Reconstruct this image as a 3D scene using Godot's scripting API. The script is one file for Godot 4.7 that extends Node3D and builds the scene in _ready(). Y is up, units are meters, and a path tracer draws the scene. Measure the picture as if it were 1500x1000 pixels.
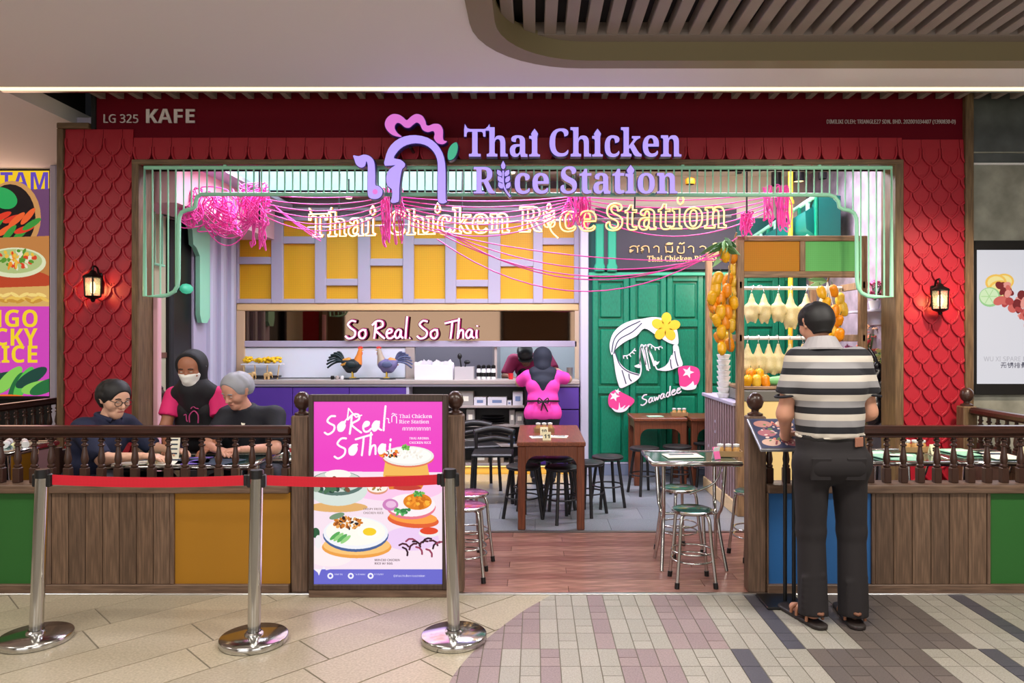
extends Node3D

const F := 1060.0   # focal length in pixels of the 1500 x 1000 frame
const VX := 784.0   # vanishing point of everything that runs straight away from the lens
const VY := 496.0
const EYE := 1.5
const DW := 4.26    # front face of the low wall
const DF := 5.70    # red shop front
const DC := 7.95    # kitchen counter and green doors
const DK := 8.25    # kitchen front above the counter

var used := {}
var M := {}
var T := {}
var rng := RandomNumberGenerator.new()

# ---------- measured points: a pixel of the photo at a known distance ----------
func X(px: float, d: float) -> float: return (px - VX) * d / F
func Y(py: float, d: float) -> float: return EYE + (VY - py) * d / F
func P(px: float, py: float, d: float) -> Vector3: return Vector3(X(px, d), Y(py, d), -d)

# ---------- naming ----------
func numbered(called: String) -> String:
	if not used.has(called):
		used[called] = 0
		return called
	used[called] += 1
	return "%s_%03d" % [called, used[called]]

func tag(o: Node, label: String, category := "", group := "", kind := ""):
	if label: o.set_meta("label", label)
	if category: o.set_meta("category", category)
	if group: o.set_meta("group", group)
	if kind: o.set_meta("kind", kind)
	return o

func thing(called: String, label: String, category: String, at := Vector3.ZERO, turn := 0.0, group := "") -> Node3D:
	var o := Node3D.new()
	o.name = numbered(called)
	add_child(o)
	o.position = at
	o.rotation.y = turn
	tag(o, label, category, group)
	return o

func part(called: String, what, mat: Material, parent: Node = self, at := Vector3.ZERO) -> MeshInstance3D:
	var o := MeshInstance3D.new()
	o.mesh = what.commit() if what is SurfaceTool else what
	o.material_override = mat
	if parent == self:
		o.name = numbered(called)
		add_child(o)
	else:
		o.name = called
		parent.add_child(o, true)
	o.position = at
	return o

func struct(called: String, what, mat: Material, at := Vector3.ZERO) -> MeshInstance3D:
	var o := part(called, what, mat, self, at)
	o.set_meta("kind", "structure")
	return o

func copy(o: Node3D, called: String, at: Vector3, turn := 0.0, label := "", group := "") -> Node3D:
	var c = o.duplicate()
	c.name = numbered(called)
	add_child(c)
	c.position = at
	c.rotation.y = turn
	if label: c.set_meta("label", label)
	if group: c.set_meta("group", group)
	return c

# ---------- materials ----------
func mat(c: Color, rough := 0.6, metal := 0.0, tex := "", scale := Vector3.ONE, opt := {}) -> StandardMaterial3D:
	var m := StandardMaterial3D.new()
	m.albedo_color = c
	m.roughness = rough
	m.metallic = metal
	if tex:
		m.albedo_texture = T[tex]
		m.uv1_triplanar = true
		m.uv1_scale = scale
		m.uv1_world_triplanar = opt.get("world", false)
	for k in opt:
		if k != "world": m.set(k, opt[k])
	return m

func glow(c: Color, e := 1.0, base := Color(0.8, 0.8, 0.8)) -> StandardMaterial3D:
	var m := StandardMaterial3D.new()
	m.albedo_color = base
	m.roughness = 0.5
	m.emission_enabled = true
	m.emission = c
	m.emission_energy_multiplier = e
	return m

func noise_tex(freq: float, lo: Color, hi: Color, octaves := 4, size := 256, seed_ := 1) -> NoiseTexture2D:
	var n := FastNoiseLite.new()
	n.noise_type = FastNoiseLite.TYPE_SIMPLEX_SMOOTH
	n.frequency = freq
	n.seed = seed_
	n.fractal_octaves = octaves
	var t := NoiseTexture2D.new()
	t.width = size
	t.height = size
	t.seamless = true
	t.noise = n
	var g := Gradient.new()
	g.set_color(0, lo)
	g.set_color(1, hi)
	t.color_ramp = g
	return t

# ---------- mesh pieces: explicit normals, clockwise fronts ----------
func st0() -> SurfaceTool:
	var s := SurfaceTool.new()
	s.begin(Mesh.PRIMITIVE_TRIANGLES)
	return s

func tri3(s: SurfaceTool, a: Vector3, b: Vector3, c: Vector3, na: Vector3, nb: Vector3, nc: Vector3):
	if (b - a).cross(c - a).dot(na + nb + nc) > 0.0:
		var t := b; b = c; c = t
		t = nb; nb = nc; nc = t
	s.set_normal(na); s.add_vertex(a)
	s.set_normal(nb); s.add_vertex(b)
	s.set_normal(nc); s.add_vertex(c)

func quad(s: SurfaceTool, a: Vector3, b: Vector3, c: Vector3, d: Vector3, n: Vector3):
	tri3(s, a, b, c, n, n, n)
	tri3(s, a, c, d, n, n, n)

func quad4(s: SurfaceTool, a: Vector3, b: Vector3, c: Vector3, d: Vector3, na: Vector3, nb: Vector3, nc: Vector3, nd: Vector3):
	tri3(s, a, b, c, na, nb, nc)
	tri3(s, a, c, d, na, nc, nd)

func bx(s: SurfaceTool, c: Vector3, size: Vector3, bev := 0.0, xf := Transform3D.IDENTITY) -> SurfaceTool:
	var h := size * 0.5
	var b := minf(bev, minf(h.x, minf(h.y, h.z)) * 0.9)
	var bs := xf.basis.orthonormalized()
	for a in 3:
		var u := (a + 1) % 3
		var v := (a + 2) % 3
		for sg in [-1.0, 1.0]:
			var n := Vector3.ZERO; n[a] = sg
			var q := []
			for k in [[-1, -1], [1, -1], [1, 1], [-1, 1]]:
				var p := Vector3.ZERO
				p[a] = sg * h[a]
				p[u] = k[0] * (h[u] - b)
				p[v] = k[1] * (h[v] - b)
				q.append(xf * (c + p))
			quad(s, q[0], q[1], q[2], q[3], bs * n)
			if b > 0.0:
				for sv in [-1.0, 1.0]:   # edge between face a and face u
					var e := []
					for w in [-1.0, 1.0]:
						var p1 := Vector3.ZERO
						p1[a] = sg * h[a]; p1[u] = sv * (h[u] - b); p1[v] = w * (h[v] - b)
						var p2 := p1
						p2[a] = sg * (h[a] - b); p2[u] = sv * h[u]
						e.append([xf * (c + p1), xf * (c + p2)])
					var en := Vector3.ZERO; en[a] = sg; en[u] = sv
					quad(s, e[0][0], e[0][1], e[1][1], e[1][0], bs * en.normalized())
	if b > 0.0:
		for i in 8:
			var g := Vector3(1 if i & 1 else -1, 1 if i & 2 else -1, 1 if i & 4 else -1)
			var n2 := g.normalized()
			tri3(s, xf * (c + g * Vector3(h.x, h.y - b, h.z - b)), xf * (c + g * Vector3(h.x - b, h.y, h.z - b)), xf * (c + g * Vector3(h.x - b, h.y - b, h.z)), bs * n2, bs * n2, bs * n2)
	return s

func box(c: Vector3, size: Vector3, bev := 0.0) -> SurfaceTool:
	return bx(st0(), c, size, bev)

# a box given by its two corners
func bxx(s: SurfaceTool, x0: float, x1: float, y0: float, y1: float, z0: float, z1: float, bev := 0.0) -> SurfaceTool:
	return bx(s, Vector3((x0 + x1) / 2, (y0 + y1) / 2, (z0 + z1) / 2), Vector3(absf(x1 - x0), absf(y1 - y0), absf(z1 - z0)), bev)

func tube(s: SurfaceTool, pts: Array, r, n := 8, closed := false, caps := true) -> SurfaceTool:
	var m := pts.size()
	if m < 2: return s
	var up := Vector3.ZERO
	var rings := []
	var norms := []
	for i in m:
		var t: Vector3
		if closed: t = (pts[(i + 1) % m] - pts[(i + m - 1) % m])
		else: t = pts[mini(i + 1, m - 1)] - pts[maxi(i - 1, 0)]
		t = t.normalized()
		if t == Vector3.ZERO: t = Vector3.UP
		if up == Vector3.ZERO:
			up = t.cross(Vector3.RIGHT if absf(t.x) < 0.9 else Vector3.UP).normalized()
		up = (up - t * up.dot(t)).normalized()
		var side := t.cross(up)
		var rr: float = r if r is float else r[i]
		var ring := []
		var nn := []
		for k in n:
			var a := TAU * k / n
			var d := up * cos(a) + side * sin(a)
			nn.append(d)
			ring.append(pts[i] + d * rr)
		rings.append(ring)
		norms.append(nn)
	for i in (m if closed else m - 1):
		var j := (i + 1) % m
		var off := 0
		if closed and j == 0:
			var best := 1e9
			for k in n:
				var dd: float = (norms[0][k] - norms[i][0]).length()
				if dd < best: best = dd; off = k
		for k in n:
			var k2 := (k + 1) % n
			quad4(s, rings[i][k], rings[i][k2], rings[j][(k2 + off) % n], rings[j][(k + off) % n], norms[i][k], norms[i][k2], norms[j][(k2 + off) % n], norms[j][(k + off) % n])
	if caps and not closed:
		for e in [0, m - 1]:
			var nrm: Vector3 = (pts[0] - pts[1]).normalized() if e == 0 else (pts[m - 1] - pts[m - 2]).normalized()
			for k in range(1, n - 1):
				tri3(s, rings[e][0], rings[e][k], rings[e][k + 1], nrm, nrm, nrm)
	return s

func lathe(s: SurfaceTool, prof: Array, n := 16, xf := Transform3D.IDENTITY) -> SurfaceTool:
	var m := prof.size()
	var sn := []
	for i in m - 1:
		var d: Vector2 = prof[i + 1] - prof[i]
		sn.append(Vector2(d.y, -d.x).normalized())
	var bs := xf.basis.orthonormalized()
	for i in m - 1:
		var a: Vector2 = prof[i]
		var b: Vector2 = prof[i + 1]
		var na: Vector2 = sn[i]
		var nb: Vector2 = sn[i]
		if i > 0 and sn[i - 1].dot(sn[i]) > 0.7: na = (sn[i - 1] + sn[i]).normalized()
		if i < m - 2 and sn[i + 1].dot(sn[i]) > 0.7: nb = (sn[i + 1] + sn[i]).normalized()
		for k in n:
			var c0 := cos(TAU * k / n); var s0 := sin(TAU * k / n)
			var c1 := cos(TAU * (k + 1) / n); var s1 := sin(TAU * (k + 1) / n)
			var p00 := xf * Vector3(a.x * c0, a.y, a.x * s0)
			var p01 := xf * Vector3(a.x * c1, a.y, a.x * s1)
			var p10 := xf * Vector3(b.x * c0, b.y, b.x * s0)
			var p11 := xf * Vector3(b.x * c1, b.y, b.x * s1)
			var n00 := bs * Vector3(na.x * c0, na.y, na.x * s0)
			var n01 := bs * Vector3(na.x * c1, na.y, na.x * s1)
			var n10 := bs * Vector3(nb.x * c0, nb.y, nb.x * s0)
			var n11 := bs * Vector3(nb.x * c1, nb.y, nb.x * s1)
			if a.x > 1e-6: tri3(s, p00, p01, p11 if b.x > 1e-6 else p10, n00, n01, n11)
			if b.x > 1e-6: tri3(s, p00, p11, p10, n00, n11, n10)
	return s

# polygon in x, y pushed from z0 to z1 (z1 is the front)
func prism(s: SurfaceTool, poly: PackedVector2Array, z0: float, z1: float, xf := Transform3D.IDENTITY, bev := 0.0) -> SurfaceTool:
	var bs := xf.basis.orthonormalized()
	var m := poly.size()
	var front := poly
	if bev > 0.0:
		var off := Geometry2D.offset_polygon(poly, -bev)
		if off.size() == 1: front = off[0]
		else: bev = 0.0
	var idx := Geometry2D.triangulate_polygon(front)
	for i in range(0, idx.size(), 3):
		var q := []
		for k in 3: q.append(front[idx[i + k]])
		tri3(s, xf * Vector3(q[0].x, q[0].y, z1), xf * Vector3(q[1].x, q[1].y, z1), xf * Vector3(q[2].x, q[2].y, z1), bs.z, bs.z, bs.z)
	var idx2 := Geometry2D.triangulate_polygon(poly)
	for i in range(0, idx2.size(), 3):
		var q := []
		for k in 3: q.append(poly[idx2[i + k]])
		tri3(s, xf * Vector3(q[0].x, q[0].y, z0), xf * Vector3(q[1].x, q[1].y, z0), xf * Vector3(q[2].x, q[2].y, z0), -bs.z, -bs.z, -bs.z)
	var area := 0.0
	for i in m: area += poly[i].cross(poly[(i + 1) % m])
	var sg := 1.0 if area > 0.0 else -1.0
	var zs := z1 - bev
	var en := []
	for i in m:
		var d := poly[(i + 1) % m] - poly[i]
		en.append(Vector2(d.y, -d.x).normalized() * sg)
	for i in m:
		var j := (i + 1) % m
		var n0: Vector2 = en[i]
		var n1: Vector2 = en[i]
		if en[(i + m - 1) % m].dot(en[i]) > 0.75: n0 = (en[(i + m - 1) % m] + en[i]).normalized()
		if en[j].dot(en[i]) > 0.75: n1 = (en[j] + en[i]).normalized()
		var w0 := bs * Vector3(n0.x, n0.y, 0)
		var w1 := bs * Vector3(n1.x, n1.y, 0)
		quad4(s, xf * Vector3(poly[i].x, poly[i].y, z0), xf * Vector3(poly[j].x, poly[j].y, z0), xf * Vector3(poly[j].x, poly[j].y, zs), xf * Vector3(poly[i].x, poly[i].y, zs), w0, w1, w1, w0)
	if bev > 0.0:   # sloping rim: nearest points of the inset outline
		for i in m:
			var j := (i + 1) % m
			var a := _nearest(front, poly[i])
			var b := _nearest(front, poly[j])
			var nn := (bs * Vector3(en[i].x, en[i].y, 1.0)).normalized()
			quad(s, xf * Vector3(poly[i].x, poly[i].y, zs), xf * Vector3(poly[j].x, poly[j].y, zs), xf * Vector3(b.x, b.y, z1), xf * Vector3(a.x, a.y, z1), nn)
	return s

func _nearest(poly: PackedVector2Array, p: Vector2) -> Vector2:
	var best := poly[0]
	for q in poly:
		if q.distance_squared_to(p) < best.distance_squared_to(p): best = q
	return best

# flat band between an outline and its inset (a frame of any shape)
func band(s: SurfaceTool, line: Array, w: float, z0: float, z1: float, closed := false) -> SurfaceTool:
	var open := PackedVector2Array(line)
	if closed: open.append(open[0])
	for p in Geometry2D.offset_polyline(open, w / 2, Geometry2D.JOIN_ROUND, Geometry2D.END_BUTT):
		if not Geometry2D.is_polygon_clockwise(p): prism(s, p, z0, z1)
	return s

func ell(s: SurfaceTool, c: Vector3, r: Vector3, n := 12, xf := Transform3D.IDENTITY) -> SurfaceTool:
	var h := maxi(n / 2, 3)
	for i in h:
		var a0 := PI * i / h - PI / 2
		var a1 := PI * (i + 1) / h - PI / 2
		for k in n:
			var b0 := TAU * k / n
			var b1 := TAU * (k + 1) / n
			var q := []
			for ab in [[a0, b0], [a0, b1], [a1, b1], [a1, b0]]:
				q.append(Vector3(cos(ab[0]) * cos(ab[1]), sin(ab[0]), cos(ab[0]) * sin(ab[1])))
			var nn := []
			for v in q: nn.append((xf.basis * (v / r)).normalized())
			var pp := []
			for v in q: pp.append(xf * (c + v * r))
			if i > 0: tri3(s, pp[0], pp[1], pp[2], nn[0], nn[1], nn[2])
			if i < h - 1: tri3(s, pp[0], pp[2], pp[3], nn[0], nn[2], nn[3])
			if i == 0: tri3(s, pp[0], pp[2], pp[3], nn[0], nn[2], nn[3])
	return s

# smooth curve through points
func smooth(pts: Array, n := 6, closed := false) -> Array:
	var out := []
	var m := pts.size()
	for i in (m if closed else m - 1):
		var a = pts[(i + m - 1) % m] if closed else pts[maxi(i - 1, 0)]
		var b = pts[i]
		var c = pts[(i + 1) % m]
		var d = pts[(i + 2) % m] if closed else pts[mini(i + 2, m - 1)]
		for k in n:
			var t := float(k) / n
			out.append(b.cubic_interpolate(c, a, d, t))
	if not closed: out.append(pts[m - 1])
	return out

func rounded(x0: float, y0: float, x1: float, y1: float, r: float, n := 5) -> PackedVector2Array:
	var o := PackedVector2Array()
	for q in [[x1 - r, y1 - r, 0.0], [x0 + r, y1 - r, 0.5], [x0 + r, y0 + r, 1.0], [x1 - r, y0 + r, 1.5]]:
		for k in n + 1:
			var a: float = PI * (q[2] + 0.5 * k / n)
			o.append(Vector2(q[0] + cos(a) * r, q[1] + sin(a) * r))
	return o

func oval(cx: float, cy: float, rx: float, ry: float, n := 20, rot := 0.0) -> PackedVector2Array:
	var o := PackedVector2Array()
	for k in n: o.append(Vector2(cx, cy) + Vector2(cos(TAU * k / n) * rx, sin(TAU * k / n) * ry).rotated(rot))
	return o

# ---------- lettering ----------
var fonts := {}
func font(name_: String, weight: int) -> SystemFont:
	var key := name_ + str(weight)
	if not fonts.has(key):
		var f := SystemFont.new()
		f.font_names = PackedStringArray([name_])
		f.font_weight = weight
		fonts[key] = f
	return fonts[key]

func text_mesh(s: String, name_: String, weight: int, depth: float) -> TextMesh:
	var t := TextMesh.new()
	t.text = s
	t.font = font(name_, weight)
	t.font_size = 64
	t.pixel_size = 0.01
	t.depth = depth
	return t

# lettering whose lower left corner is at `at`, `h` tall (and `w` wide, if given), facing +z
func lettering(called: String, s: String, at: Vector3, h: float, m: Material, parent: Node = self, depth := 0.004, name_ := "Droid Sans", weight := 400, w := 0.0) -> MeshInstance3D:
	var t := text_mesh(s, name_, weight, 1.0)
	var b := t.get_aabb()
	var o := part(called, t, m, parent)
	var k := h / b.size.y
	var kx := w / b.size.x if w > 0.0 else k
	o.scale = Vector3(kx, k, depth)
	o.position = at - Vector3(b.position.x * kx, b.position.y * k, -depth / 2)
	return o

# outlines of a word, baseline at 0, in ems: [[polygons of a letter], ...]
func outlines(s: String, name_: String, weight: int) -> Array:
	var f := font(name_, weight)
	var ts := TextServerManager.get_primary_interface()
	var rid: RID = f.get_rids()[0]
	var x := 0.0
	var out := []
	for ch in s:
		var g := ts.font_get_glyph_index(rid, 128, ch.unicode_at(0), 0)
		var c := ts.font_get_glyph_contours(rid, 128, g)
		var letter := []
		if c.has("points"):
			var from := 0
			for e in c.contours:
				var poly := PackedVector2Array()
				for i in range(from, e + 1): poly.append(Vector2(x + c.points[i].x / 128.0, -c.points[i].y / 128.0))
				from = e + 1
				letter.append(poly)
		out.append(letter)
		x += ts.font_get_glyph_advance(rid, 128, g).x / 128.0
	return out

# pen strokes of hand lettering: letter -> [[x, y, x, y ...], ...] on a line one unit high
const PEN := {
	"S": [[0.55, 0.95, 0.3, 1.0, 0.1, 0.8, 0.25, 0.6, 0.5, 0.4, 0.45, 0.12, 0.15, 0.0, -0.05, 0.15]],
	"o": [[0.25, 0.5, 0.05, 0.35, 0.08, 0.08, 0.28, 0.02, 0.42, 0.22, 0.38, 0.45, 0.25, 0.5, 0.45, 0.48]],
	"R": [[0.15, 0.9, 0.12, 0.5, 0.05, 0.0], [-0.05, 0.75, 0.2, 0.98, 0.5, 0.95, 0.52, 0.7, 0.15, 0.5, 0.35, 0.25, 0.65, 0.0]],
	"e": [[0.05, 0.28, 0.3, 0.36, 0.32, 0.5, 0.15, 0.52, 0.03, 0.3, 0.1, 0.05, 0.3, 0.03, 0.45, 0.15]],
	"a": [[0.38, 0.45, 0.2, 0.5, 0.04, 0.28, 0.1, 0.04, 0.28, 0.12, 0.38, 0.48, 0.36, 0.15, 0.5, 0.03]],
	"L": [[0.18, 1.25, 0.12, 0.6, 0.08, 0.0]],
	"l": [[0.12, 1.15, 0.08, 0.5, 0.06, 0.02]],
	"T": [[0.0, 0.85, 0.4, 0.95, 0.85, 1.05], [0.42, 0.95, 0.38, 0.5, 0.32, 0.0]],
	"h": [[0.12, 1.15, 0.08, 0.5, 0.04, 0.0, 0.15, 0.4, 0.32, 0.48, 0.36, 0.25, 0.35, 0.02]],
	"i": [[0.1, 0.5, 0.08, 0.25, 0.1, 0.02], [0.12, 0.68, 0.13, 0.74]],
	"w": [[0.02, 0.5, 0.08, 0.05, 0.25, 0.35, 0.32, 0.05, 0.5, 0.5]],
	"d": [[0.36, 0.4, 0.18, 0.45, 0.04, 0.22, 0.14, 0.02, 0.32, 0.15, 0.42, 1.05, 0.38, 0.3, 0.45, 0.02]],
	".": [[0.05, 0.02, 0.09, 0.05]],
	",": [[0.08, 0.04, 0.02, -0.14]],
}
const PEN_W := {"S": 0.68, "o": 0.52, "R": 0.72, "e": 0.48, "a": 0.54, "L": 0.26, "l": 0.24, "T": 0.68, "h": 0.48, "i": 0.26, "w": 0.56, "d": 0.52, ".": 0.2, ",": 0.2, " ": 0.32}

func pen(s: String) -> Array:   # polylines of Vector2, one list per letter
	var x := 0.0
	var out := []
	for ch in s:
		var letter := []
		for line in PEN.get(ch, []):
			var pts := []
			for i in range(0, line.size(), 2): pts.append(Vector2(x + line[i], line[i + 1]))
			letter.append(smooth(pts, 4))
		out.append(letter)
		x += PEN_W[ch]
	return out

# ---------- printed pictures (posters and screens) ----------
class Print:
	var im: Image
	var w: int
	var h: int
	var host
	func _init(w_: int, h_: int, c: Color, host_):
		w = w_; h = h_; host = host_
		im = Image.create(w, h, false, Image.FORMAT_RGB8)
		im.fill(c)
	func fill(polys: Array, c: Color):   # even-odd
		var lo := 1e9
		var hi := -1e9
		for p in polys:
			for v in p:
				lo = minf(lo, v.y); hi = maxf(hi, v.y)
		for y in range(maxi(int(lo), 0), mini(int(hi) + 1, h)):
			var yy := y + 0.5
			var xs := []
			for p in polys:
				var m: int = p.size()
				for i in m:
					var a: Vector2 = p[i]
					var b: Vector2 = p[(i + 1) % m]
					if (a.y <= yy) != (b.y <= yy): xs.append(a.x + (yy - a.y) / (b.y - a.y) * (b.x - a.x))
			xs.sort()
			for i in range(0, xs.size() - 1, 2):
				var x0 := int(round(xs[i]))
				var x1 := int(round(xs[i + 1]))
				if x1 > x0: im.fill_rect(Rect2i(x0, y, x1 - x0, 1), c)
	func oval(x: float, y: float, rx: float, ry: float, c: Color, rot := 0.0):
		fill([host.oval(x, y, rx, ry, 28, rot)], c)
	func line(pts: Array, wd: float, c: Color):
		for p in Geometry2D.offset_polyline(PackedVector2Array(pts), wd / 2, Geometry2D.JOIN_ROUND, Geometry2D.END_ROUND): fill([p], c)
	func text(s: String, x: float, y: float, em: float, c: Color, name_ := "Droid Sans", weight := 700):
		for letter in host.outlines(s, name_, weight):
			var polys := []
			for p in letter:
				var q := PackedVector2Array()
				for v in p: q.append(Vector2(x + v.x * em, y - v.y * em))
				polys.append(q)
			if polys: fill(polys, c)
	func script(s: String, x: float, y: float, em: float, wd: float, c: Color, slope := 0.0):
		for letter in host.pen(s):
			for l in letter:
				var q := []
				for v in l: q.append(Vector2(x + v.x * em, y - v.y * em - v.x * em * slope))
				line(q, wd, c)
	func speckle(x: float, y: float, rx: float, ry: float, n: int, size: float, cs: Array):
		for k in n:
			var a: float = host.rng.randf() * TAU
			var r: float = sqrt(host.rng.randf())
			oval(x + cos(a) * rx * r, y + sin(a) * ry * r, size * host.rng.randf_range(0.6, 1.4), size * host.rng.randf_range(0.4, 1.0), cs[host.rng.randi() % cs.size()], a)
	func tex() -> ImageTexture:
		return ImageTexture.create_from_image(im)

# a flat picture, x to the right, top up, with its own UVs
func picture(w: float, h: float) -> ArrayMesh:
	var s := st0()
	var q := [Vector3(-w / 2, -h / 2, 0), Vector3(-w / 2, h / 2, 0), Vector3(w / 2, h / 2, 0), Vector3(w / 2, -h / 2, 0)]
	var uv := [Vector2(0, 1), Vector2(0, 0), Vector2(1, 0), Vector2(1, 1)]
	for i in [0, 1, 2, 0, 2, 3]:
		s.set_normal(Vector3(0, 0, 1)); s.set_uv(uv[i]); s.add_vertex(q[i])
	return s.commit()

func print_mat(t: Texture2D, emit: float) -> StandardMaterial3D:
	var m := StandardMaterial3D.new()
	m.albedo_texture = t
	m.roughness = 0.25
	if emit > 0.0:
		m.albedo_color = Color(0.35, 0.35, 0.35)
		m.emission_enabled = true
		m.emission = Color.BLACK
		m.emission_texture = t
		m.emission_energy_multiplier = emit
	m.texture_repeat = false
	return m

func area(called: String, at: Vector3, w: float, h: float, energy: float, c: Color, turn: Vector3) -> AreaLight3D:
	var a := AreaLight3D.new()
	a.name = numbered(called)
	add_child(a)
	a.position = at
	a.rotation_degrees = turn
	a.area_size = Vector2(w, h)
	a.area_range = 30.0
	a.light_energy = energy
	a.light_color = c
	a.shadow_enabled = true
	return a

# ---------- rounded bodies: tapered capsules joined by a smooth minimum, meshed as surface nets ----------
# bone: [from, to, radius at from, radius at to, flat ends (1 = at to, 2 = at from), blend]
func sdf(bones: Array, cell: float, blend := 0.03, cuts := [], squash := Vector3.ONE) -> ArrayMesh:
	var lo := Vector3.ONE * 1e9
	var hi := -lo
	for b in bones:
		var r: float = maxf(b[2], b[3])
		lo = lo.min((b[0] as Vector3).min(b[1]) - Vector3.ONE * r)
		hi = hi.max((b[0] as Vector3).max(b[1]) + Vector3.ONE * r)
	lo -= Vector3.ONE * cell * 2.5
	hi += Vector3.ONE * cell * 2.5
	var nx := int(ceil((hi.x - lo.x) / cell)) + 1
	var ny := int(ceil((hi.y - lo.y) / cell)) + 1
	var nz := int(ceil((hi.z - lo.z) / cell)) + 1
	var f := PackedFloat32Array()
	f.resize(nx * ny * nz)
	f.fill(1.0)
	for b in bones:
		var a: Vector3 = b[0]
		var d: Vector3 = b[1] - b[0]
		var ra: float = b[2]
		var dr: float = b[3] - b[2]
		var flat: int = b[4] if b.size() > 4 else 0
		var k: float = b[5] if b.size() > 5 else blend
		var mg: float = maxf(b[2], b[3]) + k + cell * 2.0
		var l2 := maxf(d.length_squared(), 1e-9)
		var ll := sqrt(l2)
		var p0 := (a.min(b[1]) - Vector3.ONE * mg - lo) / cell
		var p1 := (a.max(b[1]) + Vector3.ONE * mg - lo) / cell
		var i0 := maxi(int(p0.x), 0); var i1 := mini(int(p1.x) + 1, nx - 1)
		var j0 := maxi(int(p0.y), 0); var j1 := mini(int(p1.y) + 1, ny - 1)
		var k0 := maxi(int(p0.z), 0); var k1 := mini(int(p1.z) + 1, nz - 1)
		for kz in range(k0, k1 + 1):
			var pz := lo.z + kz * cell - a.z
			for jy in range(j0, j1 + 1):
				var py := lo.y + jy * cell - a.y
				var row := (kz * ny + jy) * nx
				var t0 := py * d.y + pz * d.z
				for ix in range(i0, i1 + 1):
					var px := lo.x + ix * cell - a.x
					var tt := (px * d.x + t0) / l2
					var t := clampf(tt, 0.0, 1.0)
					var ex := px - d.x * t
					var ey := py - d.y * t
					var ez := pz - d.z * t
					var v := sqrt(ex * ex + ey * ey + ez * ez) - ra - dr * t
					if flat:
						if flat & 1: v = maxf(v, (tt - 1.0) * ll)
						if flat & 2: v = maxf(v, -tt * ll)
					var o := f[row + ix]
					var h := k - absf(v - o)
					f[row + ix] = minf(v, o) - (h * h / (4.0 * k) if h > 0.0 else 0.0)
	for c in cuts:
		var pl: Plane = c
		for kz in nz:
			for jy in ny:
				var row := (kz * ny + jy) * nx
				var base := pl.normal.y * (lo.y + jy * cell) + pl.normal.z * (lo.z + kz * cell) - pl.d
				for ix in nx: f[row + ix] = maxf(f[row + ix], base + pl.normal.x * (lo.x + ix * cell))
	# nets
	var at := PackedInt32Array()
	at.resize(nx * ny * nz)
	at.fill(-1)
	var vs := PackedVector3Array()
	var off := [0, 1, nx, nx + 1, nx * ny, nx * ny + 1, nx * ny + nx, nx * ny + nx + 1]
	var ed := [[0, 1], [2, 3], [4, 5], [6, 7], [0, 2], [1, 3], [4, 6], [5, 7], [0, 4], [1, 5], [2, 6], [3, 7]]
	var corner := []
	for c in 8: corner.append(Vector3(c & 1, (c >> 1) & 1, (c >> 2) & 1))
	var near := cell * 2.2
	for kz in nz - 1:
		for jy in ny - 1:
			var row := (kz * ny + jy) * nx
			for ix in nx - 1:
				var f0 := f[row + ix]
				if f0 > near or f0 < -near: continue
				var m := 0
				for c in 8:
					if f[row + ix + off[c]] < 0.0: m |= 1 << c
				if m == 0 or m == 255: continue
				var sum := Vector3.ZERO
				var n := 0
				for e in ed:
					var fa := f[row + ix + off[e[0]]]
					var fb := f[row + ix + off[e[1]]]
					if (fa < 0.0) != (fb < 0.0):
						sum += corner[e[0]].lerp(corner[e[1]], fa / (fa - fb))
						n += 1
				at[row + ix] = vs.size()
				vs.append(lo + (Vector3(ix, jy, kz) + sum / n) * cell)
	var idx := PackedInt32Array()
	var step := [1, nx, nx * ny]
	for kz in range(1, nz - 1):
		for jy in range(1, ny - 1):
			var row := (kz * ny + jy) * nx
			for ix in range(1, nx - 1):
				var i := row + ix
				var f0 := f[i]
				if f0 > near or f0 < -near: continue
				for ax in 3:
					var f1 := f[i + step[ax]]
					if (f0 < 0.0) == (f1 < 0.0): continue
					var u: int = step[(ax + 1) % 3]
					var w: int = step[(ax + 2) % 3]
					var q := [at[i], at[i - u], at[i - u - w], at[i - w]]
					if q[0] < 0 or q[1] < 0 or q[2] < 0 or q[3] < 0: continue
					if f0 < 0.0: idx.append_array(PackedInt32Array([q[0], q[2], q[1], q[0], q[3], q[2]]))
					else: idx.append_array(PackedInt32Array([q[0], q[1], q[2], q[0], q[2], q[3]]))
	var ns := PackedVector3Array()
	ns.resize(vs.size())
	for i in range(0, idx.size(), 3):
		var a := vs[idx[i]]
		var n := (vs[idx[i + 2]] - a).cross(vs[idx[i + 1]] - a)
		for c in 3: ns[idx[i + c]] += n
	var uv := PackedVector2Array()
	uv.resize(vs.size())
	for i in vs.size():
		ns[i] = ns[i].normalized()
		uv[i] = Vector2(vs[i].x, vs[i].y)
		vs[i] *= squash
	var arr := []
	arr.resize(Mesh.ARRAY_MAX)
	arr[Mesh.ARRAY_VERTEX] = vs
	arr[Mesh.ARRAY_NORMAL] = ns
	arr[Mesh.ARRAY_TEX_UV] = uv
	arr[Mesh.ARRAY_INDEX] = idx
	var m := ArrayMesh.new()
	if vs.size(): m.add_surface_from_arrays(Mesh.PRIMITIVE_TRIANGLES, arr)
	return m

func v3(x: float, y: float, z: float) -> Vector3: return Vector3(x, y, z)

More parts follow.
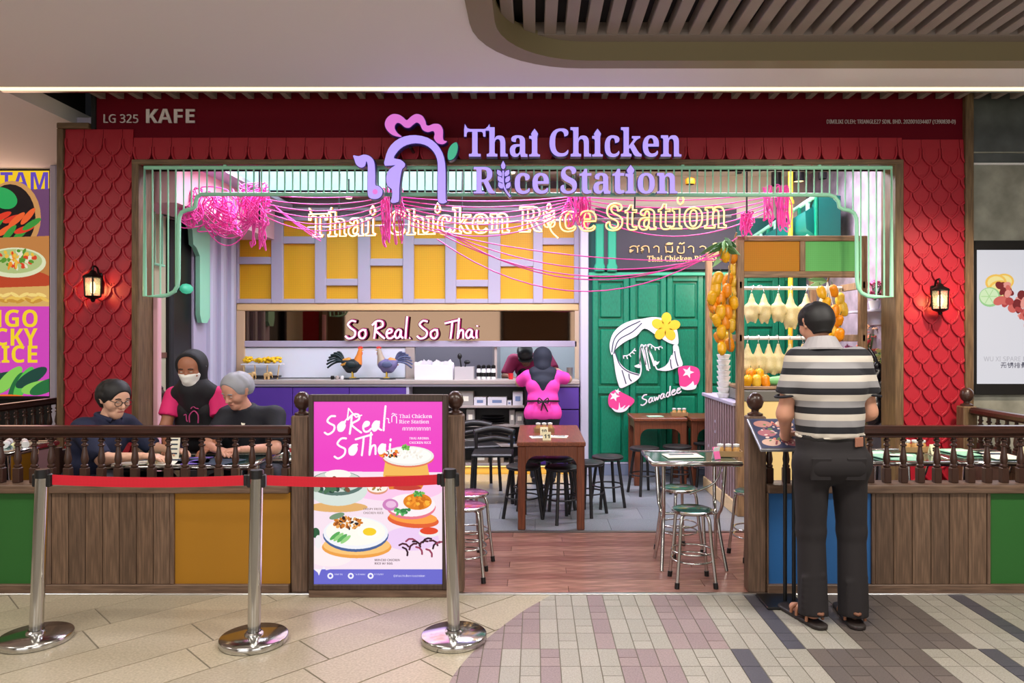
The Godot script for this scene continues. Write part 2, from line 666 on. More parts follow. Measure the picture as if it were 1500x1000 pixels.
func _ready():
	rng.seed = 7
	# camera: level, at eye height, lens shifted a little
	var cam := Camera3D.new()
	cam.name = "camera"
	add_child(cam)
	cam.position = Vector3(0, EYE, 0)
	cam.near = 0.05
	cam.far = 60.0
	cam.projection = Camera3D.PROJECTION_FRUSTUM
	cam.size = 0.05 * 1000.0 / F
	cam.frustum_offset = Vector2(0.05 * (750.0 - VX) / F, 0.05 * (VY - 500.0) / F)
	cam.current = true
	var we := WorldEnvironment.new()
	we.name = "environment"
	var e := Environment.new()
	e.background_mode = Environment.BG_COLOR
	e.background_color = Color(0.05, 0.05, 0.055)
	e.tonemap_mode = Environment.TONE_MAPPER_LINEAR
	e.tonemap_exposure = 1.56
	e.sdfgi_enabled = true
	e.ssao_enabled = true
	e.ssil_enabled = true
	we.environment = e
	add_child(we)
	lights()
	textures()
	materials()
	mall()
	shop_front()
	shop_shell()
	low_walls()
	kitchen()
	green_wall()
	kiosk()
	grille()
	signs()
	pink_cords()
	screens()
	furniture()
	tableware()
	barriers()
	people()
	extras()

func lights():
	# mall: ceiling panels above and behind the lens
	var white := Color(1.0, 0.97, 0.93)
	for q in [[-2.3, 2.5, 3.7], [0.6, 2.5, 4.2], [2.9, 2.5, 6.0], [-2.3, -1.2, 3.0], [2.3, -1.2, 3.0], [-4.9, 3.0, 1.6]]:
		area("ceiling_panel_light", Vector3(q[0], 3.2, -q[1]), 1.2, 0.4, q[2], white, Vector3(-90, 0, 0))
	# lit shop windows across the hall, behind the lens
	for x in [-3.2, 3.2]: area("shop_window_light", Vector3(x, 1.55, 4.08), 4.4, 2.3, 3.6, Color(0.97, 0.98, 1.0), Vector3(0, 0, 0))
	# wall washer on the right of the shop front
	var s := SpotLight3D.new()
	s.name = "washer_light"
	add_child(s)
	s.position = Vector3(3.15, 3.1, -4.35)
	s.look_at_from_position(s.position, Vector3(3.12, 1.0, -5.7))
	s.spot_angle = 34
	s.spot_angle_attenuation = 1.0
	s.spot_range = 20
	s.light_size = 0.06
	s.light_energy = 4.2
	s.light_color = Color(1.0, 0.9, 0.8)
	s.shadow_enabled = true
	# downlight over the entrance
	var s2 := SpotLight3D.new()
	s2.name = "downlight_light"
	add_child(s2)
	s2.look_at_from_position(Vector3(2.0, 3.3, -2.9), Vector3(2.15, 1.6, -6.1))
	s2.spot_angle = 26
	s2.spot_angle_attenuation = 1.0
	s2.spot_range = 20
	s2.light_size = 0.08
	s2.light_energy = 4.0
	s2.light_color = Color(1.0, 0.93, 0.84)
	s2.shadow_enabled = true
	# shop: ceiling panels
	for q in [[-2.3, 6.5, 4.4], [-0.2, 6.5, 5.8], [1.9, 6.6, 5.0]]:
		area("shop_panel_light", Vector3(q[0], 3.22, -q[1]), 1.4, 0.5, q[2], Color(0.93, 0.92, 1.0), Vector3(-90, 0, 0))
	area("kitchen_panel_light", Vector3(-1.0, 2.5, -9.2), 3.0, 0.6, 5.0, Color(0.95, 0.97, 1.0), Vector3(-90, 0, 0))
	# the light line along the edge of the mall ceiling
	area("cove_light", Vector3(0.4, 3.285, -5.04), 8.2, 0.05, 0.6, Color(1.0, 0.96, 0.78), Vector3(60, 0, 0))

func textures():
	T.grain = noise_tex(0.02, Color(0.62, 0.6, 0.58), Color(1, 1, 1), 5, 256, 3)
	T.speck = noise_tex(0.12, Color(0.8, 0.8, 0.8), Color(1, 1, 1), 3, 256, 5)
	T.cloud = noise_tex(0.012, Color(0.72, 0.73, 0.72), Color(1, 1, 1), 6, 512, 9)
	T.weave = weave_tex()

func weave_tex() -> ImageTexture:
	var im := Image.create(64, 64, false, Image.FORMAT_RGB8)
	for y in 64:
		for x in 64:
			var v := 0.82 + 0.18 * (0.5 + 0.5 * sin(x * TAU / 8.0)) * (0.5 + 0.5 * cos(y * TAU / 8.0))
			im.set_pixel(x, y, Color(v, v, v))
	return ImageTexture.create_from_image(im)

func materials():
	var gv := Vector3(9, 0.7, 9)     # grain that runs up
	var gh := Vector3(0.7, 9, 9)     # grain that runs across
	var gz := Vector3(9, 9, 0.7)     # grain that runs away from the lens
	M.ceiling = mat(Color8(240, 236, 233), 0.7)
	M.ring = mat(Color8(140, 128, 94), 0.6)
	M.slat = mat(Color8(150, 138, 130), 0.6)
	M.dark = mat(Color8(22, 22, 24), 0.8)
	M.void = mat(Color8(12, 12, 14), 0.9)
	M.red = mat(Color8(160, 20, 40), 0.45)
	M.red_flat = mat(Color8(100, 2, 24), 0.6, 0, "", Vector3.ONE, {"metallic_specular": 0.25})
	M.trim = mat(Color8(128, 102, 72), 0.55, 0, "grain", gv)
	M.trim_h = mat(Color8(128, 102, 72), 0.55, 0, "grain", gh)
	M.wall_wood = mat(Color8(122, 96, 78), 0.55, 0, "grain", gv)
	M.wall_wood_h = mat(Color8(124, 98, 80), 0.5, 0, "grain", gh)
	M.board = [mat(Color8(122, 95, 74), 0.55, 0, "grain", gv), mat(Color8(112, 87, 68), 0.55, 0, "grain", gv), mat(Color8(128, 101, 80), 0.55, 0, "grain", gv)]
	M.rail = mat(Color8(66, 38, 30), 0.28, 0, "grain", gh)
	M.turned = mat(Color8(58, 36, 28), 0.3)
	M.walnut = mat(Color8(96, 52, 30), 0.4, 0, "grain", gv)
	M.table = mat(Color8(140, 76, 46), 0.35, 0, "grain", gz)
	M.table_leg = mat(Color8(128, 68, 40), 0.4, 0, "grain", gv)
	M.green_panel = mat(Color8(38, 110, 38), 0.6, 0, "weave", Vector3.ONE * 32)
	M.orange_panel = mat(Color8(180, 124, 0), 0.6, 0, "weave", Vector3.ONE * 32)
	M.blue_panel = mat(Color8(40, 110, 180), 0.6, 0, "weave", Vector3.ONE * 32)
	M.lime_panel = mat(Color8(110, 205, 110), 0.6, 0, "weave", Vector3.ONE * 14)
	M.mint = mat(Color8(150, 218, 186), 0.35)
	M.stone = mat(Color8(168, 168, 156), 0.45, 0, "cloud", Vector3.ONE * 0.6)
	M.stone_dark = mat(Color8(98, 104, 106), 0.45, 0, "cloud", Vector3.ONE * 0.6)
	M.steel = mat(Color8(200, 200, 198), 0.16, 1.0)
	M.brushed = mat(Color8(190, 188, 186), 0.32, 1.0)
	M.black = mat(Color8(16, 16, 18), 0.4)
	M.black_wood = mat(Color8(26, 24, 26), 0.4)
	M.iron = mat(Color8(28, 24, 24), 0.35, 0.6)
	M.white = mat(Color8(232, 232, 232), 0.5)
	M.paint_white = mat(Color8(236, 232, 240), 0.55)
	M.paint_pink = mat(Color8(226, 60, 140), 0.55)
	M.paint_yellow = mat(Color8(240, 186, 40), 0.55)
	M.paint_line = mat(Color8(40, 60, 80), 0.55)
	M.letter_grey = mat(Color8(210, 200, 200), 0.5)
	M.gold = mat(Color8(226, 190, 130), 0.35, 0.3)
	M.lilac = mat(Color8(178, 170, 192), 0.5)
	M.lilac_white = mat(Color8(188, 186, 206), 0.5)
	M.cream_wall = mat(Color8(178, 172, 146), 0.7)
	M.rear = mat(Color8(124, 100, 84), 0.6)
	M.pink_wall = mat(Color8(226, 176, 186), 0.7)
	M.beige = mat(Color8(206, 196, 178), 0.7)
	M.yellow_pane = mat(Color8(255, 190, 16), 0.5, 0, "weave", Vector3.ONE * 10)
	M.purple = mat(Color8(84, 52, 148), 0.4)
	M.counter = mat(Color8(176, 164, 158), 0.3)
	M.green = mat(Color8(0, 132, 98), 0.36, 0, "speck", Vector3(2, 0.6, 2))
	M.green_dark = mat(Color8(0, 92, 84), 0.45)
	M.chalk = mat(Color8(52, 48, 58), 0.6)
	M.grey_floor = [mat(Color8(150, 154, 162), 0.35, 0, "speck", Vector3.ONE * 2), mat(Color8(142, 147, 156), 0.35, 0, "speck", Vector3.ONE * 2)]
	M.plank = [mat(Color8(178, 128, 116), 0.27, 0, "grain", gh), mat(Color8(164, 114, 104), 0.27, 0, "grain", gh), mat(Color8(188, 138, 124), 0.27, 0, "grain", gh)]
	M.grout = mat(Color8(120, 112, 98), 0.8)
	M.tile_big = [mat(Color8(186, 175, 152), 0.32, 0, "speck", Vector3.ONE * 2), mat(Color8(180, 170, 148), 0.32, 0, "speck", Vector3.ONE * 2), mat(Color8(192, 181, 158), 0.32, 0, "speck", Vector3.ONE * 2)]
	M.tile_light = [mat(Color8(172, 166, 154), 0.42, 0, "speck", Vector3.ONE * 3), mat(Color8(165, 160, 148), 0.42, 0, "speck", Vector3.ONE * 3)]
	M.tile_pink = [mat(Color8(156, 136, 134), 0.42, 0, "speck", Vector3.ONE * 3), mat(Color8(148, 128, 128), 0.42, 0, "speck", Vector3.ONE * 3)]
	M.tile_dark = [mat(Color8(112, 102, 96), 0.42, 0, "speck", Vector3.ONE * 3), mat(Color8(104, 95, 90), 0.42, 0, "speck", Vector3.ONE * 3)]
	M.tile_slate = [mat(Color8(84, 82, 90), 0.42, 0, "speck", Vector3.ONE * 3)]
	M.mirror = mat(Color8(120, 98, 80), 0.03, 1.0)
	M.glass = mat(Color(0.95, 1, 1, 0.12), 0.03, 0, "", Vector3.ONE, {"transparency": BaseMaterial3D.TRANSPARENCY_ALPHA})
	M.warm_line = glow(Color(1.0, 0.93, 0.72), 1.0)
	M.panel_glow = glow(Color(1.0, 0.97, 0.92), 2.0)
	M.window_glow = glow(Color(1.0, 0.95, 0.9), 0.45)
	M.sky_glow = glow(Color(0.72, 0.98, 1.0), 0.72)
	M.kick_glow = glow(Color(1.0, 0.82, 0.45), 1.1)
	M.pink_cord = mat(Color8(255, 84, 192), 0.45)
	M.lilac_glow = glow(Color8(178, 156, 244), 0.62, Color8(120, 100, 190))
	M.pink_glow = glow(Color8(222, 120, 214), 0.5, Color8(180, 90, 170))
	M.mint_glow = glow(Color8(70, 190, 150), 0.4, Color8(60, 150, 120))
	M.return_blue = mat(Color8(40, 24, 110), 0.4)
	M.neon_yellow = glow(Color8(255, 224, 112), 0.78)
	M.neon_back = mat(Color8(206, 130, 20), 0.4)
	M.neon_pink = glow(Color8(255, 200, 235), 0.9)
	M.neon_back_pink = mat(Color8(150, 24, 90), 0.4)
	M.lamp_glow = glow(Color8(255, 214, 140), 1.6)
	M.paper = mat(Color8(236, 232, 214), 0.7)
	M.paper_green = mat(Color8(150, 204, 176), 0.6)
	M.belt = mat(Color8(232, 18, 48), 0.6, 0, "weave", Vector3.ONE * 30)
	M.mango = [mat(Color8(248, 184, 20), 0.35, 0, "speck", Vector3.ONE * 3), mat(Color8(244, 150, 14), 0.35, 0, "speck", Vector3.ONE * 3), mat(Color8(240, 196, 60), 0.35, 0, "speck", Vector3.ONE * 3)]
	M.leaf = mat(Color8(74, 118, 70), 0.5)
	M.leaf_pale = mat(Color8(150, 196, 140), 0.5)
	M.chicken = mat(Color8(238, 222, 166), 0.45, 0, "speck", Vector3.ONE * 5)
	M.basket = mat(Color8(176, 138, 92), 0.6, 0, "weave", Vector3.ONE * 30)

# ---------- the mall ----------
func mall():
	# floor slab with the joints' colour; the tiles lie on it
	var s := st0()
	bxx(s, -7.2, 7.2, -0.2, -0.004, -4.24, 4.2)
	var floor_ := struct("floor", s, M.grout)
	mall_tiles(floor_)
	struct("floor", bxx(st0(), -7.2, -4.4, -0.2, 0.0, -7.6, -4.262), M.tile_big[0])
	struct("floor", bxx(st0(), 4.4, 7.2, -0.2, 0.0, -6.0, -4.262), M.tile_big[0])
	struct("trim_1", box(Vector3(0, -0.002, -4.25), Vector3(14, 0.02, 0.03), 0.003), M.brushed)
	# ceiling with the rounded coffer cut out
	var hole := rounded(-0.36, 0.4, 5.6, 4.62, 0.66, 10)
	var cs := st0()
	var up := Transform3D(Basis(Vector3(1, 0, 0), Vector3(0, 0, -1), Vector3(0, 1, 0)), Vector3.ZERO)   # x, depth -> x, -z; pushed along y
	for r in [[-7.2, 1.2], [1.2, 7.2]]:
		var rect := PackedVector2Array([Vector2(r[0], -4.2), Vector2(r[1], -4.2), Vector2(r[1], 5.0), Vector2(r[0], 5.0)])
		for p in Geometry2D.clip_polygons(rect, hole): prism(cs, p, 3.24, 3.36, up)
	bxx(cs, -7.2, -3.73, 3.24, 3.36, -7.6, -5.0)
	struct("ceiling", cs, M.ceiling)
	# coffer: olive ring, upright inner face, slats
	var ring := st0()
	var inner := rounded(-0.22, 0.55, 5.45, 4.49, 0.55, 10)
	for r in [[-0.5, 1.2], [1.2, 5.7]]:
		var rect := PackedVector2Array([Vector2(r[0], 0.3), Vector2(r[1], 0.3), Vector2(r[1], 4.7), Vector2(r[0], 4.7)])
		for p in Geometry2D.intersect_polygons(rect, hole):
			for q in Geometry2D.clip_polygons(p, inner): prism(ring, q, 3.225, 3.37, up)
	struct("trim_2", ring, M.ring)
	var top := st0()
	bxx(top, -0.5, 5.7, 3.42, 3.5, -4.7, -0.3)
	var coffer := struct("ceiling", top, M.dark)
	var sl := bxx(st0(), -0.036, 0.036, 3.345, 3.42, -4.40, -0.6, 0.004).commit()
	for k in 45: part("slat", sl, M.slat, coffer, Vector3(-0.16 + 0.125 * k, 0, 0))
	var brd := st0()
	bxx(brd, -0.4, 5.6, 3.342, 3.42, -4.6, -4.39)
	part("border", brd, M.slat, coffer)
	# slatted ceiling between the light line and the shop front
	var g := st0()
	bxx(g, -3.73, 7.2, 3.6, 3.66, -6.0, -4.9)
	bxx(g, -3.8, -3.73, 3.36, 3.66, -6.0, -4.9)
	var grid := struct("ceiling", g, M.void)
	var gs := bxx(st0(), -0.022, 0.022, 3.385, 3.6, -5.69, -5.06).commit()
	for k in 52: part("slat", gs, M.slat, grid, Vector3(-3.4 + 0.146 * k, 0, 0))
	# light line
	var l := thing("light_line", "long thin warm white light line along the edge of the mall ceiling", "light", Vector3(1.685, 3.226, -5.035))
	part("diffuser", box(Vector3(0, 0.012, 0), Vector3(10.83, 0.016, 0.03), 0.004), M.warm_line, l)
	part("channel", box(Vector3(0, 0.03, -0.03), Vector3(10.83, 0.06, 0.03)), M.brushed, l)
	# the rest of the hall, behind and beside the lens
	struct("wall_rear", bxx(st0(), -7.2, 7.2, -0.2, 3.4, 4.2, 4.35), M.rear)
	struct("wall_side", bxx(st0(), -7.35, -7.2, -0.2, 3.7, -7.7, 4.35), M.beige)
	struct("wall_side", bxx(st0(), 7.2, 7.35, -0.2, 3.7, -7.7, 4.35), M.beige)
	for k in 2:
		var sw := thing("shop_window", ["lit white shop window across the hall, behind the viewer on the left", "lit white shop window across the hall, behind the viewer on the right"][k], "window", Vector3(-3.2 + 6.4 * k, 1.55, 4.15))
		part("glow", box(Vector3(0, 0, 0), Vector3(4.4, 2.3, 0.04)), M.window_glow, sw)
		part("frame", bx(bx(bx(bx(st0(), Vector3(0, 1.19, 0), Vector3(4.56, 0.08, 0.1)), Vector3(0, -1.19, 0), Vector3(4.56, 0.08, 0.1)), Vector3(2.24, 0, 0), Vector3(0.08, 2.3, 0.1)), Vector3(-2.24, 0, 0), Vector3(0.08, 2.3, 0.1)), M.black, sw)
	# panels that light the hall, out of the frame
	for q in [[-2.3, 2.5], [0.6, 2.5], [2.9, 2.5], [-2.3, -1.2], [2.3, -1.2], [-4.9, 3.0]]:
		var pl := thing("ceiling_light", "white ceiling light panel above the mall walkway, %s the viewer" % ("left of" if q[0] < -4 else ("ahead and %s of" if q[1] > 0 else "behind and %s of") % ("left" if q[0] < 0 else ("right" if q[0] > 1 else "just right"))), "light", Vector3(q[0], 3.225, -q[1]), 0, "mall ceiling panels")
		part("frame", box(Vector3(0, 0.0, 0), Vector3(1.26, 0.03, 0.46), 0.004), M.white, pl)
		part("diffuser", box(Vector3(0, -0.012, 0), Vector3(1.2, 0.01, 0.4)), M.panel_glow, pl)

func mall_tiles(floor_: Node3D):
	var flat := Transform3D(Basis(Vector3(1, 0, 0), Vector3(0, 0, -1), Vector3(0, 1, 0)), Vector3.ZERO)
	# border of the small setts: a quarter circle in the middle of the picture
	var setts := PackedVector2Array()
	var curve := smooth([Vector2(-0.39, 3.0), Vector2(-0.36, 3.25), Vector2(-0.27, 3.55), Vector2(-0.16, 3.8), Vector2(-0.06, 4.0), Vector2(0.03, 4.14), Vector2(0.10, 4.25)], 5)
	for p in curve: setts.append(p)
	setts.append(Vector2(4.0, 4.25))
	setts.append(Vector2(4.0, 3.0))
	var slabs := PackedVector2Array()
	for p in curve: slabs.append(p)
	slabs.append(Vector2(-4.2, 4.25))
	slabs.append(Vector2(-4.2, 3.0))
	# big slabs laid at an angle
	var turn := deg_to_rad(45)
	var gap := 0.004
	for row in range(-24, 24):
		for k in range(-9, 9):
			var a := k * 0.9 + (row % 3) * 0.3 + (0.17 if row % 2 else 0.0)
			var q := PackedVector2Array([Vector2(a + gap, row * 0.3 + gap), Vector2(a + 0.9 - gap, row * 0.3 + gap), Vector2(a + 0.9 - gap, row * 0.3 + 0.3 - gap), Vector2(a + gap, row * 0.3 + 0.3 - gap)])
			for i in 4: q[i] = q[i].rotated(turn) + Vector2(-1.6, 3.6)
			for p in Geometry2D.intersect_polygons(q, slabs):
				if p.size() > 2: part("slab", prism(st0(), p, -0.02, 0.0, flat), M.tile_big[absi(row * 5 + k * 3) % 3], floor_)
	# setts: columns that run away from the lens, coloured in bands
	var far := func(c: int) -> String:
		if c < 0: return "tile_pink"
		if c in [3, 7, 8, 9]: return "tile_pink"
		if c in [13, 26]: return "tile_slate"
		if c >= 17 and c <= 22: return "tile_dark"
		return "tile_light"
	var stuff := st0()
	var n := 0
	for c in range(-5, 43):
		for r in range(0, 7):
			var x0 := 0.024 + c * 0.092
			var d0 := 4.25 - (r + 1) * 0.187 + (0.0 if c % 2 else 0.0)
			var kind: String = far.call(c) if r < 4 else far.call(c + 3)
			if r >= 4 and c == -3: kind = "tile_pink"
			for half in 2:
				var e0 := d0 + half * 0.0935
				var q := PackedVector2Array([Vector2(x0 + 0.0025, e0 + 0.002), Vector2(x0 + 0.0895, e0 + 0.002), Vector2(x0 + 0.0895, e0 + 0.0915), Vector2(x0 + 0.0025, e0 + 0.0915)])
				if half == 0 and (c * 7 + r * 3) % 4 != 0:   # most setts are twice as long
					q[2].y = d0 + 0.185
					q[3].y = d0 + 0.185
				elif half == 1 and (c * 7 + r * 3) % 4 != 0:
					continue
				for p in Geometry2D.intersect_polygons(q, setts):
					if p.size() < 3: continue
					n += 1
					var variants: Array = M[kind]
					if n <= 300: part("sett", prism(st0(), p, -0.02, 0.0, flat), variants[(c * 3 + r * 5 + half) % variants.size()], floor_)
					else: prism(stuff, p, -0.02, 0.0, flat)
	if n > 300: part("setts_beyond", stuff, M.tile_light[0], floor_).set_meta("kind", "stuff")

# ---------- red shop front ----------
func scale_poly() -> PackedVector2Array:
	var o := PackedVector2Array()
	for p in [[-0.073, 0.115], [-0.073, 0.0], [-0.069, -0.03], [-0.056, -0.058], [-0.034, -0.083], [-0.012, -0.099], [0.0, -0.11], [0.012, -0.099], [0.034, -0.083], [0.056, -0.058], [0.069, -0.03], [0.073, 0.0], [0.073, 0.115]]:
		o.append(Vector2(p[0], p[1]))
	return o

var scale_cache := {}
func scale_mesh(lo: float, hi: float) -> Mesh:   # a scale trimmed at the panel's edges
	var key := "%.3f %.3f" % [lo, hi]
	if scale_cache.has(key): return scale_cache[key]
	var outer := scale_poly()
	var inner := Geometry2D.offset_polygon(outer, -0.016)[0]
	var cut := PackedVector2Array([Vector2(lo, -1), Vector2(hi, -1), Vector2(hi, 1), Vector2(lo, 1)])
	var s := st0()
	var tilt := Transform3D(Basis(Vector3.RIGHT, deg_to_rad(-4.0)), Vector3(0, 0, 0.012))
	for p in Geometry2D.intersect_polygons(outer, cut): prism(s, p, -0.004, 0.006, tilt, 0.0)
	var rim := Geometry2D.clip_polygons(outer, PackedVector2Array([Vector2(-1, 0.04), Vector2(1, 0.04), Vector2(1, 1), Vector2(-1, 1)]))
	for p in rim:
		var low := inner.duplicate()
		low.append_array(PackedVector2Array())
		var tall := PackedVector2Array()
		for v in inner: tall.append(Vector2(v.x, v.y + (0.2 if v.y > 0.05 else 0.0)))
		for q in Geometry2D.clip_polygons(p, tall):
			for w in Geometry2D.intersect_polygons(q, cut): prism(s, w, 0.004, 0.017, tilt, 0.003)
	scale_cache[key] = s.commit()
	return scale_cache[key]

func scales(parent: Node3D, x0: float, x1: float, y0: float, y1: float, phase := 0.0):
	var row := 0
	var y := y1 - 0.02
	while y > y0 + 0.05:
		var x := x0 - 0.075 + phase + (0.075 if row % 2 else 0.0)
		while x < x1 + 0.07:
			var lo := maxf(x0 - x, -0.08)
			var hi := minf(x1 - x, 0.08)
			if hi - lo > 0.012: part("scale", scale_mesh(lo, hi), M.red, parent, Vector3(x, y, -DF + 0.002))
			x += 0.15
		y -= 0.103
		row += 1

func shop_front():
	var xl := -3.694; var xr := 3.366
	var ol := -3.103; var orr := 2.818
	var top := 2.861
	# fascia over the opening, notched at the upper left
	var f := st0()
	prism(f, PackedVector2Array([Vector2(xl, 2.9), Vector2(xr, 2.9), Vector2(xr, 3.62), Vector2(-3.49, 3.62), Vector2(-3.49, 3.145), Vector2(xl, 3.145)]), -DF - 0.18, -DF)
	bxx(f, -3.157, 2.882, top, 2.9, -DF - 0.18, -DF - 0.001)
	var fascia := struct("wall_front", f, M.red_flat)
	scales(fascia, -3.157, 2.882, 2.9, 2.985)
	for q in [[xl, -3.157], [2.882, xr]]:
		var p := st0()
		bxx(p, q[0], q[1], 0.0, 2.9, -DF - 0.18, -DF - 0.004)
		var pier := struct("wall_front", p, M.red)
		scales(pier, q[0] + 0.001, q[1] - 0.001, 0.35, 2.97 if q[0] > 0 else 3.05)
	# wooden trims
	for q in [[-3.743, xl, 0.0, 3.145], [-3.157, ol, 0.0, 2.903], [orr, 2.882, 0.0, 2.903], [xr, 3.431, 0.0, 3.6]]:
		struct("trim_3", bxx(st0(), q[0], q[1], q[2], q[3], -DF - 0.2, -DF + 0.045, 0.006), M.trim)
	for q in [[-3.157, 2.882, top, 2.903], [-3.743, -3.49, 3.145, 3.19]]:
		struct("trim_4", bxx(st0(), q[0], q[1], q[2], q[3], -DF - 0.2, -DF + 0.046, 0.006), M.trim_h)
	struct("trim_4", bxx(st0(), -3.49, -3.455, 3.145, 3.6, -DF - 0.18, -DF + 0.02, 0.006), M.dark)
	# lettering on the fascia
	var t1 := thing("unit_lettering", "grey LG 325 KAFE lettering at the left end of the dark red fascia", "sign", Vector3(X(154, DF), Y(181, DF), -DF + 0.012))
	lettering("lettering", "LG 325", Vector3(0, 0, 0), 12.5 * DF / F, M.letter_grey, t1, 0.01)
	lettering("lettering", "KAFE", Vector3(X(216, DF) - X(154, DF), 0, 0), 20.5 * DF / F, M.letter_grey, t1, 0.01, "Droid Sans", 700, 71 * DF / F)
	var t2 := thing("licence_lettering", "line of tiny pale licence lettering at the right end of the dark red fascia", "sign", Vector3(X(1210, DF), Y(183, DF), -DF + 0.012))
	lettering("lettering", "DIMILIKI OLEH: TRIANGLE27 SDN. BHD. 202001034407 (1390830-D)", Vector3.ZERO, 7.0 * DF / F, M.letter_grey, t2, 0.006, "Droid Sans", 400, 188 * DF / F)
	# stone wall on the right, with a light joint
	var st := st0()
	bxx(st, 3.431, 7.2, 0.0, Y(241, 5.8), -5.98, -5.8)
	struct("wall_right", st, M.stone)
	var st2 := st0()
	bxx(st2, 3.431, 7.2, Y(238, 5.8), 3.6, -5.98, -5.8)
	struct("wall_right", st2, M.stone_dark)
	struct("trim_5", bxx(st0(), 3.431, 7.2, Y(241.5, 5.79), Y(238.5, 5.79), -5.82, -5.785), M.white)
	struct("trim_5", bxx(st0(), 3.431, 7.2, Y(224, 5.79), Y(222, 5.79), -5.82, -5.79), M.stone)
	# left: wall that carries the big screen, and the side of the red front
	struct("wall_left", bxx(st0(), -7.2, -3.5, 0.0, 3.36, -7.66, -7.5), M.dark)
	struct("wall_left", bxx(st0(), -3.743, -3.56, 0.0, 3.3, -7.6, -DF - 0.19), M.lilac)
	struct("trim_6", bxx(st0(), X(77, 7.3), X(87, 7.3), 0.0, 3.24, -7.5, -7.25, 0.01), M.lilac_white)

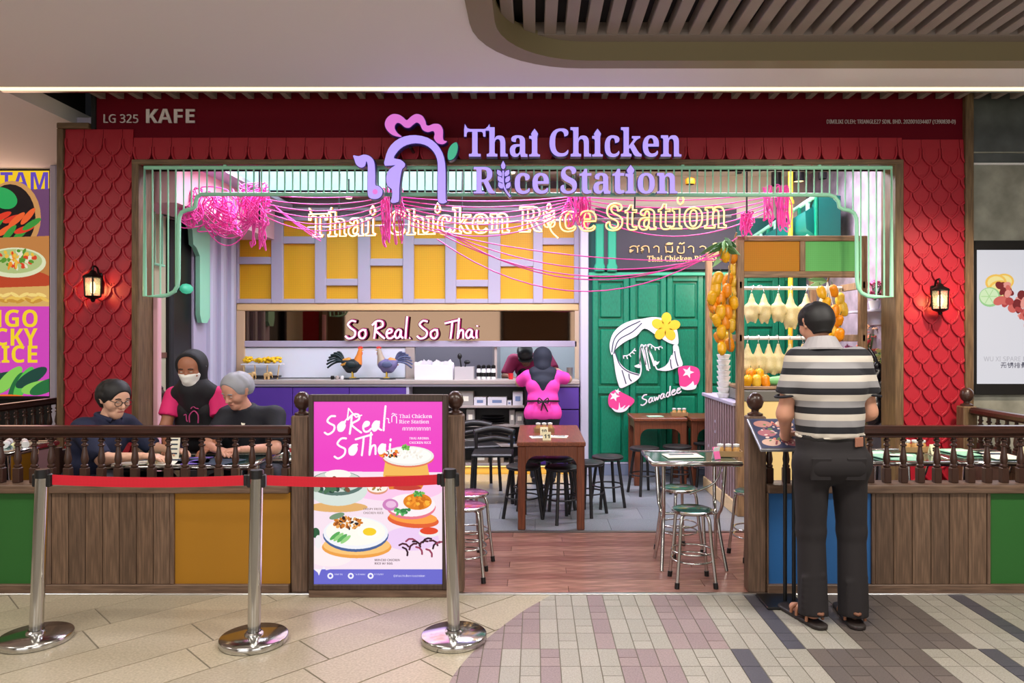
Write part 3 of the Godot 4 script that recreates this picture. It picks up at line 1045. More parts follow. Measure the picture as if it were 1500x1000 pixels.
# ---------- inside of the shop ----------
func shop_shell():
	# timber deck up to the shop front, grey boards beyond
	var fl := struct("floor", bxx(st0(), -4.4, 4.4, -0.2, -0.012, -5.62, -4.265), M.dark)
	var w := 0.121
	for r in 11:
		var z := -4.27 - r * w
		var x := -4.3 - 0.37 * (r % 3)
		var i := 0
		while x < 3.9:
			var l: float = [1.5, 1.2, 1.8][(r + i) % 3]
			part("plank", bxx(st0(), maxf(x, -4.3) + 0.001, minf(x + l, 3.9) - 0.001, -0.012, 0.0, z - w + 0.0015, z - 0.0015, 0.002), M.plank[(r * 2 + i) % 3], fl)
			x += l
			i += 1
	var fl2 := struct("floor", bxx(st0(), -3.6, 3.3, -0.2, -0.008, -10.5, -5.62), M.dark)
	for r in 6:
		for c in 12:
			var x := -3.6 + c * 0.6 - (0.3 if r % 2 else 0.0)
			var z := -5.63 - r * 0.4
			var x0 := maxf(x, -3.6)
			var x1 := minf(x + 0.6, 3.3)
			if x1 - x0 > 0.05: part("floor_board", bxx(st0(), x0 + 0.001, x1 - 0.001, -0.01, 0.0, z - 0.4 + 0.001, z - 0.001, 0.0015), M.grey_floor[(r + c) % 2], fl2)
	struct("trim_7", bxx(st0(), -3.1, 2.8, -0.002, 0.006, -5.64, -5.615), M.brushed)
	# left side wall in its bays
	struct("wall_left", bxx(st0(), -3.56, -3.4, 0.0, 3.3, -6.66, -5.88), M.cream_wall)
	struct("wall_left", bxx(st0(), -3.56, -3.42, 0.0, 3.3, -7.2, -6.66), M.black)
	struct("trim_8", bxx(st0(), -3.45, -3.36, 0.0, 2.6, -6.74, -6.66, 0.01), M.dark)
	struct("wall_left", bxx(st0(), -3.56, -3.4, 0.0, 3.3, -8.3, -7.2), M.lilac)
	for k in 3: struct("trim_9", bxx(st0(), -3.42, -3.34, 0.0, 2.72, -7.48 - 0.26 * k - 0.1, -7.48 - 0.26 * k, 0.02), M.lilac_white)
	struct("trim_10", bxx(st0(), -3.103, -3.06, 0.0, Y(433, 5.88), -5.93, -5.87, 0.006), M.pink_wall)
	# beams over the left side
	struct("beam_1", bxx(st0(), -3.4, -2.95, 2.62, 2.98, -8.2, -5.95), M.pink_wall)
	struct("beam_2", bxx(st0(), -3.4, -2.75, 2.98, 3.02, -8.2, -5.95), M.lilac)
	# right side wall
	struct("wall_right", bxx(st0(), 3.0, 3.2, 0.0, 3.3, -8.2, -5.88), mat(Color8(176, 160, 176), 0.7, 0, "cloud", Vector3.ONE * 0.8))
	# ceiling, and the wide luminous panel let into it
	var c := st0()
	bxx(c, -3.6, 3.3, 3.3, 3.4, -10.5, -5.88)
	struct("ceiling", c, M.beige)
	var lp := thing("ceiling_light", "wide pale blue luminous ceiling panel above the yellow kitchen screen", "light", Vector3(-1.75, 3.13, -7.28))
	part("diffuser", box(Vector3(0, -0.01, 0), Vector3(2.4, 0.02, 1.14)), M.sky_glow, lp)
	part("frame", bx(bx(bx(bx(st0(), Vector3(0, 0.0, 0.59), Vector3(2.5, 0.06, 0.05)), Vector3(0, 0.0, -0.59), Vector3(2.5, 0.06, 0.05)), Vector3(1.22, 0.0, 0), Vector3(0.05, 0.06, 1.14)), Vector3(-1.22, 0.0, 0), Vector3(0.05, 0.06, 1.14)), M.dark, lp)
	part("hanger", bx(bx(st0(), Vector3(-1.0, 0.1, 0), Vector3(0.03, 0.16, 0.03)), Vector3(1.0, 0.1, 0), Vector3(0.03, 0.16, 0.03)), M.dark, lp)
	var dl := thing("downlight", "recessed round downlight among the coffer slats above the walkway", "light", Vector3(2.0, 3.33, -2.9))
	part("rim", lathe(st0(), [Vector2(0.05, 0), Vector2(0.07, 0), Vector2(0.07, 0.05), Vector2(0.05, 0.05)], 20), M.black, dl)
	part("lens", lathe(st0(), [Vector2(0, 0.02), Vector2(0.052, 0.02)], 20), M.lamp_glow, dl)
	area("luminous_panel_light", Vector3(-1.75, 3.1, -7.28), 2.3, 1.0, 0.5, Color(0.88, 1.0, 1.0), Vector3(-90, 0, 0))
	struct("beam_3", bxx(st0(), -3.3, 0.49, 3.09, 3.15, -8.24, -7.95), mat(Color8(170, 122, 100), 0.6))
	for q in [[-2.3, 6.5], [-0.2, 6.5], [1.9, 6.6]]:
		var pl := thing("ceiling_light", "white ceiling light panel inside the shop above the %s" % ("men's side" if q[0] < -1 else ("middle wooden table" if q[0] < 1 else "food stall")), "light", Vector3(q[0], 3.26, -q[1]), 0, "shop ceiling panels")
		part("frame", box(Vector3(0, 0.02, 0), Vector3(1.46, 0.04, 0.56), 0.004), M.white, pl)
		part("diffuser", box(Vector3(0, -0.005, 0), Vector3(1.4, 0.01, 0.5)), M.panel_glow, pl)

# ---------- low wall with its balustrades ----------
func baluster_mesh() -> Mesh:
	var s := st0()
	lathe(s, [Vector2(0.016, 0.09), Vector2(0.021, 0.095), Vector2(0.021, 0.105), Vector2(0.014, 0.11), Vector2(0.019, 0.125), Vector2(0.021, 0.14), Vector2(0.017, 0.17), Vector2(0.012, 0.20), Vector2(0.011, 0.215), Vector2(0.019, 0.22), Vector2(0.019, 0.228), Vector2(0.011, 0.233), Vector2(0.011, 0.243), Vector2(0.019, 0.248), Vector2(0.019, 0.256), Vector2(0.012, 0.262), Vector2(0.012, 0.285)], 12)
	bx(s, Vector3(0, 0.045, 0), Vector3(0.042, 0.09, 0.042), 0.004)
	return s.commit()

func ball_post(at: Vector3, h: float, label: String, wood: Material, wd := 0.105):
	var p := thing("newel_post", label, "post", at)
	part("shaft", box(Vector3(0, h / 2, 0), Vector3(wd, h, wd), 0.008), wood, p)
	part("finial", lathe(st0(), [Vector2(0.0, h), Vector2(0.045, h), Vector2(0.045, h + 0.012), Vector2(0.022, h + 0.022), Vector2(0.022, h + 0.034), Vector2(0.04, h + 0.05), Vector2(0.05, h + 0.08), Vector2(0.044, h + 0.112), Vector2(0.026, h + 0.132), Vector2(0.014, h + 0.138), Vector2(0.0, h + 0.139)], 16), M.turned, p)

func low_wall(label: String, x0: float, x1: float, panels: Array, bays: Array, first: float):
	var zf := -DW
	var zb := -DW - 0.12
	var w := thing("low_wall", label, "partition", Vector3(0, 0, 0))
	part("skirting", bxx(st0(), x0, x1, 0.0, 0.055, zb, zf + 0.012, 0.004), M.wall_wood_h, w)
	part("core", bxx(st0(), x0, x1, 0.05, 0.62, zb, zf - 0.03), M.dark, w)
	part("ledge", bxx(st0(), x0, x1, 0.592, 0.642, zb - 0.02, zf + 0.02, 0.006), M.wall_wood_h, w)
	for q in panels:
		part("colour_panel", bxx(st0(), q[0], q[1], 0.055, 0.592, zf - 0.03, zf - 0.012, 0.0), q[2], w)
	for q in bays:
		var n := int(round((q[1] - q[0]) / 0.105))
		var st: float = (q[1] - q[0]) / n
		for k in n: part("board", bxx(st0(), q[0] + k * st + 0.0015, q[0] + (k + 1) * st - 0.0015, 0.055, 0.592, zf - 0.03, zf - 0.001 * (k % 2), 0.003), M.board[(k * 2 + int(absf(x0) * 3)) % 3], w)
	var edges := []
	for q in panels + bays:
		edges.append(q[0]); edges.append(q[1])
	edges.append(x0); edges.append(x1)
	edges.sort()
	for i in range(0, edges.size(), 2):
		if edges[i + 1] - edges[i] > 0.004: part("stile", bxx(st0(), edges[i], edges[i + 1], 0.055, 0.592, zf - 0.03, zf + 0.004, 0.003), M.wall_wood, w)
	# balustrade on top
	var b := thing("balustrade", label.replace("low wall", "balustrade standing on the low wall").split(" with ")[0] + " with turned balusters", "railing", Vector3(0, 0.642, -DW - 0.06))
	part("handrail", bx(bx(st0(), Vector3((x0 + x1) / 2, 0.312, 0), Vector3(x1 - x0, 0.055, 0.085), 0.016), Vector3((x0 + x1) / 2, 0.279, 0), Vector3(x1 - x0, 0.016, 0.055), 0.003), M.rail, b)
	var bm := baluster_mesh()
	var x := first
	while x > x0 + 0.1: x -= 0.1
	while x < x1 - 0.03:
		part("baluster", bm, M.turned, b, Vector3(x, 0, 0))
		x += 0.1

func low_walls():
	var l := -1.447
	low_wall("long low wall left of the lit menu board with a green and an orange panel", -3.75, l, [[-3.6, X(50, DW), M.green_panel], [X(255, DW), X(424, DW), M.orange_panel]], [[X(75, DW), X(249, DW)]], X(90, DW))
	var r := 1.367
	low_wall("low wall right of the entrance with a blue and a green panel", r, 3.55, [[X(1126, DW), X(1277, DW), M.blue_panel], [X(1451, DW), 3.4, M.green_panel]], [[X(1282, DW), X(1446, DW)]], X(1281, DW))
	var zc := -DW - 0.06
	ball_post(Vector3(X(443, DW + 0.06), 0, zc), Y(609, DW), "brown newel post with dark ball on top, left edge of the lit menu board", M.wall_wood)
	ball_post(Vector3(X(667, DW + 0.06), 0, zc), Y(608, DW), "brown newel post with dark ball on top, right edge of the lit menu board", M.wall_wood)
	ball_post(Vector3(X(1106, DW + 0.06), 0, zc), Y(610, DW), "brown newel post with dark ball on top, right side of the entrance", M.wall_wood)
	# balustrades that run back to the shop front on both sides
	side_rail("balustrade running back from the corner below the large colourful screen", -4.2, 6.45, 4.5, false)
	side_rail("balustrade running forward from the post below the white food screen", 3.3, 5.45, 4.5, true)

func side_rail(label: String, x: float, d0: float, d1: float, post: bool):
	var b := thing("balustrade", label, "railing", Vector3(x, 0, 0))
	part("handrail", bxx(st0(), -0.042, 0.042, 0.93, 0.985, -d0, -d1, 0.016), M.rail, b)
	part("ledge", bxx(st0(), -0.06, 0.06, 0.59, 0.642, -d0, -d1, 0.006), M.wall_wood, b)
	part("base", bxx(st0(), -0.05, 0.05, 0.0, 0.6, -d0, -d1), M.wall_wood, b)
	var bm := baluster_mesh()
	var d := d1 + 0.06
	while d < d0 - 0.06:
		part("baluster", bm, M.turned, b, Vector3(0, 0.642, -d))
		d += 0.1
	if post: ball_post(Vector3(x - 0.02, 0, -d0 - 0.05), 0.99, "tan newel post with dark ball, against the red front under the white screen", M.trim)

# ---------- kitchen front ----------
func bpx(s: SurfaceTool, px0: float, px1: float, py0: float, py1: float, d0: float, d1: float, bev := 0.0) -> SurfaceTool:
	return bxx(s, X(px0, d0), X(px1, d0), Y(py1, d0), Y(py0, d0), -d1, -d0, bev)

func kitchen():
	# wall above the screen and round the openings
	var wb := st0()
	bxx(wb, -3.56, 0.50, Y(456, DK), 3.3, -DK - 0.1, -DK - 0.02)
	bxx(wb, -3.56, X(607, DK), 0.0, Y(456, DK), -DK - 0.1, -DK - 0.02)
	bxx(wb, X(607, DK), 0.50, Y(506, DK), Y(456, DK), -DK - 0.1, -DK - 0.02)
	bxx(wb, X(607, DK), 0.50, 0.0, Y(556, DK), -DK - 0.1, -DK - 0.02)
	struct("wall_back", wb, mat(Color8(126, 122, 130), 0.7))
	struct("trim_11", bpx(st0(), 345, 848, 304, 308, DK - 0.03, DK + 0.02), M.lilac_white)
	struct("trim_12", bpx(st0(), 346, 358, 444, 690, DK - 0.04, DK, 0.004), mat(Color8(214, 182, 146), 0.5))
	struct("trim_12", bpx(st0(), 842, 850, 310, 690, DK - 0.04, DK, 0.004), mat(Color8(214, 190, 160), 0.5))
	struct("trim_13", bpx(st0(), 346, 848, 444, 455, DK - 0.05, DK, 0.01), mat(Color8(232, 196, 140), 0.5))
	struct("trim_13", bpx(st0(), 358, 845, 499, 508, DK - 0.04, DK, 0.004), M.lilac)
	struct("trim_14", bpx(st0(), 594, 607, 508, 556, DK - 0.03, DK, 0.004), mat(Color8(178, 164, 158), 0.5))
	struct("trim_14", bpx(st0(), 724, 728, 508, 556, DK - 0.01, DK + 0.03, 0.004), mat(Color8(178, 164, 158), 0.5))
	struct("column_1", bxx(st0(), X(850, DC), X(862, DC), 0.0, 3.3, -DK, -DC + 0.02, 0.01), M.lilac_white)
	# the yellow screen
	var y := thing("lattice_screen", "wide grey frame with staggered yellow cane panes above the kitchen counter", "screen", v3(0, 0, 0))
	var cols := [[349, 397, [376, 386.5]], [414, 461, [346, 356.5]], [477, 524, [408, 418]], [542, 590, [378.5, 389]], [606, 652, [349, 358]], [668, 715, [409.5, 419.5]], [733, 781, [379.5, 390]], [795, 841, [348, 358]]]
	var d := DK - 0.04
	var last := 344.0
	for c in cols:
		part("stile", bpx(st0(), last, c[0], 317, 444, d - 0.03, DK, 0.005), M.lilac, y)
		part("rail", bpx(st0(), c[0], c[1], 317, 323, d - 0.025, DK, 0.004), M.lilac, y)
		part("rail", bpx(st0(), c[0], c[1], c[2][0], c[2][1], d - 0.025, DK, 0.004), M.lilac, y)
		part("rail", bpx(st0(), c[0], c[1], 437.5, 444, d - 0.025, DK, 0.004), M.lilac, y)
		part("pane", bpx(st0(), c[0] - 1, c[1] + 1, 322, c[2][0] + 1, d + 0.012, DK), M.yellow_pane, y)
		part("pane", bpx(st0(), c[0] - 1, c[1] + 1, c[2][1] - 1, 438.5, d + 0.012, DK), M.yellow_pane, y)
		last = c[1]
	part("stile", bpx(st0(), last, 848, 317, 444, d - 0.03, DK, 0.005), M.lilac, y)
	# mirror and its neon
	var mi := thing("mirror", "long dark mirror band under the yellow screen", "mirror", P(602, 477.5, DK - 0.015))
	part("glass", box(v3(0, 0, 0), v3(486 * DK / F, 43.5 * DK / F, 0.01), 0.002), M.mirror, mi)
	var n := thing("neon_sign", "pink white handwritten neon reading So Real. So Thai on the mirror", "neon sign", P(507, 496, DK - 0.09))
	script_tubes("So ReaL. So Thai", n, 190 * DK / F, 26.0 * DK / F, 0.011, M.neon_pink, M.neon_back_pink)
	area("neon_light", P(602, 482, DK - 0.12), 1.4, 0.15, 0.06, Color(1, 0.55, 0.8), v3(0, 180, 0))
	# white panel behind the roosters
	var wp := thing("panel", "plain white panel behind the two rooster figures", "panel", P(476, 531, DK - 0.005))
	part("board", box(v3(0, 0, 0), v3(236 * DK / F, 44 * DK / F, 0.02), 0.003), mat(Color8(226, 232, 246), 0.4), wp)
	# kitchen behind the opening
	struct("wall_kitchen", bxx(st0(), -2.2, 1.2, 0.0, 3.3, -10.4, -10.2), mat(Color8(196, 206, 212), 0.5))
	struct("wall_kitchen", bxx(st0(), 0.62, 0.8, 0.0, 3.3, -10.3, -8.3), mat(Color8(196, 206, 212), 0.5))
	struct("wall_kitchen", bxx(st0(), X(722, 9.3), X(728, 9.3), 0.0, 2.6, -10.3, -9.2), mat(Color8(168, 164, 170), 0.5))
	struct("wall_kitchen", bxx(st0(), -2.2, X(724, 9.3), 0.0, 2.6, -9.5, -9.4), mat(Color8(150, 146, 160), 0.5))
	# counter
	var x0 := X(345, DC); var x1 := X(849, DC)
	var top := 1.05
	var c := thing("kitchen_counter", "long purple fronted kitchen counter with open shelves under a grey worktop", "counter", v3(0, 0, 0))
	part("worktop", bxx(st0(), x0, x1, top - 0.05, top, -DK + 0.02, -DC + 0.03, 0.008), M.counter, c)
	part("edge_strip", bxx(st0(), x0, x1, top - 0.075, top - 0.05, -DC - 0.02, -DC + 0.005), M.lilac_white, c)
	part("back_board", bxx(st0(), x0, x1, 0.1, top - 0.06, -DK + 0.03, -DK + 0.05), M.black_wood, c)
	for q in [[345, 428], [428.8, 511], [511.8, 595]]: part("panel", bpx(st0(), q[0], q[1], 567.5, 680, DC, DC + 0.03, 0.003), M.purple, c)
	part("panel", bpx(st0(), 772, 848, 567.5, 599, DC, DC + 0.03, 0.003), M.purple, c)
	part("panel", bpx(st0(), 772, 848, 600.5, 680, DC, DC + 0.03, 0.003), M.purple, c)
	part("upright", bpx(st0(), 595, 599, 566, 680, DC, DK - 0.05, 0.002), M.lilac_white, c)
	part("upright", bpx(st0(), 768, 772, 566, 680, DC, DK - 0.05, 0.002), M.black_wood, c)
	for yy in [594.0, 622.0, 651.0, 679.0]: part("shelf", bpx(st0(), 599, 768, yy, yy + 3.2, DC, DK - 0.05, 0.002), M.counter, c)
	part("kick_board", bpx(st0(), 345, 848, 682, 697, DC + 0.1, DC + 0.14), mat(Color8(220, 190, 120), 0.6), c)
	var kl := thing("strip_light", "warm yellow light strip glowing under the kitchen counter", "light", P(596, 682.5, DC + 0.05))
	part("diffuser", box(v3(0, 0, 0), v3(3.6, 0.012, 0.02), 0.003), M.kick_glow, kl)
	part("channel", box(v3(0, 0.012, 0), v3(3.6, 0.012, 0.03)), M.brushed, kl)
	area("kick_light", P(596, 684, DC + 0.05), 3.6, 0.02, 0.35, Color(1, 0.8, 0.42), v3(-70, 180, 0))
	counter_things(top)
	shelf_boxes()

func light_at(p: Vector3, c: Color, e: float, size := 0.05):
	var o := OmniLight3D.new()
	o.name = numbered("glow_light")
	add_child(o)
	o.position = p
	o.light_color = c
	o.light_energy = e
	o.light_size = size
	o.omni_range = 20
	o.omni_attenuation = 2
	o.shadow_enabled = true

# hand lettering as tubes with a backing rail; lower left at the parent's origin
func script_tubes(s: String, parent: Node3D, w: float, unit: float, r: float, m: Material, back: Material):
	var l := pen(s)
	var right := 0.0
	for a in l:
		for b in a:
			for v in b: right = maxf(right, v.x)
	var kx := w / right
	for letter in l:
		if letter.is_empty(): continue
		var t := st0()
		var t2 := st0()
		for line in letter:
			var pts := []
			var pts2 := []
			for v in line:
				pts.append(v3(v.x * kx, v.y * unit, 0))
				pts2.append(v3(v.x * kx, v.y * unit, -0.025))
			tube(t, pts, r, 6)
			tube(t2, pts2, r * 2.2, 5)
		var o := part("letter", t, m, parent)
		part("backing", t2, back, o)

func shelf_boxes():
	var grey := mat(Color8(150, 146, 142), 0.6)
	var white := mat(Color8(214, 212, 220), 0.55)
	var kraft := mat(Color8(150, 132, 112), 0.7)
	var tape := mat(Color8(110, 130, 170), 0.5)
	var list := [
		[666, 693, 594, 574, grey, "grey carton, first on the counter's top shelf beside the post", "carton"], [694, 712, 594, 582, white, "white box with a blue label on the top shelf", "box"],
		[714, 742, 594, 582, white, "wide white box in the middle of the top shelf", "box"], [743, 749, 594, 587, white, "small white box squeezed between two boxes on the top shelf", "box"], [751, 766, 594, 574, white, "tall white box at the right end of the top shelf", "box"],
		[683, 695, 622, 600, grey, "grey carton beside the post on the second shelf", "carton"], [746, 754, 622, 601, grey, "narrow grey carton right of the black trays", "carton"], [755, 767, 622, 604, grey, "low grey carton at the right end of the second shelf", "carton"],
		[744, 754, 651, 640, tape, "blue carton on the third shelf", "carton"], [693, 715, 679, 664, kraft, "left brown carton on the bottom shelf", "carton"], [717, 738, 679, 664, kraft, "right brown carton on the bottom shelf", "carton"]]
	for q in list:
		var dd := DC + 0.04
		var w: float = (q[1] - q[0]) * dd / F
		var h: float = (q[2] - q[3]) * dd / F
		var b := thing(q[6], q[5], q[6], v3(X((q[0] + q[1]) / 2.0, dd), Y(q[2], dd) + 0.001, -dd - 0.09))
		part("body", box(v3(0, h / 2, 0), v3(w, h, 0.16), 0.004), q[4], b)
		part("lid_seam", box(v3(0, h + 0.0005, 0), v3(w * 0.98, 0.002, 0.02)), M.paper, b)
		part("label", box(v3(0, h * 0.5, 0.081), v3(w * 0.5, h * 0.35, 0.002)), tape if q[4] == white else M.paper, b)
	for k in 3:
		var t := thing("tray", ["lowest of three black trays stacked on the second shelf", "middle of three black trays stacked on the second shelf", "topmost of three black trays stacked on the second shelf"][k], "tray", v3(X(722, DC + 0.1), Y(622, DC + 0.04) + 0.002 + k * 0.03, -DC - 0.12), 0, "black trays")
		part("dish", lathe(st0(), [Vector2(0, 0), Vector2(0.11, 0), Vector2(0.135, 0.026), Vector2(0.128, 0.026), Vector2(0.105, 0.006), Vector2(0, 0.006)], 20), M.black, t)
	for k in 3:
		var t := thing("plate", ["lowest of the white plates on the third shelf", "middle one of the white plates on the third shelf", "topmost of the white plates on the third shelf"][k], "plate", v3(X(692, DC + 0.1), Y(651, DC + 0.04) + 0.002 + k * 0.016, -DC - 0.12), 0, "white plates on the third shelf")
		part("dish", lathe(st0(), [Vector2(0, 0), Vector2(0.05, 0), Vector2(0.095, 0.014), Vector2(0.09, 0.015), Vector2(0.05, 0.005), Vector2(0, 0.005)], 20), M.white, t)

func rooster(at: Vector3, turn: float, label: String, body_c: Color, neck_c: Color, tail_c: Color, saddle: Color, k: float):
	var r := thing("rooster_figure", label, "figurine", at, turn)
	var bm := mat(body_c, 0.5)
	var nm := mat(neck_c, 0.5)
	var tm := mat(tail_c, 0.4)
	var sm := mat(saddle, 0.5)
	var leg := mat(Color8(206, 170, 60), 0.5)
	var red := mat(Color8(226, 60, 50), 0.45)
	# facing +x
	part("body", sdf([[v3(-0.05, 0.15, 0) * k, v3(0.05, 0.16, 0) * k, 0.05 * k, 0.058 * k], [v3(-0.09, 0.19, 0) * k, v3(-0.02, 0.15, 0) * k, 0.022 * k, 0.05 * k], [v3(0.03, 0.1, 0) * k, v3(-0.03, 0.1, 0) * k, 0.035 * k, 0.035 * k]], 0.007, 0.03), bm, r)
	part("neck", sdf([[v3(0.06, 0.17, 0) * k, v3(0.085, 0.27, 0) * k, 0.052 * k, 0.024 * k], [v3(0.085, 0.27, 0) * k, v3(0.09, 0.305, 0) * k, 0.022 * k, 0.021 * k]], 0.006, 0.02), nm, r)
	part("saddle", sdf([[v3(-0.03, 0.2, 0) * k, v3(-0.08, 0.19, 0) * k, 0.03 * k, 0.025 * k], [v3(-0.05, 0.16, 0.035) * k, v3(-0.1, 0.15, 0.03) * k, 0.022 * k, 0.01 * k]], 0.007, 0.02), sm, r)
	for sd in [-1, 1]: part("wing", ell(st0(), v3(0.0, 0.155, 0.052 * sd) * k, v3(0.06, 0.035, 0.014) * k, 10), tm, r)
	for q in 7:
		var a := deg_to_rad(100 + q * 16)
		var p := [v3(-0.08, 0.18, 0) * k]
		for t in 5:
			var u := (t + 1) / 5.0
			p.append(v3(-0.08 + cos(a) * 0.13 * u - 0.05 * u * u, 0.18 + sin(a) * 0.13 * u - 0.075 * u * u * u + 0.05 * u, 0.006 * (q % 3 - 1)) * k)
		part("tail_feather", tube(st0(), smooth(p, 3), 0.011 * k, 6), tm, r)
	var comb := PackedVector2Array()
	for v in [[-0.02, 0.0], [0.025, 0.0], [0.03, 0.025], [0.018, 0.018], [0.012, 0.035], [0.003, 0.02], [-0.006, 0.034], [-0.012, 0.016], [-0.024, 0.024]]: comb.append(Vector2(v[0], v[1]) * k + Vector2(0.09, 0.318) * k)
	part("comb", prism(st0(), comb, -0.004, 0.004), red, r)
	part("wattle", ell(st0(), v3(0.108, 0.272, 0) * k, v3(0.009, 0.02, 0.007) * k, 8), red, r)
	part("beak", lathe(st0(), [Vector2(0.009 * k, 0), Vector2(0.0, 0.026 * k)], 8, Transform3D(Basis(v3(0, 0, 1), -PI / 2), v3(0.108, 0.306, 0) * k)), leg, r)
	for sd in [-1, 1]: part("leg", tube(tube(st0(), [v3(0.01, 0.09, 0.022 * sd) * k, v3(0.012, 0.018, 0.022 * sd) * k], 0.007 * k, 6), [v3(-0.015, 0.016, 0.022 * sd) * k, v3(0.04, 0.016, 0.026 * sd) * k], 0.006 * k, 5), leg, r)
	part("base", lathe(st0(), [Vector2(0, 0), Vector2(0.085 * k, 0), Vector2(0.075 * k, 0.014), Vector2(0, 0.016)], 16), M.black, r)

func counter_things(top: float):
	var zf := -DC - 0.1
	rooster(v3(X(515, DC + 0.1), top, zf), 0, "dark rooster figure with orange neck and black tail, facing right on the counter", Color8(34, 40, 44), Color8(226, 130, 40), Color8(18, 40, 44), Color8(214, 150, 60), 1.06)
	rooster(v3(X(568, DC + 0.1), top, zf), PI, "grey and blue rooster figure with pale neck, facing left on the counter", Color8(110, 104, 150), Color8(176, 160, 140), Color8(84, 92, 130), Color8(220, 150, 80), 1.06)
	# stand with yellow garlands at the left end
	var s := thing("flower_stand", "low wire stand topped by a long heap of yellow flowers, left end of the counter", "stand", v3(X(384, DC + 0.12), top, -DC - 0.14))
	part("shelf", box(v3(0, 0.165, 0), v3(0.44, 0.014, 0.14), 0.003), M.white, s)
	for q in [-0.2, -0.07, 0.07, 0.2]: part("leg", tube(st0(), [v3(q * 0.9, 0.0, 0.05), v3(q, 0.16, 0.05)], 0.007, 6), M.gold, s)
	part("tray", box(v3(0, 0.03, 0), v3(0.38, 0.02, 0.12), 0.003), M.black_wood, s)
	var fl := st0()
	for k in 60: ell(fl, v3(rng.randf_range(-0.2, 0.2), 0.19 + rng.randf() * 0.05, rng.randf_range(-0.05, 0.06)), v3(0.022, 0.018, 0.022), 7)
	part("flowers", fl, mat(Color8(252, 206, 30), 0.6), s)
	for k in 2:
		var e := thing("elephant_figure", ["left small golden elephant figure under the yellow flower stand", "right small golden elephant figure under the yellow flower stand"][k], "figurine", v3(X(368 + 24 * k, DC + 0.05), top, -DC - 0.045))
		part("body", sdf([[v3(-0.02, 0.05, 0), v3(0.015, 0.055, 0), 0.024, 0.024], [v3(0.03, 0.07, 0), v3(0.035, 0.068, 0), 0.018, 0.017], [v3(0.048, 0.06, 0), v3(0.055, 0.02, 0), 0.008, 0.005], [v3(-0.025, 0.04, 0.012), v3(-0.025, 0.006, 0.012), 0.01, 0.009], [v3(0.015, 0.04, 0.012), v3(0.015, 0.006, 0.012), 0.01, 0.009], [v3(-0.025, 0.04, -0.012), v3(-0.025, 0.006, -0.012), 0.01, 0.009], [v3(0.015, 0.04, -0.012), v3(0.015, 0.006, -0.012), 0.01, 0.009]], 0.005, 0.008), M.gold, e)
		part("ear", ell(st0(), v3(0.024, 0.07, 0.018), v3(0.014, 0.018, 0.004), 8), M.gold, e)
	# small pots beside the dark rooster
	for k in 3:
		var p := thing("spice_pot", ["small dark pot at the left of the dark rooster", "small grey pot left of the dark rooster's tail", "small pale pot under the dark rooster's tail"][k], "pot", v3(X(487 + k * 7, DC + 0.06), top, -DC - 0.06))
		part("pot", lathe(st0(), [Vector2(0, 0), Vector2(0.016, 0), Vector2(0.022, 0.02), Vector2(0.018, 0.04), Vector2(0.014, 0.036), Vector2(0, 0.03)], 12), [M.black, M.counter, M.white][k], p)
	# right end: napkin box, bin of scoops, jars
	var dz := -DC - 0.1
	var nb := thing("napkin_box", "long white box full of paper sheets on the counter", "box", v3(X(636, DC + 0.06), top, dz))
	part("body", bx(bx(bx(bx(bx(st0(), v3(0, 0.005, 0), v3(0.42, 0.01, 0.16)), v3(0, 0.08, 0.078), v3(0.42, 0.16, 0.006), 0.002), v3(0, 0.08, -0.078), v3(0.42, 0.16, 0.006), 0.002), v3(0.207, 0.08, 0), v3(0.006, 0.16, 0.16), 0.002), v3(-0.207, 0.08, 0), v3(0.006, 0.16, 0.16), 0.002), M.paint_white, nb)
	for k in 14:
		var x := -0.19 + 0.029 * k
		part("sheet", prism(st0(), PackedVector2Array([Vector2(-0.03, 0), Vector2(0.03, 0), Vector2(0.032, 0.17 + 0.02 * rng.randf()), Vector2(rng.randf_range(-0.02, 0.02), 0.185 + 0.03 * rng.randf()), Vector2(-0.03, 0.165 + 0.02 * rng.randf())]), 0, 0.003, Transform3D(Basis(Vector3.UP, rng.randf_range(-0.5, 0.5)), v3(x, 0.01, rng.randf_range(-0.05, 0.05)))), M.paint_white, nb)
	var sb := thing("cutlery_box", "grey box with a black scoop standing in it on the counter", "box", v3(X(680, DC + 0.06), top, dz))
	part("body", bx(bx(bx(bx(bx(st0(), v3(0, 0.005, 0), v3(0.21, 0.01, 0.14)), v3(0, 0.07, 0.068), v3(0.21, 0.14, 0.005)), v3(0, 0.07, -0.068), v3(0.21, 0.14, 0.005)), v3(0.102, 0.07, 0), v3(0.005, 0.14, 0.14)), v3(-0.102, 0.07, 0), v3(0.005, 0.14, 0.14)), mat(Color8(196, 190, 192), 0.5), sb)
	part("scoop", tube(ell(st0(), v3(-0.055, 0.255, 0), v3(0.026, 0.034, 0.02), 10), [v3(-0.02, 0.02, 0), v3(-0.05, 0.23, 0)], 0.009, 6), M.black, sb)
	part("ladle", tube(ell(st0(), v3(0.03, 0.19, 0.02), v3(0.036, 0.024, 0.02), 10), [v3(-0.02, 0.02, 0.02), v3(0.02, 0.19, 0.02)], 0.008, 6), M.black, sb)
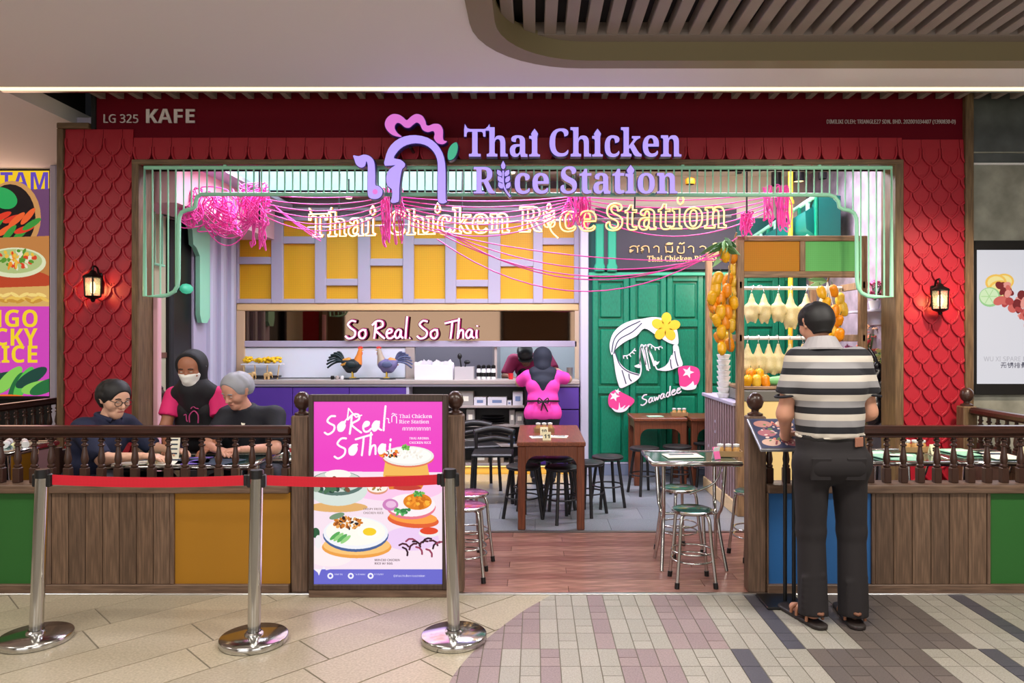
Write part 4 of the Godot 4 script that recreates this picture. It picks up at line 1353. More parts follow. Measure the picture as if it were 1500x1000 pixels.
	for k in 4:
		var j := thing("sauce_jar", ["first of four white sauce jars with black lids, beside the scoop box", "second of four white sauce jars with black lids on the counter", "third of four white sauce jars with black lids on the counter", "last of four white sauce jars with black lids, nearest the cook"][k], "jar", v3(X(701 + k * 7.2, DC + 0.06), top, dz + 0.02 * (k % 2)), 0, "sauce jars on the counter")
		part("body", lathe(st0(), [Vector2(0, 0), Vector2(0.025, 0), Vector2(0.026, 0.1), Vector2(0.02, 0.12), Vector2(0, 0.12)], 12), M.white, j)
		part("lid", lathe(st0(), [Vector2(0.021, 0.12), Vector2(0.024, 0.123), Vector2(0.024, 0.15), Vector2(0.012, 0.16), Vector2(0, 0.162)], 12), M.black, j)
		part("label", lathe(st0(), [Vector2(0.0262, 0.03), Vector2(0.0264, 0.075)], 12), M.black, j)
	var cp := thing("sauce_cup", "small red cup on the counter in front of the cook", "cup", v3(X(748, DC + 0.06), top, dz))
	part("cup", lathe(st0(), [Vector2(0, 0), Vector2(0.024, 0), Vector2(0.03, 0.065), Vector2(0.027, 0.065), Vector2(0.021, 0.006), Vector2(0, 0.006)], 12), mat(Color8(206, 40, 46), 0.4), cp)
	var gl := thing("drinking_glass", "small steel tumbler at the right end of the counter", "cup", v3(X(835, DC + 0.06), top, dz))
	part("cup", lathe(st0(), [Vector2(0, 0), Vector2(0.03, 0), Vector2(0.036, 0.13), Vector2(0.033, 0.13), Vector2(0.027, 0.006), Vector2(0, 0.006)], 12), M.brushed, gl)

# ---------- green doors with the painted face ----------
func green_wall():
	struct("wall_back", bxx(st0(), X(862, DC) + 0.001, 3.2, 0.0, Y(318, DC), -DC - 0.2, -DC - 0.06), M.green_dark)
	struct("wall_back", bxx(st0(), X(862, DC) + 0.001, 3.2, Y(318, DC), 3.3, -DC - 0.2, -DC - 0.06), M.beige)
	struct("baseboard_back", bxx(st0(), X(862, DC) + 0.002, 3.0, 0.0, Y(679, DC), -DC - 0.06, -DC + 0.01, 0.004), mat(Color8(120, 132, 158), 0.5))
	struct("trim_15", bxx(st0(), X(862, DC) + 0.002, 3.0, Y(679, DC), Y(677, DC), -DC - 0.06, -DC + 0.014, 0.002), M.lilac_white)
	# folding door: leaves with stiles, rails and raised fields
	var n := 0
	for q in [[868, 922], [923, 976.5], [977.5, 1031], [1032, 1086], [1087, 1141], [1142, 1170]]:
		var xa := X(q[0], DC); var xb := X(q[1], DC)
		var dr := struct("door_%d" % (n + 1), bxx(st0(), xa, xb, Y(677, DC), Y(402, DC), -DC - 0.06, -DC - 0.04), M.green)
		for e in [[xa, xa + 0.065], [xb - 0.065, xb]]: part("stile", bxx(st0(), e[0], e[1], Y(677, DC), Y(402, DC), -DC - 0.045, -DC - 0.008, 0.008), M.green, dr)
		for r in [[402, 412], [468, 479], [566, 577], [668, 677]]: part("rail", bxx(st0(), xa + 0.06, xb - 0.06, Y(r[1], DC), Y(r[0], DC), -DC - 0.045, -DC - 0.01, 0.008), M.green, dr)
		for r in [[415, 465], [482, 563], [580, 665]]: part("field", bxx(st0(), xa + 0.085, xb - 0.085, Y(r[1], DC), Y(r[0], DC), -DC - 0.045, -DC - 0.018, 0.02), M.green, dr)
		n += 1
	# cornice and dark sign board above
	struct("trim_16", bxx(st0(), X(862, DC) + 0.002, 3.0, Y(404, DC), Y(399, DC), -DC - 0.06, -DC + 0.03, 0.006), mat(Color8(60, 170, 130), 0.4))
	var sb := thing("sign_board", "dark board with golden Thai script and small English line above the green doors", "sign", P(975, 350, DC - 0.03))
	part("board", box(v3(0, 0, 0), v3(206 * DC / F, 90 * DC / F, 0.04), 0.006), M.chalk, sb)
	thai(sb, X(921, DC) - sb.position.x, Y(371, DC) - sb.position.y, 0.03, 9.5 * DC / F, 158 * DC / F)
	lettering("lettering", "Thai Chicken Rice Station", v3(X(947, DC) - sb.position.x, Y(384, DC) - sb.position.y, 0.02), 9.0 * DC / F, M.gold, sb, 0.008, "Droid Serif", 700, 128 * DC / F)
	# small green brackets at the left of the board
	for k in 2:
		var b := thing("bracket", ["left green wooden bracket beside the dark sign board", "right green wooden bracket beside the dark sign board"][k], "bracket", P(878 + 18 * k, 398, DC - 0.02))
		part("block", prism(st0(), PackedVector2Array([Vector2(-0.05, 0), Vector2(0.05, 0), Vector2(0.06, 0.05), Vector2(0.045, 0.09), Vector2(0.045, 0.52), Vector2(-0.045, 0.52), Vector2(-0.045, 0.09), Vector2(-0.06, 0.05)]), 0.0, 0.07, Transform3D(Basis(), v3(0, 0, -0.02)), 0.01), mat(Color8(40, 160, 124), 0.4), b)
	mural()

func thai(parent: Node3D, x: float, y: float, z: float, unit: float, w: float):
	# the name in Thai letters as strokes on a line one unit high
	var L := [
		[[0.0, 0.35, 0.08, 0.45, 0.12, 0.35, 0.05, 0.3, 0.02, 0.0], [0.02, 0.0, 0.25, 0.4], [0.02, 0.75, 0.2, 1.0, 0.48, 0.85, 0.5, 0.0], [0.4, 0.8, 0.62, 1.1]],
		[[0.0, 0.3, 0.08, 0.4, 0.12, 0.3, 0.05, 0.0, 0.15, 0.5, 0.02, 0.7, 0.2, 1.0, 0.45, 0.9, 0.5, 0.0]],
		[[0.05, 0.75, 0.2, 1.0, 0.38, 0.8, 0.38, 0.0]],
		[[0.05, 0.9, 0.14, 1.0, 0.1, 0.85, 0.14, 0.0, 0.2, 0.2, 0.5, 0.1, 0.5, 1.0], [0.1, 1.25, 0.3, 1.5, 0.5, 1.3, 0.1, 1.25], [0.5, 1.3, 0.52, 1.55]],
		[[0.08, 0.85, 0.16, 0.95, 0.18, 0.8, 0.1, 0.6, 0.15, 0.0, 0.5, 0.0, 0.5, 1.0], [0.2, 1.3, 0.3, 1.5, 0.35, 1.3, 0.55, 1.55]],
		[[0.05, 0.75, 0.2, 1.0, 0.38, 0.8, 0.38, 0.0]],
		[[0.05, 0.8, 0.2, 1.0, 0.42, 0.8, 0.4, 0.15, 0.3, 0.05, 0.28, 0.2, 0.4, 0.2]],
		[[0.05, 0.9, 0.14, 1.0, 0.1, 0.85, 0.14, 0.1, 0.06, 0.05, 0.14, 0.2, 0.48, 0.02, 0.48, 1.0], [0.15, 1.3, 0.3, 1.45, 0.45, 1.4, 0.6, 1.55]],
		[[0.05, 0.9, 0.14, 1.0, 0.1, 0.85, 0.14, 0.0, 0.2, 0.2, 0.5, 0.1, 0.5, 1.0]],
		[[0.3, 0.0, 0.22, 0.1, 0.2, 1.1, 0.05, 1.35, 0.3, 1.45]],
		[[0.05, 0.0, 0.05, 0.6, 0.15, 0.7, 0.02, 0.8, 0.2, 1.0, 0.45, 0.9, 0.5, 0.0], [0.3, 1.25, 0.3, 1.5]]]
	var adv := 0.72
	var k := w / (adv * 9.4)
	for i in L.size():
		var t := st0()
		for line in L[i]:
			var pts := []
			for j in range(0, line.size(), 2): pts.append(v3(x + (i * adv + line[j]) * k, y + line[j + 1] * unit, z))
			tube(t, smooth(pts, 3), 0.008, 5)
		part("letter", t, M.gold, parent)

func mural():
	# white line drawing of a woman with joined palms, painted flat on the doors
	var m := thing("door_mural", "painted woman with closed eyes, joined palms and yellow flower on the green doors", "mural", P(960, 540, DC - 0.004))
	var o := m.position
	var k := 200.0 / 1000.0   # drawing: the square 860..1060 x 440..640, in thousandths
	var pt := func(a: float, b: float) -> Vector2: return Vector2(X(860 + a * k, DC) - o.x, Y(440 + b * k, DC) - o.y)
	var shape := func(name_: String, list: Array, mm: Material, z: float):
		var pts := []
		for i in range(0, list.size(), 2): pts.append(pt.call(list[i], list[i + 1]))
		var poly := PackedVector2Array(smooth(pts, 4, true))
		part(name_, prism(st0(), poly, z, z + 0.003), mm, m)
	var stroke := func(name_: String, lists: Array, w: float, mm: Material, z: float):
		var s := st0()
		for list in lists:
			var pts := []
			for i in range(0, list.size(), 2): pts.append(pt.call(list[i], list[i + 1]))
			for p in Geometry2D.offset_polyline(PackedVector2Array(smooth(pts, 4)), w / 2, Geometry2D.JOIN_ROUND, Geometry2D.END_ROUND): prism(s, p, z, z + 0.003)
		part(name_, s, mm, m)
	# hair: left sweep, right sweep
	shape.call("hair", [175, 390, 165, 320, 190, 240, 250, 180, 330, 145, 400, 135, 470, 122, 540, 128, 600, 160, 650, 200, 665, 260, 665, 320, 630, 320, 590, 305, 540, 275, 500, 250, 420, 205, 360, 260, 280, 300, 215, 350, 190, 390], M.paint_white, 0.0)
	shape.call("hair", [190, 390, 200, 470, 210, 540, 225, 600, 245, 640, 300, 620, 350, 590, 385, 555, 385, 540, 320, 520, 270, 490, 230, 440, 205, 380], M.paint_white, 0.0)
	shape.call("hair", [630, 330, 665, 330, 680, 400, 700, 470, 660, 490, 610, 510, 560, 515, 520, 505, 570, 480, 610, 430, 630, 380], M.paint_white, 0.0)
	stroke.call("hair_line", [[180, 380, 200, 280, 270, 210, 390, 150], [195, 390, 230, 290, 330, 230, 400, 165], [205, 380, 240, 470, 300, 520, 380, 545], [255, 510, 270, 560, 285, 610], [305, 535, 310, 570, 325, 590], [640, 370, 650, 430, 665, 480], [610, 430, 612, 470, 620, 500]], 0.011, M.paint_line, 0.0032)
	stroke.call("face_line", [[390, 340, 385, 420, 395, 500, 380, 560, 330, 600], [430, 330, 470, 400, 500, 480, 520, 505, 580, 490, 620, 400]], 0.014, M.paint_white, 0.001)
	stroke.call("hand", [[385, 470, 392, 340, 405, 325, 412, 345, 430, 470], [412, 345, 425, 325, 440, 340, 470, 420, 490, 480], [400, 350, 420, 430, 440, 510], [430, 345, 445, 420, 460, 500], [418, 360, 432, 440, 450, 515]], 0.012, M.paint_white, 0.001)
	stroke.call("eyelash", [[262, 405, 300, 400, 340, 365, 350, 350], [265, 405, 268, 425], [288, 405, 295, 428], [310, 395, 320, 412], [330, 378, 348, 390], [340, 365, 358, 368]], 0.011, M.paint_white, 0.001)
	stroke.call("eyelash", [[430, 335, 460, 320, 500, 345, 545, 335], [470, 335, 472, 352], [495, 345, 500, 365], [520, 345, 528, 360], [540, 335, 552, 350], [455, 322, 445, 338]], 0.011, M.paint_white, 0.001)
	shape.call("lips", [345, 480, 370, 468, 390, 462, 388, 490, 370, 492], M.paint_white, 0.001)
	shape.call("lips", [495, 440, 515, 450, 530, 445, 515, 468, 500, 470], M.paint_white, 0.001)
	# yellow flower
	for a in 5:
		var c := Vector2(575, 195) + Vector2(62, 0).rotated(a * TAU / 5 - 1.5)
		var q := []
		for p in oval(c.x, c.y, 46, 36, 10, a * TAU / 5 - 1.5):
			q.append(p.x); q.append(p.y)
		shape.call("petal", q, M.paint_yellow, 0.004)
	shape.call("petal", [555, 175, 595, 175, 600, 215, 555, 215], M.paint_yellow, 0.0042)
	# pink fruit at both ends of the hair
	shape.call("earring", [160, 690, 210, 655, 270, 680, 345, 725, 320, 770, 270, 800, 210, 800, 160, 770], M.paint_pink, 0.002)
	shape.call("earring", [665, 500, 700, 480, 760, 478, 815, 500, 825, 560, 800, 620, 740, 640, 680, 625, 672, 560], M.paint_pink, 0.002)
	for c in [[200, 700, 40], [222, 665, 24], [738, 525, 46]]:
		var q := []
		for a in 10:
			var rr: float = c[2] * (1.0 if a % 2 == 0 else 0.42)
			q.append(c[0] + cos(a * TAU / 10) * rr); q.append(c[1] + sin(a * TAU / 10) * rr)
		var pts := PackedVector2Array()
		for i in range(0, q.size(), 2): pts.append(pt.call(q[i], q[i + 1]))
		part("blossom", prism(st0(), pts, 0.005, 0.0075), M.paint_white, m)
	shape.call("blossom", [180, 785, 225, 800, 235, 745, 245, 785, 280, 765, 265, 795, 310, 765, 290, 800, 250, 818, 205, 812], M.paint_white, 0.005)
	shape.call("blossom", [680, 625, 720, 632, 760, 605, 775, 590, 785, 620, 800, 615, 790, 645, 740, 655, 700, 648], M.paint_white, 0.005)
	# greeting
	var s := st0()
	var l := pen("Sawadee")
	for letter in l:
		for line in letter:
			var pts := []
			for v in line: pts.append(pt.call(395 + v.x * 78, 770 - v.y * 70 - v.x * 26))
			for p in Geometry2D.offset_polyline(PackedVector2Array(pts), 0.007, Geometry2D.JOIN_ROUND, Geometry2D.END_ROUND): prism(s, p, 0.001, 0.004)
	part("greeting", s, M.paint_white, m)

# ---------- the stall with hanging poultry and mangoes ----------
func mango_mesh() -> ArrayMesh:
	return sdf([[v3(0, 0.02, 0), v3(0.006, -0.02, 0), 0.036, 0.03], [v3(0.006, -0.02, 0), v3(0.016, -0.042, 0), 0.028, 0.016]], 0.009, 0.03)

const NTH := ["first", "second", "third", "fourth", "fifth", "sixth", "seventh", "eighth", "ninth", "tenth", "eleventh", "twelfth", "thirteenth", "fourteenth", "fifteenth", "sixteenth", "seventeenth", "eighteenth", "nineteenth", "twentieth", "twenty-first", "twenty-second", "twenty-third", "twenty-fourth", "twenty-fifth", "lowest"]
func mango(mesh: Mesh, at: Vector3, k: int, label: String, group: String):
	label = label.replace("ripe yellow", ["ripe yellow", "orange yellow", "pale yellow"][k % 3])
	var m := thing("mango", label, "mango", at, rng.randf() * TAU, group)
	m.rotation.z = rng.randf_range(-0.5, 0.5)
	var f := part("fruit", mesh, M.mango[k % 3], m)
	f.scale = Vector3.ONE * rng.randf_range(0.95, 1.2)
	part("stalk", tube(st0(), [v3(0, 0.05, 0), v3(-0.004, 0.085, 0)], 0.003, 5), M.leaf, m)

func leaf_mesh(l: float, w: float) -> SurfaceTool:
	var s := st0()
	var poly := PackedVector2Array()
	for i in 7: poly.append(Vector2(sin(PI * i / 6.0) * w, l * i / 6.0))
	for i in range(5, 0, -1): poly.append(Vector2(-sin(PI * i / 6.0) * w, l * i / 6.0))
	return prism(s, poly, -0.0015, 0.0015)

func hung_chicken() -> ArrayMesh:
	return sdf([[v3(0, -0.11, 0), v3(0, -0.17, 0.005), 0.045, 0.05], [v3(0, -0.05, 0), v3(0, -0.1, 0), 0.022, 0.04], [v3(0, 0.0, 0), v3(0, -0.06, 0), 0.012, 0.02], [v3(-0.04, -0.1, 0.01), v3(-0.058, -0.15, 0.015), 0.018, 0.012], [v3(0.04, -0.1, 0.01), v3(0.058, -0.15, 0.015), 0.018, 0.012], [v3(-0.025, -0.19, 0), v3(-0.03, -0.235, 0.008), 0.024, 0.01], [v3(0.025, -0.19, 0), v3(0.03, -0.235, 0.008), 0.024, 0.01], [v3(0, -0.2, -0.02), v3(0, -0.225, -0.03), 0.015, 0.008]], 0.009, 0.022)

func kiosk():
	var d := 6.1
	var xl := X(1080, d); var xr := X(1271, d)
	var tan_ := mat(Color8(166, 130, 96), 0.5, 0, "grain", Vector3(9, 0.7, 9))
	var tan_h := mat(Color8(166, 130, 96), 0.5, 0, "grain", Vector3(0.7, 9, 9))
	var s := thing("food_stall", "wooden food stall with an orange and a green sign panel and hanging rails", "stall", v3(0, 0, 0))
	for q in [[xl, d], [xr - 0.06, d], [xl, 7.2], [xr - 0.06, 7.2]]:
		part("post", bxx(st0(), q[0], q[0] + 0.06, 0.0, Y(345, d), -q[1] - 0.06, -q[1], 0.005), tan_, s)
	for q in [[345, 353], [397, 406]]: part("beam", bxx(st0(), xl + 0.055, xr - 0.055, Y(q[1], d), Y(q[0], d), -d - 0.05, -d + 0.004, 0.005), tan_h, s)
	part("beam", bxx(st0(), xl + 0.055, xr - 0.055, Y(353, d), Y(345, d), -7.25, -7.2, 0.005), tan_h, s)
	part("mullion", bxx(st0(), X(1172, d), X(1180, d), Y(397, d), Y(353, d), -d - 0.05, -d + 0.003, 0.004), tan_, s)
	part("colour_panel", bxx(st0(), xl + 0.05, X(1173, d), Y(398, d), Y(352, d), -d - 0.03, -d - 0.015), mat(Color8(212, 140, 0), 0.7, 0, "weave", Vector3.ONE * 14), s)
	part("colour_panel", bxx(st0(), X(1179, d), xr - 0.05, Y(398, d), Y(352, d), -d - 0.03, -d - 0.015), M.lime_panel, s)
	# counter of the stall
	part("counter_front", bxx(st0(), xl + 0.06, xr - 0.06, 0.1, 0.97, -d - 0.06, -d - 0.03), mat(Color8(232, 206, 140), 0.6), s)
	part("granite_edge", bxx(st0(), xl + 0.06, xr - 0.06, 0.97, 1.06, -d - 0.5, -d - 0.02, 0.005), mat(Color8(120, 118, 112), 0.3, 0, "speck", Vector3.ONE * 8), s)
	part("shelf", bxx(st0(), xl + 0.06, xr - 0.06, 1.065, 1.09, -d - 0.62, -d - 0.1, 0.004), tan_h, s)
	# slatted left side
	var sx := xl + 0.005
	part("side_cap", bxx(st0(), sx - 0.03, sx + 0.5, 0.925, 0.96, -7.3, -6.16, 0.006), M.lilac, s)
	part("side_base", bxx(st0(), sx - 0.02, sx + 0.03, 0.0, 0.12, -7.28, -6.16, 0.005), mat(Color8(226, 196, 150), 0.5), s)
	var sl := bxx(st0(), -0.012, 0.012, 0.12, 0.925, -0.02, 0.02, 0.003).commit()
	for k in 13: part("slat", sl, mat(Color8(150, 124, 128), 0.5) if k == 0 else s.get_node("slat").material_override, s, v3(sx, 0, -6.2 - 0.085 * k))
	var cr := bxx(st0(), -0.008, 0.008, -0.012, 0.012, -0.045, 0.045, 0.002).commit()
	for q in [[1, 0.55], [1, 0.45], [4, 0.3], [4, 0.2], [7, 0.72], [7, 0.62], [10, 0.45], [10, 0.35]]: part("cross_piece", cr, M.lilac, s, v3(sx, q[1], -6.2 - 0.085 * (q[0] + 0.5)))
	part("side_board", bxx(st0(), sx + 0.05, sx + 0.07, 0.1, 0.92, -7.25, -6.2), mat(Color8(96, 76, 84), 0.7), s)
	var rails := [Y(422, 6.5), Y(495, 6.5)]
	for y in rails: part("hanging_rail", tube(st0(), [v3(xl + 0.05, y, -6.5), v3(xr - 0.05, y, -6.5)], 0.016, 8), M.white, s)
	for y in rails:
		for x in [xl + 0.03, xr - 0.03]: part("rail_bracket", bxx(st0(), x - 0.012, x + 0.012, y - 0.03, y + 0.03, -6.55, -6.1, 0.003), tan_, s)
	# poultry
	var cm := hung_chicken()
	var rows := [["upper", rails[0], [1101, 1119, 1140, 1158, 1181, 1205]], ["lower", rails[1], [1095, 1111, 1126, 1140, 1157, 1176]]]
	var nth := ["first", "second", "third", "fourth", "fifth", "last"]
	for r in rows:
		for k in r[2].size():
			var c := thing("hanging_chicken", "%s pale plucked chicken from the left on the stall's %s rail" % [nth[k], r[0]], "chicken", v3(X(r[2][k], 6.45), r[1] - 0.06, -6.45), 0, "chickens hanging in the stall")
			c.rotation.y = rng.randf_range(-0.6, 0.6)
			var b := part("body", cm, M.chicken, c)
			b.scale = Vector3.ONE * (1.05 + 0.1 * rng.randf()) * (Vector3(1.1, 1.2, 1) if k == 3 and r[0] == "upper" else Vector3.ONE)
			part("hook", tube(st0(), smooth([v3(0, -0.01, 0), v3(0.0, 0.03, 0), v3(0.012, 0.075, -0.03), v3(0.0, 0.086, -0.05), v3(-0.01, 0.07, -0.075)], 4), 0.003, 5), M.steel, c)
	# yellow pole behind them
	var yp := thing("pole", "thin yellow pole rising behind the stall's sign panels to the ceiling", "pole", v3(X(1158, 7.0), 0.96, -7.0))
	part("tube", tube(st0(), [v3(0, 0, 0), v3(0, 2.34, 0)], 0.022, 10), mat(Color8(232, 180, 40), 0.4), yp)
	part("collar", lathe(st0(), [Vector2(0.022, 1.84), Vector2(0.035, 1.845), Vector2(0.035, 1.875), Vector2(0.022, 1.88)], 12), mat(Color8(200, 150, 30), 0.4), yp)
	# mango bunch at the left post
	var mm := mango_mesh()
	var pts := [[140, 175], [178, 185], [178, 250], [105, 295], [155, 300], [188, 305], [95, 340], [150, 350], [186, 358], [75, 385], [115, 390], [150, 412], [185, 410], [80, 430], [88, 462], [118, 455], [150, 455], [180, 465], [100, 495], [135, 505], [172, 522], [122, 552], [108, 582], [155, 588], [125, 632], [162, 615]]
	var i := 0
	for p in pts:
		mango(mm, P(1020 + p[0] / 3.333, 320 + p[1] / 3.333, 6.0 + 0.06 * (i % 3) + (0.05 if p[0] > 150 else 0.0)), i, "ripe yellow mango, %s from top in the long bunch at the stall's left" % NTH[i], "mangoes in the long bunch")
		i += 1
	var br := thing("mango_branch", "rope and grey green leaves holding the long mango bunch on the stall's left post", "branch", P(1066, 345, 6.06))
	part("rope", tube(st0(), smooth([v3(0.06, 0.02, 0.05), v3(0.03, -0.15, 0), v3(0.0, -0.5, 0), v3(0.02, -0.95, 0)], 4), 0.007, 6), M.basket, br)
	for k in 16:
		var lf := part("leaf", leaf_mesh(rng.randf_range(0.16, 0.26), 0.022), M.leaf if k % 3 else M.leaf_pale, br, v3(rng.randf_range(-0.06, 0.04), rng.randf_range(-0.12, 0.0), rng.randf_range(-0.02, 0.05)))
		lf.rotation = v3(rng.randf_range(-0.5, 0.5), rng.randf() * 2.0, PI * 0.55 + rng.randf_range(0.0, 0.75))
	# second bunch beside the man's head
	i = 0
	for p in [[1203, 428], [1221, 426], [1231, 438], [1211, 444], [1223, 455], [1234, 452], [1214, 466], [1229, 470], [1221, 484], [1211, 490], [1230, 490]]:
		mango(mm, P(p[0], p[1], 6.15 + 0.05 * (i % 3)), i, "ripe yellow mango, %s from top in the short bunch at the stall's right" % NTH[i], "mangoes in the short bunch")
		i += 1
	var b2 := thing("mango_branch", "white strings and a pale green leaf tying the short mango bunch on the stall's right", "branch", P(1212, 412, 6.2))
	for k in 4: part("string", tube(st0(), [v3(0.0, 0.0, 0), v3(-0.04 + 0.025 * k, -0.2, 0.02)], 0.004, 5), M.white, b2)
	part("hanger", tube(st0(), [v3(0, 0, 0), v3(0, 0.06, 0.05)], 0.006, 5), M.basket, b2)
	for k in 3:
		var lf := part("leaf", leaf_mesh(0.2, 0.02), M.leaf_pale, b2)
		lf.rotation = v3(0.2, 0.2 * k, 1.2 + 0.3 * k)
	# heaps on the shelf
	for k in 5:
		mango(mm, v3(X(1095 + 6.5 * k, d + 0.2), 1.13 + (0.05 if k % 2 else 0.0), -d - 0.2 - 0.04 * (k % 2)), k, "ripe yellow mango, %s from the left in the heap on the stall's shelf" % NTH[k], "mangoes lying on the shelf")
	var pp := thing("papaya", "green papaya lying beside the mango heap on the stall's shelf", "papaya", v3(X(1135, d + 0.2), 1.135, -d - 0.2))
	part("fruit", sdf([[v3(-0.06, 0, 0), v3(0.05, 0, 0), 0.03, 0.045]], 0.009, 0.03), mat(Color8(110, 176, 110), 0.4), pp)
	# pleated white lantern stack on the side counter
	var ls := thing("cup_stack", "tall stack of white pleated paper cups on the stall's side counter", "cups", v3(X(1060, 6.62), 0.961, -6.62))
	for k in 8: part("cup", lathe(st0(), [Vector2(0.0, 0.05 * k), Vector2(0.045, 0.05 * k), Vector2(0.062, 0.05 * k + 0.038), Vector2(0.062, 0.05 * k + 0.046), Vector2(0.0, 0.05 * k + 0.047)], 16), M.white, ls)
	# flowers at the right of the stall
	bouquet(v3(X(1247, 6.42), 1.09, -6.42), "bunch of small violet pink flowers in a pot at the right end of the stall", [Color8(196, 110, 170), Color8(226, 170, 206)], 0.1, 0.36)
	var fs := thing("flower_shelf", "white wall shelves for flowers between the stall and the right pier", "shelf", v3(2.93, 0, -6.3))
	for y in [1.13, 1.74]: part("board", box(v3(0, y, 0), v3(0.14, 0.02, 0.62), 0.004), M.lilac_white, fs)
	for y in [1.0, 1.62]: part("bracket", box(v3(0.06, y + 0.06, 0), v3(0.02, 0.12, 0.5), 0.003), M.lilac_white, fs)
	bouquet(v3(2.93, 1.14, -6.12), "bouquet of pale yellow and white flowers on the lower flower shelf", [Color8(236, 226, 150), Color8(240, 236, 220), Color8(170, 190, 110)], 0.1, 0.3)
	bouquet(v3(2.935, 1.14, -6.4), "bouquet of coral and orange flowers on the lower flower shelf", [Color8(240, 130, 100), Color8(230, 80, 90), Color8(250, 190, 150)], 0.12, 0.5)
	bouquet(v3(2.93, 1.75, -6.25), "bouquet of pink flowers on the upper flower shelf", [Color8(240, 120, 170), Color8(250, 190, 215), Color8(210, 60, 120)], 0.11, 0.26)
	# black bag hung between the stall and the pier
	var bg := thing("plastic_bag", "shiny black plastic bag hanging at the right of the stall", "bag", v3(X(1287, 5.98), 0.72, -5.98))
	var bones := []
	for k in 16: bones.append([v3(rng.randf_range(-0.05, 0.05), 0.1 + 0.028 * k, rng.randf_range(-0.03, 0.03)), v3(rng.randf_range(-0.04, 0.04), 0.14 + 0.028 * k, rng.randf_range(-0.03, 0.03)), 0.062 - 0.002 * k, 0.05 - 0.001 * k])
	part("sack", sdf(bones, 0.012, 0.012), mat(Color8(20, 20, 26), 0.22), bg)
	part("knot", tube(st0(), smooth([v3(0, 0.5, 0), v3(-0.02, 0.62, -0.02), v3(-0.06, 0.7, -0.05)], 4), 0.014, 6), mat(Color8(20, 20, 26), 0.22), bg)
	# green slatted loft behind the stall
	var lo := thing("green_loft", "teal painted loft with slatted side above and behind the stall's sign", "loft", v3(0, 0, 0))
	part("end_panel", bxx(st0(), X(1197, 6.8), X(1232, 6.8), Y(352, 6.8), Y(286, 6.8), -7.3, -6.8, 0.006), M.green_dark, lo)
	var a := v3(X(1196, 6.82), 0, -6.82)
	var b := v3(X(1104, 7.8), 0, -7.8)
	for k in 9:
		var t := k / 8.0
		var p := a.lerp(b, t)
		part("slat", bxx(st0(), p.x - 0.014, p.x + 0.014, lerpf(Y(352, 6.8), 2.45, t), lerpf(2.84, 2.58, t), p.z - 0.02, p.z + 0.02, 0.003), M.mint if k % 2 else M.green, lo)
	part("top_rail", tube(st0(), [a + v3(0, 2.85, 0), b + v3(0, 2.6, 0)], 0.022, 6), M.mint, lo)
	part("backing", tube(st0(), [a + v3(0.05, 2.62, -0.08), b + v3(0.02, 2.5, -0.04)], [0.17, 0.06], 6), M.green_dark, lo)
	light_at(v3(2.25, 2.3, -6.75), Color(1.0, 0.94, 0.84), 0.45, 0.06)
	var lm := thing("stall_lamp", "small white lamp under the stall's top beam", "lamp", v3(2.25, 2.3, -6.75))
	part("bulb", ell(st0(), v3(0, 0, 0), v3(0.06, 0.06, 0.06), 12), glow(Color(1.0, 0.95, 0.86), 2.0), lm)
	part("cord", tube(st0(), [v3(0, 0.05, 0), v3(0, 0.99, 0)], 0.006, 6), M.black, lm)

func bouquet(at: Vector3, label: String, cs: Array, r: float, h: float):
	var b := thing("flower_pot", label, "flowers", at)
	part("pot", lathe(st0(), [Vector2(0, 0), Vector2(0.035, 0), Vector2(0.048, 0.08), Vector2(0.044, 0.08), Vector2(0, 0.07)], 14), M.white, b)
	var ss := []
	for c in cs: ss.append(st0())
	for k in 46:
		var a := rng.randf() * TAU
		var q := sqrt(rng.randf()) * r * 0.62
		var p := v3(cos(a) * q, 0.1 + rng.randf() * (h - 0.12), sin(a) * q * 1.3)
		var bs := Basis.from_euler(v3(rng.randf() * 3, rng.randf() * 3, rng.randf() * 3))
		for e in 5:
			var t := Transform3D(bs * Basis(Vector3.FORWARD, e * TAU / 5), p)
			ell(ss[k % ss.size()], v3(0, 0.013, 0), v3(0.009, 0.014, 0.004), 6, t)
	for k in cs.size(): part("blossoms", ss[k], mat(cs[k], 0.6), b)
	var g := st0()
	for k in 9: tube(g, [v3(0, 0.06, 0), v3(rng.randf_range(-0.4, 0.4) * r, h * 0.8, rng.randf_range(-0.5, 0.5) * r)], 0.004, 5)
	part("stems", g, M.leaf, b)

